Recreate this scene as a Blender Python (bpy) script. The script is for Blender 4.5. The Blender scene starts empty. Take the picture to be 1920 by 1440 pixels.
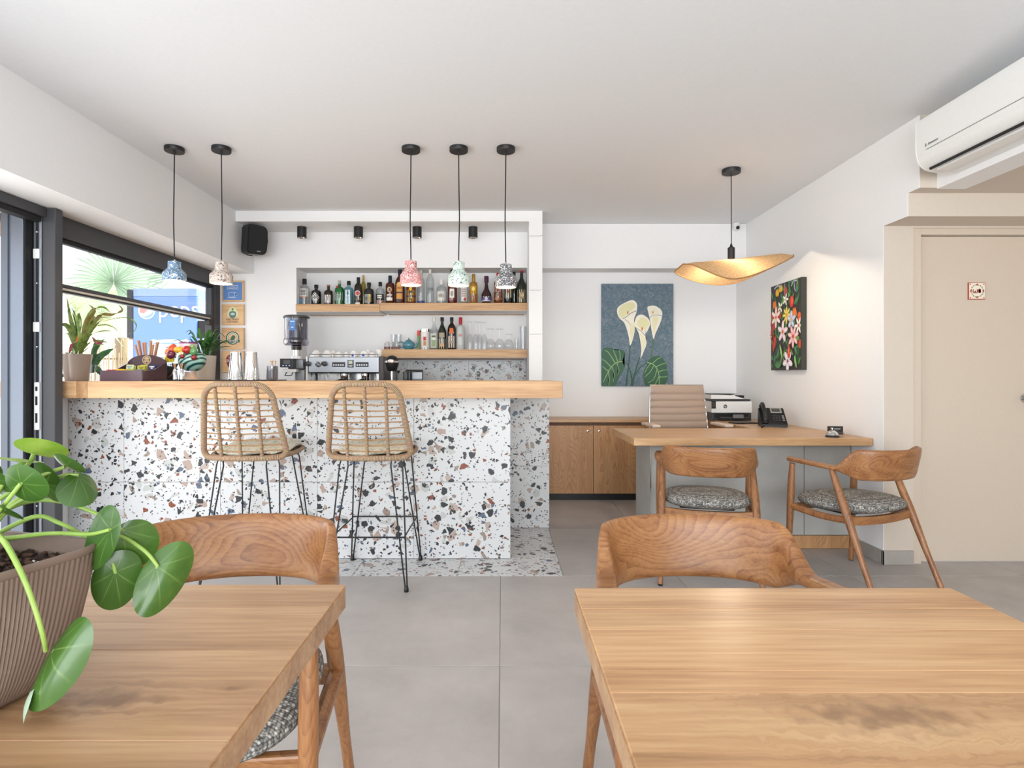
import bpy, bmesh, math, random
from mathutils import Vector, Matrix, Euler
PI = math.pi
random.seed(7)
scene = bpy.context.scene
COL = scene.collection

# ------------------------------------------------------------ camera, world, lights, exposure
F = 1080.0; VX = 942.0; VY = 707.0; EYE = 1.129
cd = bpy.data.cameras.new('camera'); cam = bpy.data.objects.new('camera', cd); COL.objects.link(cam)
cd.sensor_width = 36.0; cd.lens = 36.0 * F / 1920.0
cd.shift_x = (960 - VX) / 1920.0; cd.shift_y = -(720 - VY) / 1920.0
cd.clip_start = 0.05; cd.clip_end = 200
cam.location = (0, 0, EYE); cam.rotation_euler = (PI / 2, 0, 0)
scene.camera = cam
vs = scene.view_settings
vs.view_transform = 'Standard'; vs.look = 'None'; vs.gamma = 1.0; vs.exposure = 0.41
vs.use_curve_mapping = False
scene.cycles.use_denoising = True
scene.cycles.max_bounces = 8; scene.cycles.diffuse_bounces = 4; scene.cycles.transparent_max_bounces = 12
scene.cycles.sample_clamp_indirect = 6.0
scene.cycles.caustics_reflective = False; scene.cycles.caustics_refractive = False

world = bpy.data.worlds.new('sky'); scene.world = world; world.use_nodes = True
bgn = world.node_tree.nodes['Background']
bgn.inputs[0].default_value = (0.93, 0.96, 1.0, 1); bgn.inputs[1].default_value = 2.0

def area(name, loc, rot, sx, sy, power, col=(1, 1, 1)):
    l = bpy.data.lights.new(name, 'AREA'); l.shape = 'RECTANGLE'; l.size = sx; l.size_y = sy
    l.energy = power; l.color = col
    o = bpy.data.objects.new(name, l); o.location = loc; o.rotation_euler = rot; COL.objects.link(o); return o
sl = bpy.data.lights.new('sun', 'SUN'); sl.energy = 7.0; sl.angle = 0.02; sl.color = (1, .96, .9)
so = bpy.data.objects.new('sun', sl); COL.objects.link(so); so.rotation_euler = (math.radians(-20), math.radians(32), 0)
# daylight through the glass front behind the camera and through the open glass side on the left
area('daylight_rear', (0.2, -3.35, 1.25), (math.radians(112), 0, 0), 4.6, 2.1, 178, (.885, .955, 1.0))
area('daylight_side', (-2.60, 0.2, 1.15), (0, math.radians(-96), 0), 1.9, 5.4, 33, (.88, .95, 1.0))
area('daylight_window', (-2.70, 4.3, 1.5), (0, math.radians(-90), 0), .75, 1.6, 4, (.95, .98, 1.0))

# ------------------------------------------------------------ helpers
def srgb(h):
    h = h.lstrip('#'); h = h if len(h) == 6 else ''.join(c * 2 for c in h); v = [int(h[i:i + 2], 16) / 255 for i in (0, 2, 4)]
    return tuple((c / 12.92 if c <= .04045 else ((c + .055) / 1.055) ** 2.4) for c in v)
def P(px, py, Y):
    return Vector(((px - VX) * Y / F, Y, EYE + (VY - py) * Y / F))
def X(px, Y): return (px - VX) * Y / F
def Z(py, Y): return EYE + (VY - py) * Y / F

MATS = {}
def _new(name):
    m = bpy.data.materials.new(name); m.use_nodes = True; MATS[name] = m
    nt = m.node_tree; return m, nt, nt.nodes, nt.links, nt.nodes['Principled BSDF']
def setp(b, **k):
    for a, v in k.items():
        b.inputs[a.replace('_', ' ')].default_value = v
def mat(name, col, rough=.5, metal=0., bump=0., bscale=60, spec=None, coat=0, trans=0, ior=1.45, emit=None, estr=0, sss=0):
    if name in MATS: return MATS[name]
    m, nt, N, L, b = _new(name)
    if isinstance(col, str): col = srgb(col)
    b.inputs['Base Color'].default_value = (*col[:3], 1)
    b.inputs['Roughness'].default_value = rough; b.inputs['Metallic'].default_value = metal
    if spec is not None: b.inputs['Specular IOR Level'].default_value = spec
    b.inputs['Coat Weight'].default_value = coat
    b.inputs['Transmission Weight'].default_value = trans; b.inputs['IOR'].default_value = ior
    if emit:
        b.inputs['Emission Color'].default_value = (*(srgb(emit) if isinstance(emit, str) else emit), 1)
        b.inputs['Emission Strength'].default_value = estr
    tc = N.new('ShaderNodeTexCoord'); n = N.new('ShaderNodeTexNoise'); n.inputs['Scale'].default_value = bscale
    n.inputs['Detail'].default_value = 3; L.new(tc.outputs['Object'], n.inputs['Vector'])
    mx = N.new('ShaderNodeMix'); mx.data_type = 'RGBA'; mx.blend_type = 'MULTIPLY'; mx.inputs[0].default_value = .06
    mx.inputs[6].default_value = (*col[:3], 1); L.new(n.outputs['Fac'], mx.inputs[7]); L.new(mx.outputs[2], b.inputs['Base Color'])
    if bump:
        bp = N.new('ShaderNodeBump'); bp.inputs['Strength'].default_value = bump; bp.inputs['Distance'].default_value = .002
        L.new(n.outputs['Fac'], bp.inputs['Height']); L.new(bp.outputs['Normal'], b.inputs['Normal'])
    return m
def ramp(N, stops, interp='LINEAR'):
    r = N.new('ShaderNodeValToRGB'); r.color_ramp.interpolation = interp
    e = r.color_ramp.elements
    while len(e) > 1: e.remove(e[-1])
    e[0].position = stops[0][0]; e[0].color = (*stops[0][1], 1)
    for p, c in stops[1:]:
        x = e.new(p); x.color = (*c, 1)
    return r
def math_(N, L, op, a, b=None, c=None):
    n = N.new('ShaderNodeMath'); n.operation = op
    for i, v in enumerate((a, b, c)):
        if v is None: continue
        if isinstance(v, (int, float)): n.inputs[i].default_value = v
        else: L.new(v, n.inputs[i])
    return n.outputs[0]
def mixc(N, L, f, a, b, mode='MIX'):
    n = N.new('ShaderNodeMix'); n.data_type = 'RGBA'; n.blend_type = mode
    for i, v in ((0, f), (6, a), (7, b)):
        if isinstance(v, (int, float)): n.inputs[i].default_value = v
        elif isinstance(v, tuple): n.inputs[i].default_value = (*v[:3], 1)
        else: L.new(v, n.inputs[i])
    return n.outputs[2]
def wood(name, light, mid, dark, axis='X', rough=.42, along=.08, bands=14., rings=0., knots=(), coat=.0, contrast=1., vary=.25):
    m, nt, N, L, b = _new(name)
    light, mid, dark = [srgb(c) for c in (light, mid, dark)]
    tc = N.new('ShaderNodeTexCoord'); oi = N.new('ShaderNodeObjectInfo')
    off = math_(N, L, 'MULTIPLY', oi.outputs['Random'], 23.0)
    cv = N.new('ShaderNodeCombineXYZ')
    for i in range(3): L.new(off, cv.inputs[i])
    coord = tc.outputs['Object']
    dmg = None
    for (kx, ky, kz, r, ax) in knots:      # bends the grain around a knot, darkens its heart
        vd = N.new('ShaderNodeVectorMath'); vd.operation = 'SUBTRACT'; L.new(tc.outputs['Object'], vd.inputs[0]); vd.inputs[1].default_value = (kx, ky, kz)
        vs_ = N.new('ShaderNodeVectorMath'); vs_.operation = 'MULTIPLY'; L.new(vd.outputs[0], vs_.inputs[0])
        vs_.inputs[1].default_value = (ax, 1, 1) if axis == 'X' else ((1, ax, 1) if axis == 'Y' else (1, 1, ax))
        nz = N.new('ShaderNodeTexNoise'); nz.inputs['Scale'].default_value = 40; nz.inputs['Detail'].default_value = 4; L.new(tc.outputs['Object'], nz.inputs['Vector'])
        ln = N.new('ShaderNodeVectorMath'); ln.operation = 'LENGTH'; L.new(vs_.outputs[0], ln.inputs[0])
        ln2 = math_(N, L, 'ADD', ln.outputs['Value'], math_(N, L, 'MULTIPLY', math_(N, L, 'SUBTRACT', nz.outputs['Fac'], .5), r * 2.2))
        g = math_(N, L, 'POWER', 2.718, math_(N, L, 'MULTIPLY', math_(N, L, 'POWER', math_(N, L, 'DIVIDE', ln2, r), 2.0), -1.0))
        sc_ = N.new('ShaderNodeVectorMath'); sc_.operation = 'SCALE'; L.new(vd.outputs[0], sc_.inputs[0]); L.new(math_(N, L, 'MULTIPLY', g, .75), sc_.inputs['Scale'])
        sb = N.new('ShaderNodeVectorMath'); sb.operation = 'SUBTRACT'; L.new(coord, sb.inputs[0]); L.new(sc_.outputs[0], sb.inputs[1])
        coord = sb.outputs[0]
        g2 = math_(N, L, 'POWER', g, 3.0)
        dmg = g2 if dmg is None else math_(N, L, 'MAXIMUM', dmg, g2)
    ad = N.new('ShaderNodeVectorMath'); L.new(coord, ad.inputs[0]); L.new(cv.outputs[0], ad.inputs[1])
    mp = N.new('ShaderNodeMapping'); L.new(ad.outputs[0], mp.inputs['Vector'])
    sc = [1, 1, 1]; sc['XYZ'.index(axis)] = along; mp.inputs['Scale'].default_value = sc
    n1 = N.new('ShaderNodeTexNoise'); n1.inputs['Scale'].default_value = bands; n1.inputs['Detail'].default_value = 5; n1.inputs['Distortion'].default_value = .8
    L.new(mp.outputs[0], n1.inputs['Vector'])
    n2 = N.new('ShaderNodeTexNoise'); n2.inputs['Scale'].default_value = bands * 11; n2.inputs['Detail'].default_value = 3; L.new(mp.outputs[0], n2.inputs['Vector'])
    f = math_(N, L, 'ADD', math_(N, L, 'MULTIPLY', n1.outputs['Fac'], .62), math_(N, L, 'MULTIPLY', n2.outputs['Fac'], .38))
    if rings:
        mp2 = N.new('ShaderNodeMapping'); L.new(ad.outputs[0], mp2.inputs['Vector']); s2 = [1, 1, 1]; s2['XYZ'.index(axis)] = .3; mp2.inputs['Scale'].default_value = s2
        nn = N.new('ShaderNodeTexNoise'); nn.inputs['Scale'].default_value = 5.0; nn.inputs['Detail'].default_value = 1.5; L.new(mp2.outputs[0], nn.inputs['Vector'])
        w = math_(N, L, 'FRACT', math_(N, L, 'MULTIPLY', nn.outputs['Fac'], 34.0))
        w = math_(N, L, 'POWER', w, 2.2)
        f = math_(N, L, 'ADD', math_(N, L, 'MULTIPLY', f, 1 - rings), math_(N, L, 'MULTIPLY', math_(N, L, 'SUBTRACT', .86, math_(N, L, 'MULTIPLY', w, .62)), rings))
    lo = .5 - .17 / contrast; hi = .5 + .17 / contrast
    cr = ramp(N, [(lo, dark), (.5, mid), (hi, light)]); L.new(f, cr.inputs[0])
    c = cr.outputs[0]
    if dmg is not None: c = mixc(N, L, math_(N, L, 'MULTIPLY', dmg, .62), c, srgb('#6a4b34'))
    hsv = N.new('ShaderNodeHueSaturation'); L.new(c, hsv.inputs['Color'])
    L.new(math_(N, L, 'ADD', math_(N, L, 'MULTIPLY', oi.outputs['Random'], vary), 1 - vary / 2), hsv.inputs['Value'])
    L.new(hsv.outputs[0], b.inputs['Base Color'])
    b.inputs['Roughness'].default_value = rough; b.inputs['Coat Weight'].default_value = coat; b.inputs['Coat Roughness'].default_value = .25
    bp = N.new('ShaderNodeBump'); bp.inputs['Strength'].default_value = .12; bp.inputs['Distance'].default_value = .001
    L.new(n2.outputs['Fac'], bp.inputs['Height']); L.new(bp.outputs['Normal'], b.inputs['Normal'])
    return m
def terrazzo(name, ground, layers, rough=.35, uv=True, gvar=.03, distort=.25):
    """layers: (scale cells/m, presence, edge shrink, [(pos,color)...])"""
    m, nt, N, L, b = _new(name)
    tc = N.new('ShaderNodeTexCoord'); oi = N.new('ShaderNodeObjectInfo')
    cv = N.new('ShaderNodeCombineXYZ'); L.new(math_(N, L, 'MULTIPLY', oi.outputs['Random'], 17.3), cv.inputs[0]); L.new(math_(N, L, 'MULTIPLY', oi.outputs['Random'], 71.7), cv.inputs[1])
    ad = N.new('ShaderNodeVectorMath'); L.new(tc.outputs['UV' if uv else 'Object'], ad.inputs[0]); L.new(cv.outputs[0], ad.inputs[1])
    col = None; dim = '2D' if uv else '3D'
    g = srgb(ground)
    nb = N.new('ShaderNodeTexNoise'); nb.inputs['Scale'].default_value = 9; L.new(ad.outputs[0], nb.inputs['Vector'])
    col = mixc(N, L, nb.outputs['Fac'], g, tuple(x * (1 - gvar * 2) for x in g))
    for i, (scale, pres, shrink, stops) in enumerate(layers):
        ns = N.new('ShaderNodeTexNoise'); ns.inputs['Scale'].default_value = scale * 1.1; ns.inputs['Detail'].default_value = 1.5; L.new(ad.outputs[0], ns.inputs['Vector'])
        su = N.new('ShaderNodeVectorMath'); su.operation = 'SUBTRACT'; L.new(ns.outputs['Color'], su.inputs[0]); su.inputs[1].default_value = (.5, .5, .5)
        sc = N.new('ShaderNodeVectorMath'); sc.operation = 'SCALE'; L.new(su.outputs[0], sc.inputs[0]); sc.inputs['Scale'].default_value = distort * 2.2 / scale
        a2 = N.new('ShaderNodeVectorMath'); L.new(ad.outputs[0], a2.inputs[0]); L.new(sc.outputs[0], a2.inputs[1])
        a3 = N.new('ShaderNodeVectorMath'); L.new(a2.outputs[0], a3.inputs[0]); a3.inputs[1].default_value = (i * 3.7, i * 1.9, 0)
        v1 = N.new('ShaderNodeTexVoronoi'); v1.voronoi_dimensions = dim; v1.feature = 'F1'
        v2 = N.new('ShaderNodeTexVoronoi'); v2.voronoi_dimensions = dim; v2.feature = 'DISTANCE_TO_EDGE'
        for v in (v1, v2): v.inputs['Scale'].default_value = scale; L.new(a3.outputs[0], v.inputs['Vector'])
        sep = N.new('ShaderNodeSeparateColor'); L.new(v1.outputs['Color'], sep.inputs[0])
        sh = math_(N, L, 'ADD', math_(N, L, 'MULTIPLY', sep.outputs[2], shrink), shrink * .45)
        inside = math_(N, L, 'GREATER_THAN', v2.outputs['Distance'], sh)
        here = math_(N, L, 'LESS_THAN', sep.outputs[0], pres)
        k = math_(N, L, 'MULTIPLY', inside, here)
        cr = ramp(N, [(p, srgb(c)) for p, c in stops], 'CONSTANT'); L.new(sep.outputs[1], cr.inputs[0])
        col = mixc(N, L, k, col, cr.outputs[0])
    L.new(col, b.inputs['Base Color']); b.inputs['Roughness'].default_value = rough
    return m
def thin_glass(name, tint=(1, 1, 1), gloss=.35, rough=0.02):
    m, nt, N, L, b = _new(name); N.remove(b)
    out = [n for n in N if n.type == 'OUTPUT_MATERIAL'][0]
    t = N.new('ShaderNodeBsdfTransparent'); t.inputs[0].default_value = (*tint, 1)
    g = N.new('ShaderNodeBsdfGlossy'); g.inputs['Roughness'].default_value = rough
    lw = N.new('ShaderNodeLayerWeight'); lw.inputs[0].default_value = .5
    mx = N.new('ShaderNodeMixShader'); L.new(math_(N, L, 'ADD', math_(N, L, 'MULTIPLY', math_(N, L, 'POWER', lw.outputs['Facing'], 3.0), gloss * 2.2), gloss * .12), mx.inputs[0]); L.new(t.outputs[0], mx.inputs[1]); L.new(g.outputs[0], mx.inputs[2])
    L.new(mx.outputs[0], out.inputs[0]); return m
def attr_mat(name, rough=.6):
    m, nt, N, L, b = _new(name); a = N.new('ShaderNodeAttribute'); a.attribute_name = 'Col'
    L.new(a.outputs['Color'], b.inputs['Base Color']); b.inputs['Roughness'].default_value = rough; return m

# ---- geometry into a bmesh
def box(bm, x0, x1, y0, y1, z0, z1, bev=0., seg=2):
    t = bmesh.new() if bev else bm
    vs_ = [t.verts.new(p) for p in ((x0, y0, z0), (x1, y0, z0), (x1, y1, z0), (x0, y1, z0), (x0, y0, z1), (x1, y0, z1), (x1, y1, z1), (x0, y1, z1))]
    for f in ((3, 2, 1, 0), (4, 5, 6, 7), (0, 1, 5, 4), (1, 2, 6, 5), (2, 3, 7, 6), (3, 0, 4, 7)): t.faces.new([vs_[i] for i in f])
    if bev:
        bmesh.ops.bevel(t, geom=t.edges[:], offset=bev, segments=seg, profile=.6, affect='EDGES', clamp_overlap=True)
        me = bpy.data.meshes.new('t'); t.to_mesh(me); t.free(); bm.from_mesh(me); bpy.data.meshes.remove(me)
    return bm
def xform(bm, M, start=0):
    bm.verts.ensure_lookup_table(); bmesh.ops.transform(bm, matrix=M, verts=bm.verts[start:])
def tube(bm, pts, r, n=10, closed=False, caps=True, flat=1., up=None):
    pts = [Vector(p) for p in pts]; m = len(pts)
    rs = r if isinstance(r, (list, tuple)) else [r] * m
    uvl = bm.loops.layers.uv.verify(); rings = []; L_ = 0; Ls = []
    prev = None
    for i, p in enumerate(pts):
        if closed: t = pts[(i + 1) % m] - pts[i - 1]
        else: t = pts[min(i + 1, m - 1)] - pts[max(i - 1, 0)]
        if t.length < 1e-9: t = Vector((0, 0, 1))
        t.normalize()
        if prev is None:
            a = Vector(up) if up else (Vector((0, 0, 1)) if abs(t.z) < .9 else Vector((1, 0, 0)))
            prev = (a - t * a.dot(t)).normalized()
        else:
            q = prev - t * prev.dot(t); prev = q.normalized() if q.length > 1e-6 else prev
        bi = t.cross(prev)
        rings.append([bm.verts.new(p + (prev * math.cos(2 * PI * k / n) * flat + bi * math.sin(2 * PI * k / n)) * rs[i]) for k in range(n)])
        if i: L_ += (pts[i] - pts[i - 1]).length
        Ls.append(L_)
    cnt = m if closed else m - 1
    for i in range(cnt):
        a, b = rings[i], rings[(i + 1) % m]; va = Ls[i]; vb = Ls[i + 1] if i + 1 < m else L_ + (pts[0] - pts[-1]).length
        for k in range(n):
            f = bm.faces.new((a[k], a[(k + 1) % n], b[(k + 1) % n], b[k]))
            for lp, u in zip(f.loops, ((k / n, va), ((k + 1) / n, va), ((k + 1) / n, vb), (k / n, vb))): lp[uvl].uv = u
    if caps and not closed:
        bm.faces.new(rings[0][::-1]); bm.faces.new(rings[-1])
    return bm
def lathe(bm, prof, n=24, c=(0, 0, 0), sx=1., sy=1., sq=0.):
    """prof: (r,z) from bottom to top; r=0 closes. sq squares the section."""
    rings = []
    for r, z in prof:
        if r <= 1e-6: rings.append([bm.verts.new((c[0], c[1], c[2] + z))]); continue
        ring = []
        for k in range(n):
            a = 2 * PI * k / n; ca, sa = math.cos(a), math.sin(a)
            if sq:
                e = 1 - sq * .5; ca = math.copysign(abs(ca) ** e, ca); sa = math.copysign(abs(sa) ** e, sa)
            ring.append(bm.verts.new((c[0] + r * ca * sx, c[1] + r * sa * sy, c[2] + z)))
        rings.append(ring)
    for a, b in zip(rings, rings[1:]):
        for k in range(n):
            k2 = (k + 1) % n
            if len(a) == 1 and len(b) == 1: continue
            if len(a) == 1: bm.faces.new((a[0], b[k2], b[k]))
            elif len(b) == 1: bm.faces.new((a[k], a[k2], b[0]))
            else: bm.faces.new((a[k], a[k2], b[k2], b[k]))
    return bm
def prism(bm, poly, d0, d1, plane='XZ'):
    def v(p, d):
        return (p[0], d, p[1]) if plane == 'XZ' else ((p[0], p[1], d) if plane == 'XY' else (d, p[0], p[1]))
    a = [bm.verts.new(v(p, d0)) for p in poly]; b = [bm.verts.new(v(p, d1)) for p in poly]; n = len(poly)
    bm.faces.new(a); bm.faces.new(b[::-1])
    for i in range(n): bm.faces.new((a[i], b[i], b[(i + 1) % n], a[(i + 1) % n]))
    return bm
def surf(bm, fn, nu, nv, wrap_u=False):
    g = [[bm.verts.new(fn(i / nu if not wrap_u else i / nu, j / nv)) for j in range(nv + 1)] for i in range(nu + (0 if wrap_u else 1))]
    uvl = bm.loops.layers.uv.verify()
    for i in range(nu):
        i2 = (i + 1) % len(g)
        for j in range(nv):
            f = bm.faces.new((g[i][j], g[i2][j], g[i2][j + 1], g[i][j + 1]))
            for lp, u in zip(f.loops, ((i, j), (i + 1, j), (i + 1, j + 1), (i, j + 1))): lp[uvl].uv = (u[0] / nu, u[1] / nv)
    return bm
def ball(bm, c, r, n=16, sx=1, sy=1, sz=1):
    prof = [(r * math.sin(PI * i / n), -r * math.cos(PI * i / n) * sz) for i in range(n + 1)]
    prof[0] = (0, prof[0][1]); prof[-1] = (0, prof[-1][1])
    return lathe(bm, prof, n + 4, c, sx, sy)
def spline(pts, n=8, closed=False):
    pts = [Vector(p) for p in pts]; out = []; m = len(pts)
    rng = range(m if closed else m - 1)
    for i in rng:
        if closed: p0, p1, p2, p3 = pts[i - 1], pts[i], pts[(i + 1) % m], pts[(i + 2) % m]
        else: p0, p1, p2, p3 = pts[max(i - 1, 0)], pts[i], pts[i + 1], pts[min(i + 2, m - 1)]
        for k in range(n):
            t = k / n
            out.append(.5 * ((2 * p1) + (p2 - p0) * t + (2 * p0 - 5 * p1 + 4 * p2 - p3) * t * t + (3 * p1 - p0 - 3 * p2 + p3) * t ** 3))
    if not closed: out.append(pts[-1])
    return out
def boxuv(me):
    uv = me.uv_layers.new(name='UVMap') if not me.uv_layers else me.uv_layers[0]
    for p in me.polygons:
        n = p.normal; a = max(range(3), key=lambda i: abs(n[i])); i, j = ((1, 2), (0, 2), (0, 1))[a]
        for li in p.loop_indices:
            co = me.vertices[me.loops[li].vertex_index].co; uv.data[li].uv = (co[i], co[j])
def obj(name, bm, m=None, parent=None, loc=(0, 0, 0), smooth=False, uvbox=False, rot=None, angle=35):
    if isinstance(bm, bmesh.types.BMesh):
        bmesh.ops.recalc_face_normals(bm, faces=bm.faces[:])
        me = bpy.data.meshes.new(name); bm.to_mesh(me); bm.free()
    else: me = bm
    if smooth:
        for p in me.polygons: p.use_smooth = True
        try: me.set_sharp_from_angle(angle=math.radians(angle))
        except Exception: pass
    if uvbox: boxuv(me)
    if m is not None and not me.materials: me.materials.append(m)
    o = bpy.data.objects.new(name, me); COL.objects.link(o); o.location = loc
    if rot: o.rotation_euler = rot
    if parent: o.parent = parent
    return o
def B(): return bmesh.new()
def nb(*a, **k): return box(bmesh.new(), *a, **k)
def thing(name, label, cat, loc=(0, 0, 0), rotz=0, group=None):
    o = bpy.data.objects.new(name, None); COL.objects.link(o); o.empty_display_size = .05
    o.location = loc; o.rotation_euler = (0, 0, rotz); o['label'] = label; o['category'] = cat
    if group: o['group'] = group
    return o
def tag(o, label, cat, group=None):
    o['label'] = label; o['category'] = cat
    if group: o['group'] = group
    return o
def struct(name, bm, m, parent=None, **k):
    o = obj(name, bm, m, parent, **k)
    if parent is None: o['kind'] = 'structure'
    return o
def dup(root, loc=None, rotz=None, label=None, group=None):
    r = root.copy(); COL.objects.link(r)
    if loc is not None: r.location = loc
    if rotz is not None: r.rotation_euler = (0, 0, rotz)
    if label: r['label'] = label
    if group: r['group'] = group
    for ch in list(root.children):
        c = ch.copy(); COL.objects.link(c); c.parent = r
        for g in ch.children:
            d = g.copy(); COL.objects.link(d); d.parent = c
    return r
class Flat:
    """flat colour print: polygons in the plane x,z (facing -y), stacked in thin layers"""
    def __init__(s, step=.0003, lim=None): s.polys = []; s.step = step; s.k = 0; s.lim = lim
    def add(s, poly, col, layer=None):
        s.k += 1
        if s.lim: poly = [(max(-s.lim[0], min(s.lim[0], p[0])), max(-s.lim[1], min(s.lim[1], p[1]))) for p in poly]
        s.polys.append(([(p[0], p[1]) for p in poly], srgb(col) if isinstance(col, str) else col, layer if layer is not None else s.k * .15)); return s
    def rect(s, x0, z0, x1, z1, col): return s.add([(x0, z0), (x1, z0), (x1, z1), (x0, z1)], col)
    def oval(s, cx, cz, rx, rz, col, n=20, rot=0, a0=0, a1=2 * PI):
        full = abs(a1 - a0 - 2 * PI) < 1e-6
        pts = []
        for i in range(n if full else n + 1):
            a = a0 + (a1 - a0) * i / n; x, z = rx * math.cos(a), rz * math.sin(a)
            pts.append((cx + x * math.cos(rot) - z * math.sin(rot), cz + x * math.sin(rot) + z * math.cos(rot)))
        return s.add(pts, col)
    def stroke(s, pts, w, col, n=6):
        pts = spline([(p[0], p[1], 0) for p in pts], n); l = []; r = []
        ws = w if isinstance(w, (list, tuple)) else (w, w)
        for i, p in enumerate(pts):
            t = (pts[min(i + 1, len(pts) - 1)] - pts[max(i - 1, 0)]).normalized(); nn = Vector((-t.y, t.x, 0))
            ww = ws[0] + (ws[1] - ws[0]) * i / max(1, len(pts) - 1)
            l.append((p + nn * ww / 2)[:2]); r.append((p - nn * ww / 2)[:2])
        return s.add(l + r[::-1], col)
    def blob(s, pts, col, n=5):
        return s.add([tuple(p[:2]) for p in spline([(p[0], p[1], 0) for p in pts], n, True)], col)
    def bm(s):
        b = bmesh.new(); cl = b.loops.layers.float_color.new('Col')
        for poly, c, ly in s.polys:
            try: f = b.faces.new([b.verts.new((x, -ly * s.step, z)) for x, z in poly])
            except Exception: continue
            for lp in f.loops: lp[cl] = (*c, 1)
        bmesh.ops.triangulate(b, faces=[f for f in b.faces if len(f.verts) > 4])
        for f in b.faces:
            if f.normal.y > 0: f.normal_flip()
        return b
def flat_obj(name, fl, parent, loc, rot=None, m=None):
    b = fl.bm(); me = bpy.data.meshes.new(name); b.to_mesh(me); b.free()
    o = bpy.data.objects.new(name, me); me.materials.append(m or MATS['print']); COL.objects.link(o); o.parent = parent; o.location = loc
    if rot: o.rotation_euler = rot
    return o
def wrapdec(fl, R, name, parent, m=None, loc=(0, 0, 0)):
    """wrap a Flat print around a vertical cylinder of radius R (front faces -y)"""
    b = fl.bm()
    bmesh.ops.subdivide_edges(b, edges=[e for e in b.edges if abs(e.verts[0].co.x - e.verts[1].co.x) > R * .3], cuts=3, use_grid_fill=True)
    for v in b.verts:
        r = R - v.co.y; a = v.co.x / R; v.co.x = r * math.sin(a); v.co.y = -r * math.cos(a)
    me = bpy.data.meshes.new(name); b.to_mesh(me); b.free(); me.materials.append(m or MATS['print'])
    o = bpy.data.objects.new(name, me); COL.objects.link(o); o.parent = parent; o.location = loc; return o
def text(name, s, size, m, parent, loc, rot=(PI / 2, 0, 0), align='CENTER', ext=.0002, sx=1.):
    cu = bpy.data.curves.new(name, 'FONT'); cu.body = s; cu.size = size; cu.align_x = align; cu.align_y = 'CENTER'; cu.extrude = ext; cu.resolution_u = 3
    t = bpy.data.objects.new('t', cu); COL.objects.link(t); bpy.context.view_layer.update()
    me = bpy.data.meshes.new_from_object(t.evaluated_get(bpy.context.evaluated_depsgraph_get())); bpy.data.objects.remove(t); bpy.data.curves.remove(cu)
    me.name = name; me.materials.clear(); me.materials.append(m)
    for v in me.vertices: v.co.x *= sx
    o = bpy.data.objects.new(name, me); COL.objects.link(o); o.parent = parent; o.location = loc; o.rotation_euler = rot; return o

# ------------------------------------------------------------ materials
attr_mat('print', .55); attr_mat('print_gloss', .3)
plaster = mat('white_plaster', '#f2f2f3', .85, bump=.08, bscale=90)
ceil_m = mat('ceiling_paint', '#eef0f3', .9, bump=.03, bscale=60)
beige = mat('beige_wall_paint', '#d3c7ba', .8)
beige_door = mat('beige_door_paint', '#d0c1b1', .5)
TZ = ['#2b2c30', '#5f6c80', '#93543f', '#b7a498', '#cfcac6']
terr = terrazzo('terrazzo_tile_print', '#d6d7d8', [
    (18, .18, .16, [(0, '#bdbbb8'), (.25, '#b3a298'), (.5, '#bcbfbc'), (.7, '#ab968b'), (.9, '#c8c6c4')]),
    (24, .15, .16, [(0, '#2b2d31'), (.38, '#55637a'), (.55, '#84462f'), (.67, '#97877c'), (.82, '#292a2e')]),
    (50, .11, .15, [(0, '#2a2b2f'), (.5, '#84462f'), (.62, '#55637a'), (.75, '#8d7d73'), (.88, '#2a2b2f')]),
    (115, .075, .14, [(0, '#26272b'), (.88, '#7c4636')]),
])
grout = mat('grout_grey', '#b7b2ad', .9)
def tile_mat(name, base, spot, rough=.45):
    m, nt, N, L, b = _new(name)
    tc = N.new('ShaderNodeTexCoord'); oi = N.new('ShaderNodeObjectInfo')
    ad = N.new('ShaderNodeVectorMath'); L.new(tc.outputs['Object'], ad.inputs[0]); cv = N.new('ShaderNodeCombineXYZ')
    L.new(math_(N, L, 'MULTIPLY', oi.outputs['Random'], 31.), cv.inputs[0]); L.new(cv.outputs[0], ad.inputs[1])
    n1 = N.new('ShaderNodeTexNoise'); n1.inputs['Scale'].default_value = 3.2; n1.inputs['Detail'].default_value = 6; n1.inputs['Roughness'].default_value = .65; L.new(ad.outputs[0], n1.inputs['Vector'])
    n2 = N.new('ShaderNodeTexNoise'); n2.inputs['Scale'].default_value = 260; n2.inputs['Detail'].default_value = 2; L.new(ad.outputs[0], n2.inputs['Vector'])
    base, spot = srgb(base), srgb(spot)
    cr = ramp(N, [(.3, tuple(x * .86 for x in base)), (.7, tuple(x * 1.1 for x in base))]); L.new(n1.outputs['Fac'], cr.inputs[0])
    pits = ramp(N, [(.69, (0, 0, 0)), (.74, (1, 1, 1))]); L.new(n2.outputs['Fac'], pits.inputs[0])
    c = mixc(N, L, math_(N, L, 'MULTIPLY', pits.outputs[0], n1.outputs['Fac']), cr.outputs[0], spot)
    c = mixc(N, L, .10, c, n2.outputs['Color'], 'OVERLAY')
    L.new(c, b.inputs['Base Color']); b.inputs['Roughness'].default_value = rough
    return m
floor_tile = tile_mat('floor_tile_stone', '#b3aeab', '#625b56', .42)
desk_tile = tile_mat('desk_tile_stone', '#aeada9', '#7b7975', .5)
base_tile = tile_mat('baseboard_stone', '#a39d97', '#6b6560', .5)
oak_x = wood('oak_along_x', '#dcb88c', '#cfa678', '#b88c60', 'X', .45, .07, 13)
oak_bar = wood('oak_bar', '#dcb88c', '#cba277', '#ab8058', 'X', .5, .05, 11, vary=.1, contrast=.9)
oak_end = wood('oak_end_grain', '#c79e70', '#b58a5e', '#97693f', 'Z', .5, .6, 20)
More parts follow.
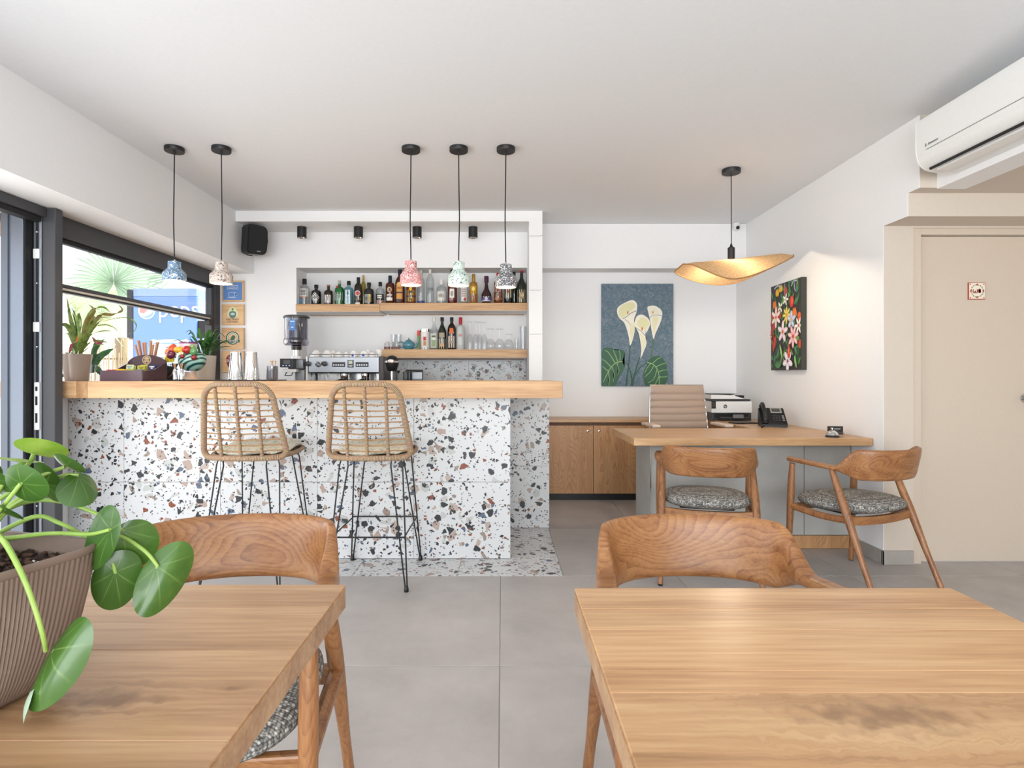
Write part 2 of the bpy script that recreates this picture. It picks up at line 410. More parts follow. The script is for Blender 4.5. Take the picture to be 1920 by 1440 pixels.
oak_table = wood('oak_tabletop', '#cfa97d', '#bb9066', '#996f49', 'X', .34, .05, 11, coat=.12, vary=.20)
oak_table_l = wood('oak_tabletop_left', '#c49e78', '#ae8763', '#8d6748', 'X', .34, .05, 11, coat=.15, vary=.10)
oak_table_k = wood('oak_tabletop_knotty', '#cfa97d', '#bb9066', '#8f6744', 'X', .34, .06, 11, knots=[(-.043, .040, 0, .050, .36), (.14, .03, 0, .010, .4)], coat=.12, vary=.1)
oak_table_lk = wood('oak_tabletop_left_knotty', '#c49e78', '#ae8763', '#8a6346', 'X', .34, .06, 11, knots=[(.17, -.021, 0, .030, .4), (.307, .002, 0, .009, .4)], coat=.15, vary=.1)
oak_desk = wood('oak_desk_laminate', '#d2ad82', '#c49b70', '#ac835a', 'X', .35, .06, 16, vary=.05)
oak_cab = wood('oak_cabinet_veneer', '#c4976a', '#b2845a', '#986d46', 'Z', .42, .07, 13, rings=.3, vary=.08)
teak = wood('teak_chair', '#a57549', '#8d5d37', '#673c20', 'X', .36, .30, 16, rings=.25, coat=.1, contrast=1., vary=.1)
teak_leg = wood('teak_chair_leg', '#a37247', '#8b5b36', '#663c21', 'Z', .36, .1, 26, rings=.2, coat=.1, vary=.15)
alu = mat('anthracite_aluminium', '#4b4c50', .42, .2)
alu_d = mat('dark_rubber_seal', '#1c1d20', .6)
alu_blue = mat('grey_blue_aluminium', '#7d8694', .3, .55)
steel = mat('brushed_steel', '#c9c9c8', .22, 1.)
chrome = mat('chrome', '#dedede', .08, 1.)
black_m = mat('matt_black_metal', '#1d1d1f', .45)
black_p = mat('black_plastic', '#18191b', .35)
dgrey_p = mat('dark_grey_plastic', '#3b3c3f', .4)
white_p = mat('white_plastic', '#ececec', .3)
white_c = mat('white_ceramic', '#f2f1ef', .12, coat=.5)
# ------------------------------------------------------------ the setting
CEIL = 2.571; XR = 2.296; XL = -2.315; YB = 5.654
fl = struct('floor', nb(-3.0, 3.75, -3.45, 5.75, -.12, -.004), grout)
def cut_tiles(name, xs, ys, z1, th, m, parent, gap=.0015, keep=None, cutx=None):
    for i in range(len(xs) - 1):
        for j in range(len(ys) - 1):
            x0, x1, y0, y1 = xs[i], xs[i + 1], ys[j], ys[j + 1]
            if cutx and y0 >= cutx[1] - 1e-4:
                if x1 <= cutx[0] + 1e-4: continue
                x0 = max(x0, cutx[0])
            w, d = (x1 - x0) / 2 - gap, (y1 - y0) / 2 - gap
            struct(name, nb(-w, w, -d, d, -th, 0, .0012, 1), m, parent, loc=((x0 + x1) / 2, (y0 + y1) / 2, z1), uvbox=True)
cut_tiles('floor_tile', [-3.0, -2.01, -1.01, -.01, .99, 1.975, 2.96, 3.72], [-3.4, -2.75, -1.75, -.75, .25, 1.25, 2.25, 3.269, 4.27, 5.27, 5.66], 0, .01, floor_tile, fl, cutx=(.345, 3.26))
sx = [-2.69, -2.655, -2.055, -1.455, -.855, -.255, .345]
cut_tiles('terrazzo_floor_tile', sx, [3.269, 3.577], 0, .01, terr, fl)
cut_tiles('terrazzo_floor_tile', [.05, .345], [3.577, 4.31], 0, .01, terr, fl)

struct('ceiling', nb(-2.95, 2.9, -3.45, 5.75, CEIL, CEIL + .12), ceil_m)
struct('wall_back', nb(-2.70, 2.4, YB, YB + .12, 0, CEIL), plaster)
b = B(); box(b, -2.70, -1.92, 5.37, YB, 0, CEIL); box(b, -1.92, .2315, 5.37, YB, 2.149, CEIL)
struct('wall_bar', b, plaster)
struct('trim_1', nb(XL, .347, 5.0, YB, 2.48, CEIL), plaster)               # dropped beam over the back bar
b = nb(.2315, .347, 5.0, YB, 0, 2.48)
col_ = struct('wall_partition', b, plaster)
for zz in (1.4995, 2.352): struct('groove', nb(.236, .343, 4.9985, 5.0, zz, zz + .004), mat('groove_grey', '#a59f9b', .8), col_)
for i, zz in enumerate((1.8815, )): struct('groove', nb(.238, .343, 4.9985, 5.0, zz, zz + .003), MATS['groove_grey'], col_)
for zz in (1.4995, 1.8815, 2.352): struct('screw_head', lathe(B(), [(0, 0), (.006, 0), (.006, .003), (0, .004)], 10), steel, col_, loc=(.339, 4.9985, zz + .002), rot=(PI / 2, 0, 0))
struct('trim_2', nb(.347, XR, 5.427, YB, 2.154, CEIL), plaster)
b = prism(B(), [(YB, 0), (3.473, 0), (3.473, 2.04), (3.263, 2.04), (3.263, 2.171), (3.171, 2.171), (3.171, CEIL), (YB, CEIL)], XR, XR + .003, 'YZ')
struct('wall_right', b, plaster)
# stepped lintels of the lobby, lobby walls and ceiling
DX0, DX1, DZ = 2.478, 3.40, 2.028
b = B(); box(b, XR + .003, DX0, 3.473, 3.62, 0, DZ); box(b, DX1, 3.75, 3.473, 3.62, 0, DZ); box(b, XR + .003, 3.75, 3.473, 3.62, DZ, CEIL)
struct('wall_lobby', b, beige)
struct('trim_3', nb(XR + .003, 3.7, 3.263, 3.473, 2.04, 2.171), beige)
struct('trim_4', nb(XR + .003, 3.7, 3.171, 3.473, 2.171, CEIL), beige)
struct('trim_5', nb(2.393, 2.55, -3.4, 3.171, 2.165, CEIL), plaster)        # header carrying the air conditioner
struct('ceiling_lobby', nb(2.55, 3.75, -3.4, 3.171, 2.171, 2.26), beige)
struct('wall_side', nb(3.7, 3.8, -3.4, 3.62, 0, CEIL), beige)
struct('baseboard_right', nb(XR - .012, XR, 3.461, 3.80, 0, .084, .002, 1), base_tile)
struct('baseboard_lobby', nb(XR - .012, DX0 - .004, 3.461, 3.473, 0, .084, .002, 1), base_tile)
# flush wc door
d1 = struct('door_1', nb(DX0 + .056, DX1 - .05, 3.508, 3.548, .008, 1.985, .002, 1), beige_door)
b = B(); box(b, DX0, DX0 + .052, 3.478, 3.62, 0, DZ, .002, 1); box(b, DX1 - .046, DX1, 3.478, 3.62, 0, DZ, .002, 1); box(b, DX0 + .052, DX1 - .046, 3.478, 3.62, 1.989, DZ, .002, 1)
struct('door_frame', b, beige_door, d1)
b = lathe(B(), [(0, 0), (.026, 0), (.026, .007), (.010, .012), (.010, .03), (.023, .04), (.027, .052), (.022, .066), (0, .07)], 24)
struct('door_knob', b, steel, d1, loc=(3.18, 3.508, 1.0), rot=(PI / 2, 0, 0), smooth=True)
# left side: deep soffit beam, window band, sliding door
struct('trim_6', nb(-2.95, XL, -3.4, YB, 2.092, CEIL), plaster)
struct('wall_left', nb(-2.95, -2.697, 3.335, 5.37, 0, 1.0), plaster)
w1 = struct('window_1', nb(-2.70, -2.63, 3.33, 5.37, 1.964, 2.092, .003, 1), alu)     # head of the window
struct('window_frame', nb(-2.69, -2.65, 3.33, 5.30, 1.938, 1.966, .002, 1), alu_d, w1)
struct('window_frame', nb(-2.70, -2.63, 5.27, 5.37, 1.10, 1.966, .003, 1), alu, w1)
struct('window_frame', nb(-2.695, -2.64, 5.225, 5.27, 1.10, 1.94, .003, 1), alu, w1)
struct('window_rail', nb(-2.69, -2.645, 3.33, 5.24, 1.668, 1.690, .003, 1), alu, w1)
struct('window_rail', nb(-2.684, -2.648, 3.33, 5.24, 1.652, 1.668, .003, 1), mat('light_seal', '#d8d4cc', .5), w1)
struct('window_rail', nb(-2.69, -2.645, 3.33, 5.24, 1.640, 1.652, .003, 1), alu_d, w1)
struct('pane', nb(-2.668, -2.662, 3.33, 5.235, 1.69, 1.938), thin_glass('window_glass', (.90, .93, .95), .25), w1)
struct('latch', nb(-2.675, -2.63, 5.17, 5.24, 1.60, 1.645, .006, 2), black_p, w1)
d2 = struct('door_2', nb(-2.61, -2.54, 3.27, 3.33, 0, 2.088, .003, 1), alu)            # jamb post of the sliding door
struct('door_frame', nb(-2.545, -2.515, 3.275, 3.33, 0, 2.05, .003, 1), alu, d2) if 0 else None
struct('door_frame', nb(-2.672, -2.585, -2.6, 3.27, 2.035, 2.09, .003, 1), alu, d2)
struct('door_frame', nb(-2.66, -2.60, -2.6, 3.25, 2.005, 2.036, .002, 1), alu_d, d2)
struct('seal', nb(-2.735, -2.655, 3.268, 3.30, 0, 2.03), alu_d, d2)
struct('lock_track', nb(-2.655, -2.612, 3.262, 3.30, 0, 2.03, .002, 1), mat('satin_aluminium', '#a4abb5', .3, .7), d2)
struct('track_groove', nb(-2.640, -2.626, 3.259, 3.263, 0, 2.02), alu_d, d2)
struct('lock_plate', nb(-2.648, -2.618, 3.255, 3.262, .83, 1.10, .002, 1), white_p, d2)
for z0, z1 in ((.87, .925), (.97, 1.02), (1.05, 1.075)): struct('keyhole', nb(-2.639, -2.627, 3.2535, 3.256, z0, z1), black_m, d2)
for zz in (1.385, 1.80): struct('strike_plate', nb(-2.654, -2.618, 3.255, 3.262, zz, zz + .055, .002, 1), white_p, d2)
for zz in (1.30, 1.66, 1.95, .60, .40):
    struct('screw', ball(B(), (0, 0, 0), .007, 8), steel, d2, loc=(-2.633, 3.257, zz), smooth=True)
b = B(); box(b, -2.775, -2.668, 3.205, 3.262, .02, 2.05, .004, 2)
struct('door_leaf', b, alu_blue, d2)
struct('leaf_edge', nb(-2.785, -2.745, 3.195, 3.207, .02, 2.045, .003, 2), mat('grey_aluminium', '#69717d', .35, .4), d2)
struct('leaf_seal', nb(-2.668, -2.66, 3.212, 3.262, .02, 2.05), alu_d, d2)
# rear wall (behind the viewer) with its wide glazed opening
b = B(); box(b, -2.95, -2.3, -3.5, -3.4, 0, CEIL); box(b, 2.6, 3.8, -3.5, -3.4, 0, CEIL); box(b, -2.3, 2.6, -3.5, -3.4, 2.45, CEIL)
struct('wall_rear', b, plaster)

# ------------------------------------------------------------ outside
def ostruct(name, bm, m, **k):
    o = obj(name, bm, m, **k); o['kind'] = 'structure'; return o
ostruct('terrace_ground', nb(-24, -2.95, -12, 26, -.14, -.10), mat('pale_paving', '#d9d4cb', .8, bscale=8))
ostruct('ground_behind', nb(-2.95, 24, -24, -3.5, -.14, -.10), mat('pale_paving_2', '#d4cfc6', .8, bscale=8))
# timber pergola over the terrace
pg = thing('pergola', 'brown timber pergola beams outside above the terrace, seen at top left', 'pergola', (-5.0, 6.0, 0))
ptim = wood('pergola_timber', '#c08a5c', '#a8744a', '#7d5334', 'Y', .6, .1, 10)
obj('beam', nb(1.72, 2.02, -4.0, -2.2, 2.05, 2.20, .004, 1), ptim, pg)
obj('beam', nb(-1.6, 2.02, -1.55, -1.4, 2.30, 2.46, .004, 1), ptim, pg)
obj('rafter', nb(.6, .72, -5.5, -.9, 2.42, 2.54, .004, 1), ptim, pg)
obj('rafter', nb(.0, .12, -5.5, -.9, 2.42, 2.54, .004, 1), ptim, pg)
for xx in (-1.2, -.6): obj('rafter', nb(xx, xx + .12, -5.5, -.9, 2.42, 2.54, .004, 1), ptim, pg)
obj('gutter', nb(-1.7, 2.02, -1.40, -1.34, 2.26, 2.32, .004, 1), alu_blue, pg)
obj('post', nb(-1.72, -1.6, -1.55, -1.4, -.1, 2.46, .004, 1), ptim, pg)
# rail and cushion just outside the sliding door
rl = thing('terrace_bench', 'pale timber bench rail outside the open sliding door', 'bench', (-3.35, 3.75, -.1))
obj('seat_board', nb(-.5, .12, -.3, .35, 1.13, 1.19, .006, 2), oak_end, rl)
for xx in (-.4, .02):
    obj('leg', nb(xx, xx + .06, -.25, -.19, 0, 1.13, .003, 1), oak_end, rl)
    obj('leg', nb(xx, xx + .06, .24, .30, 0, 1.13, .003, 1), oak_end, rl)
m, nt, N, L, bb = _new('plum_woven_fabric')
tc = N.new('ShaderNodeTexCoord'); w = N.new('ShaderNodeTexVoronoi'); w.inputs['Scale'].default_value = 55; w.feature = 'DISTANCE_TO_EDGE'; L.new(tc.outputs['Object'], w.inputs['Vector'])
cr = ramp(N, [(0, srgb('#3a2430')), (.12, srgb('#5d3b4b')), (.3, srgb('#8b6b78'))]); L.new(w.outputs['Distance'], cr.inputs[0]); L.new(cr.outputs[0], bb.inputs['Base Color'])
b = B(); box(b, -.30, .10, -.07, .07, 0, .70, .05, 4)
pc = obj('cushion', b, m, None, (-3.20, 3.30, .30), smooth=True)
tag(pc, 'plum patterned cushion leaning upright outside the sliding door', 'cushion')
# drinks cooler
Yf = 7.2
ck = thing('drinks_cooler', 'tall blue upright drinks cooler outside the window', 'cooler', (X(311, Yf), Yf, -.1))
blue = mat('cooler_blue', '#6f90d8', .35)
wd = (X(370, Yf) - X(252, Yf)) / 2; top = Z(541, Yf) + .1
obj('cabinet', nb(-wd, wd, .02, .78, .1, top, .01, 2), mat('cooler_grey', '#9aaccb', .4), ck)
obj('door_panel', nb(-wd, wd, -.02, .018, .12, top - .10, .006, 2), blue, ck)
obj('header_panel', nb(-wd, wd, -.022, .018, top - .098, top, .006, 2), mat('cooler_header', '#90a6cc', .4), ck)
obj('side_trim', nb(-wd - .09, -wd - .005, -.02, .10, top - .62, top - .01, .02, 3), dgrey_p, ck)
obj('door_handle', nb(-wd - .05, -wd - .006, -.05, .0, .2, top - .64, .008, 2), white_p, ck)
obj('hinge', nb(wd + .004, wd + .11, .0, .12, top - .62, top - .40, .008, 2), black_p, ck)
for xx in (-wd + .05, wd - .05):
    for yy in (.08, .7): obj('foot', lathe(B(), [(0, 0), (.025, 0), (.02, .1), (0, .1)], 12), black_p, ck, (xx, yy, 0))
fp = Flat(.001); lx = X(275.5, Yf - .02) - X(311, Yf); lz = Z(583, Yf) + .1; R_ = .105
fp.oval(lx, lz, R_, R_, '#f6f7fb', 32); fp.oval(lx, lz, R_ * .88, R_ * .88, '#7f9be0', 32)
fp.add([(lx + R_ * .88 * math.cos(a), lz + R_ * .88 * math.sin(a)) for a in [math.radians(45 + 12 * i) for i in range(16)]], '#e5807d')
fp.blob([(lx - .088, lz - .028), (lx - .03, lz - .03), (lx + .02, lz + .02), (lx + .055, lz + .075), (lx + .09, lz + .02), (lx + .04, lz - .045), (lx - .04, lz - .07)], '#f6f7fb')
flat_obj('emblem', fp, ck, (0, -.024, 0))
text('lettering', 'pepsi', .30, white_p, ck, (lx + .14, -.026, lz + .01), align='LEFT', sx=.92)
# garden chair beyond
gc = thing('garden_chair', 'white plastic garden chair behind the counter window, in front of the cooler', 'chair', (X(318, 6.4), 6.4, -.1))
pw = mat('pale_blue_plastic', '#c3d4ea', .4)
b = B(); tube(b, spline([(-.2, 0, .8), (-.21, 0, 1.55), (-.12, 0, 1.62), (.12, 0, 1.62), (.21, 0, 1.55), (.2, 0, .8)], 6), .018, 8); obj('back_frame', b, pw, gc, smooth=True)
obj('backrest', nb(-.19, .19, -.008, .008, 1.15, 1.60, .004, 1), pw, gc)
obj('seat', nb(-.22, .22, -.42, .02, .78, .82, .01, 2), pw, gc)
for xx in (-.2, .18):
    obj('leg', nb(xx, xx + .03, -.02, .01, 0, .79), pw, gc); obj('leg', nb(xx, xx + .03, -.42, -.39, 0, .79), pw, gc)
# palms
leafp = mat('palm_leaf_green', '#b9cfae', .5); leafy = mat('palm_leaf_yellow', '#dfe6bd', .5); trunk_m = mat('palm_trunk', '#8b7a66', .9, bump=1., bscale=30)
def fan(bm, c, R_, a0, a1, n, tilt, droop=.1, yaw=0.):
    M = Matrix.Translation(c) @ Euler((tilt, yaw, 0)).to_matrix().to_4x4()
    for i in range(n):
        a = a0 + (a1 - a0) * i / (n - 1); w = (a1 - a0) / n * R_ * .22; r = R_ * random.uniform(.85, 1.08)
        d = Vector((math.cos(a), 0, math.sin(a))); s = Vector((-math.sin(a), 0, math.cos(a)))
        pts = []
        for t, ww in ((.02, .1), (.35, .8), (.65, 1.), (1, .04)):
            dz = -droop * r * t ** 3; y = random.uniform(-.01, .01)
            pts.append([bm.verts.new(M @ (d * r * t + s * w * ww * k + Vector((0, y + (.02 * R_ if k == 0 else 0), dz)))) for k in (-1, 0, 1)])
        for p, q in zip(pts, pts[1:]):
            bm.faces.new((p[0], p[1], q[1], q[0])); bm.faces.new((p[1], p[2], q[2], q[1]))
def palm(px, py, Y, R_, lab, extra, hgt=0):
    c0 = P(px, py, Y); t = thing('fan_palm', lab, 'palm tree', (c0.x, c0.y + .5, -.1), 0, None)
    o = Vector((c0.x, c0.y + .5, -.1)); top = Vector((0, 0, c0.z - .25))
    b = tube(B(), [(0, 0, 0), (.02, 0, top.z * .5), top], [.13, .11, .10], 12); obj('trunk', b, trunk_m, t, smooth=True)
    for (qx, qy, r, a0, a1, n, m_) in [(px, py, R_, math.radians(-60), math.radians(245), 46, leafp)] + extra:
        c = P(qx, qy, Y + random.uniform(-.1, .2)) - o; b = B(); fan(b, c, r, a0, a1, n, random.uniform(-.2, .2), .12, random.uniform(-.1, .1)); f = obj('frond', b, m_, t)
        s = tube(B(), spline([top, (c + top) / 2 + Vector((0, .1, .1)), c], 6), .012, 6); obj('leaf_stalk', s, leafp, t, smooth=True)
rad = math.radians
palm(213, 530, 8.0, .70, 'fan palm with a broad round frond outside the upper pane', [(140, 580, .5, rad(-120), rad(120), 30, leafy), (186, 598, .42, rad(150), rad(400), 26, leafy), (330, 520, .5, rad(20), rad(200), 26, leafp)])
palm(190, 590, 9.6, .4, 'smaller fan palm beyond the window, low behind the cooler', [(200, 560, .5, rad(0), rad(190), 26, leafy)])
# reed screen and low hedge
rf = thing('reed_screen', 'weathered reed screen outside, behind the potted orchid', 'screen', (X(200, 9.0), 9.0, -.1))
reed = mat('dry_reed', '#b3a488', .8)
b = B()
for i in range(60):
    x = -.62 + i * .0235 + random.uniform(-.006, .006); h = random.uniform(1.5, 1.84)
    tube(b, [(x, random.uniform(-.02, .02), 0), (x + random.uniform(-.02, .02), 0, h)], .0085, 5)
o = obj('reeds', b, reed, rf); o['kind'] = 'stuff'
for zz in (.5, 1.1, 1.5): obj('rail', nb(-.66, .82, .012, .03, zz, zz + .03), trunk_m, rf)
wf = thing('garden_wall', 'white rendered garden wall outside behind the counter plants', 'wall', (X(120, 9.4), 9.4, -.1))
obj('render', nb(-4.5, .45, 0, .2, 0, 1.65, .01, 1), plaster, wf); obj('coping', nb(-4.55, .5, -.03, .23, 1.651, 1.70, .01, 1), plaster, wf)
# ------------------------------------------------------------ bar counter
bc = thing('bar_counter', 'long bar counter faced with white terrazzo tiles', 'counter', (-1.32, 3.576, 0))
ox, oy = -1.32, 3.576
b = B(); box(b, -2.69 - ox, .042 - ox, .010, .12, 0, 1.0); box(b, .042 - ox - .02, .040 - ox, .12, .74, 0, 1.0); box(b, -.40 - ox, .345 - ox, .742, .80, 0, 1.0)
obj('core', b, plaster, bc)
def vtiles(xs, zs, y, parent, ofs=(0, 0)):
    for i in range(len(xs) - 1):
        for j in range(len(zs) - 1):
            w, h = (xs[i + 1] - xs[i]) / 2 - .0008, (zs[j + 1] - zs[j]) / 2 - .0008
            obj('terrazzo_tile', nb(-w, w, 0, .009, -h, h, .0008, 1), terr, parent, ((xs[i + 1] + xs[i]) / 2 - ofs[0], y - ofs[1], (zs[j + 1] + zs[j]) / 2), uvbox=True)
vtiles([-2.695, -2.35, -1.75, -1.15, -.55, .05], [.001, .477, 1.003], 3.576, bc, (ox, oy))
vtiles([-.25, .351], [.001, .463, 1.003], 4.308, bc, (ox, oy))
def sidetiles(x, ys, zs, parent, ofs):
    for i in range(len(ys) - 1):
        for j in range(len(zs) - 1):
            w, h = (ys[i + 1] - ys[i]) / 2 - .0008, (zs[j + 1] - zs[j]) / 2 - .0008
            obj('terrazzo_tile', nb(0, .009, -w, w, -h, h, .0008, 1), terr, parent, (x - ofs[0], (ys[i + 1] + ys[i]) / 2 - ofs[1], (zs[j + 1] + zs[j]) / 2), uvbox=True)
sidetiles(.041, [3.586, 4.30], [.001, .477, 1.003], bc, (ox, oy))
# wooden top
ct = thing('counter_top', 'thick pale oak board forming the bar top', 'countertop', (-1.04, 3.87, 1.005))
obj('board', nb(-2.433 + 1.04, .353 + 1.04, -.495, .51, 0, .099, .002, 1), oak_bar, ct)
st = thing('window_counter', 'short oak pass-through board at the left end of the bar top', 'countertop', (-2.55, 4.3, 1.005))
obj('board', nb(-.40, .052, -.925, 1.06, 0, .0985, .002, 1), oak_bar, st)
obj('end_block', nb(.0525, .116, -.925, 1.06, 0, .0985, .002, 1), oak_end, st)
# back work counter
wk = thing('work_counter', 'low steel-topped work counter behind the bar under the coffee machine', 'counter', (-1.1, 5.05, 0))
obj('carcass', nb(-1.3, 1.32, -.30, .31, .1, .86), mat('work_counter_grey', '#8d8a86', .5), wk)
obj('plinth', nb(-1.28, 1.30, -.25, .31, 0, .1), black_m, wk)
obj('worktop', nb(-1.31, 1.325, -.33, .315, .862, .90, .003, 1), steel, wk)
# terrazzo splashback under the lower shelf
sb_ = thing('splashback', 'terrazzo tile splashback under the lower bar shelf', 'splashback', (-.45, YB - .012, .905))
for x0, x1 in ((-1.15, -.93), (-.93, -.33), (-.33, .2295)):
    w = (x1 - x0) / 2 - .0008
    obj('terrazzo_tile', nb(-w, w, 0, .010, 0, .380, .0008, 1), terr, sb_, ((x0 + x1) / 2 + .45, 0, 0), uvbox=True)
# shelves
def shelf(x0, x1, z0, z1, lab, y0=5.34):
    t = thing('bar_shelf', lab, 'shelf', ((x0 + x1) / 2, y0, z0))
    w = (x1 - x0) / 2
    obj('board', nb(-w, w, 0, YB - y0 - .002, 0, z1 - z0, .002, 1), oak_bar, t)
    obj('underside', nb(-w + .001, w - .001, .006, YB - y0 - .003, -.003, -.0003), plaster, t); obj('batten', nb(-w + .03, w - .02, YB - y0 - .02, YB - y0 - .003, -.010, -.0035), oak_end, t); return t
SH1 = 1.806; SH2 = 1.817; SH3 = 1.386
shelf(-1.916, -1.138, 1.737, SH1, 'left board of the upper bottle shelf, set slightly lower')
shelf(-1.136, .2305, 1.746, SH2, 'right board of the upper bottle shelf in pale oak')
shelf(-1.139, .2305, 1.309, SH3, 'lower oak shelf holding teapot, bottles and glasses')

# ------------------------------------------------------------ low cabinets and desk
cb = thing('low_cabinet', 'low oak veneer cabinet against the back wall, left of the desk', 'cabinet', (.40, 5.255, 0))
obj('body', nb(-.04, 1.42, .022, .395, .062, .712), oak_cab, cb)
obj('top', nb(-.046, 1.43, -.012, .397, .716, .742, .002, 1), oak_desk, cb)
obj('gap_shade_strip', nb(-.046, 1.43, .0, .02, .69, .714), mat('shadow_gap_brown', '#5a3d28', .6), cb)  # dark brown strip paints in the shade of the gap under the top
obj('plinth', nb(-.03, 1.41, .04, .38, 0, .06), black_m, cb)
for i, (x0, x1) in enumerate(((-.038, .428), (.433, .898), (.903, 1.40))):
    d = obj('door', nb(x0, x1, 0, .02, .066, .686, .001, 1), oak_cab, cb)
    lx = x1 - .05 if i == 0 else x0 + .05
    obj('lock', lathe(B(), [(0, 0), (.011, 0), (.011, .003), (.007, .005), (0, .005)], 16), steel, d, (lx, 0, .635), rot=(PI / 2, 0, 0), smooth=True)
dk = thing('reception_desk', 'L-shaped reception desk with oak top and grey stone-tile front', 'desk', (1.55, 3.8, 0))
dx, dy = 1.55, 3.8
def D(bm, name, m, **k): return obj(name, bm, m, dk, **k)
DT = .750
D(nb(.815 - dx, XR - .004 - dx, 3.564 - dy, 4.262 - dy, .704, DT, .0015, 1), 'desktop', oak_desk)
D(nb(1.85 - dx, XR - .004 - dx, 4.264 - dy, 5.22 - dy, .704, DT, .0015, 1), 'return_top', oak_desk)
for x0, x1 in ((.979, 1.984), (1.988, 2.290)):
    w = (x1 - x0) / 2; D(nb(-w, w, 0, .012, -.305, .305, .001, 1), 'stone_tile', desk_tile, loc=((x0 + x1) / 2 - dx, 3.79 - dy, .396))
D(nb(0, .012, -.21, .21, -.349, .349, .001, 1), 'stone_tile', desk_tile, loc=(.979 - dx, 4.013 - dy, .353))
D(nb(.992 - dx, 2.288 - dx, 3.803 - dy, 3.84 - dy, .002, .70), 'panel_core', mat('desk_core_grey', '#a4a19b', .7))
D(nb(.992 - dx, 1.03 - dx, 3.842 - dy, 4.22 - dy, .002, .70), 'side_core', MATS['desk_core_grey'])
D(nb(.979 - dx, 2.290 - dx, 3.786 - dy, 3.80 - dy, .002, .087, .001, 1), 'kick_board', oak_cab)
D(nb(.974 - dx, .978 - dx, 3.788 - dy, 3.80 - dy, .09, .703), 'corner_trim', steel)
D(nb(1.86 - dx, 1.885 - dx, 4.28 - dy, 5.2 - dy, .0, .703), 'return_leg', oak_cab)

# ------------------------------------------------------------ dining tables
def table(x0, x1, yf, yn, m, lab, seams, z=.75, th=.042, km=None, ki=-1):
    cx, cy = (x0 + x1) / 2, (yf + yn) / 2
    t = thing('dining_table', lab, 'table', (cx, cy, 0))
    w = (x1 - x0) / 2
    ys = [yf] + list(seams) + [yn]
    for pi, (a, c) in enumerate(zip(ys, ys[1:])):
        d = (a - c) / 2
        obj('plank', nb(-w, w, -d + .0001, d - .0001, -th, 0, .0012, 1), km if pi == ki else m, t, (0, (a + c) / 2 - cy, z))
    for sx_ in (-1, 1):
        obj('breadboard_edge', nb(-.001, .001, (yn - cy) + .01, (yf - cy) - .01, z - th + .004, z - .004), m, t, (sx_ * (w + .0006), 0, 0))
    obj('underframe', nb(-.20, .20, -.28, .28, z - th - .03, z - th - .0005, .003, 1), black_m, t)
    obj('pedestal', lathe(B(), [(0, .014), (.035, .014), (.035, z - th - .03), (0, z - th - .03)], 20), black_m, t, smooth=True)
    obj('base_plate', lathe(B(), [(0, 0), (.23, 0), (.23, .008), (.20, .013), (0, .014)], 36), black_m, t, smooth=True)
    return t
tr = table(.130, .806, 1.036, .34, oak_table, 'oak dining table in the foreground on the right, bare top', [.944, .865, .744, .692, .52], km=oak_table_k, ki=4)
tl = table(-.985, -.286, 1.052, .34, oak_table_l, 'oak dining table in the foreground on the left, under the planter', [.952, .80, .60, .45], km=oak_table_lk, ki=2)

# ------------------------------------------------------------ wooden armchairs
WV = None
def weave():
    m, nt, N, L, b = _new('woven_grey_fabric')
    tc = N.new('ShaderNodeTexCoord')
    mp = N.new('ShaderNodeMapping'); mp.inputs['Scale'].default_value = (130, 190, 130); L.new(tc.outputs['Object'], mp.inputs[0])
    v = N.new('ShaderNodeTexVoronoi'); v.feature = 'F1'; v.inputs['Scale'].default_value = 1.0; v.inputs['Randomness'].default_value = .35; L.new(mp.outputs[0], v.inputs['Vector'])
    sp = N.new('ShaderNodeSeparateColor'); L.new(v.outputs['Color'], sp.inputs[0])
    cr = ramp(N, [(0, srgb('#6d6b68')), (.45, srgb('#9a9791')), (.8, srgb('#b5b2ab')), (1, srgb('#d5d2cb'))]); L.new(sp.outputs[0], cr.inputs[0])
    ed = ramp(N, [(.3, (1, 1, 1)), (.66, (.25, .25, .26))]); L.new(v.outputs['Distance'], ed.inputs[0])
    L.new(mixc(N, L, 1.0, cr.outputs[0], ed.outputs[0], 'MULTIPLY'), b.inputs['Base Color']); b.inputs['Roughness'].default_value = .95
    bp = N.new('ShaderNodeBump'); bp.inputs['Strength'].default_value = .8; bp.inputs['Distance'].default_value = .002; bp.invert = True; L.new(v.outputs['Distance'], bp.inputs['Height']); L.new(bp.outputs['Normal'], b.inputs['Normal'])
    return m
weave_m = weave()
def sstep(a, b_, x):
    t = max(0, min(1, (x - a) / (b_ - a))); return t * t * (3 - 2 * t)
def arm_path(t):
    """t 0..1 from the left arm tip over the back to the right arm tip; returns centre, side direction (outward)"""
    pts = ARM; n = len(pts) - 1; i = min(int(t * n), n - 1); return pts[i].lerp(pts[i + 1], t * n - i)
half = [(.262, .225), (.264, .12), (.257, .02), (.243, -.06), (.228, -.125), (.200, -.180), (.150, -.222), (.08, -.247), (0, -.255)]
ctrl = [Vector((-x, y, 0)) for x, y in half] + [Vector((x, y, 0)) for x, y in half[-2::-1]]
ARM = spline(ctrl, 10)
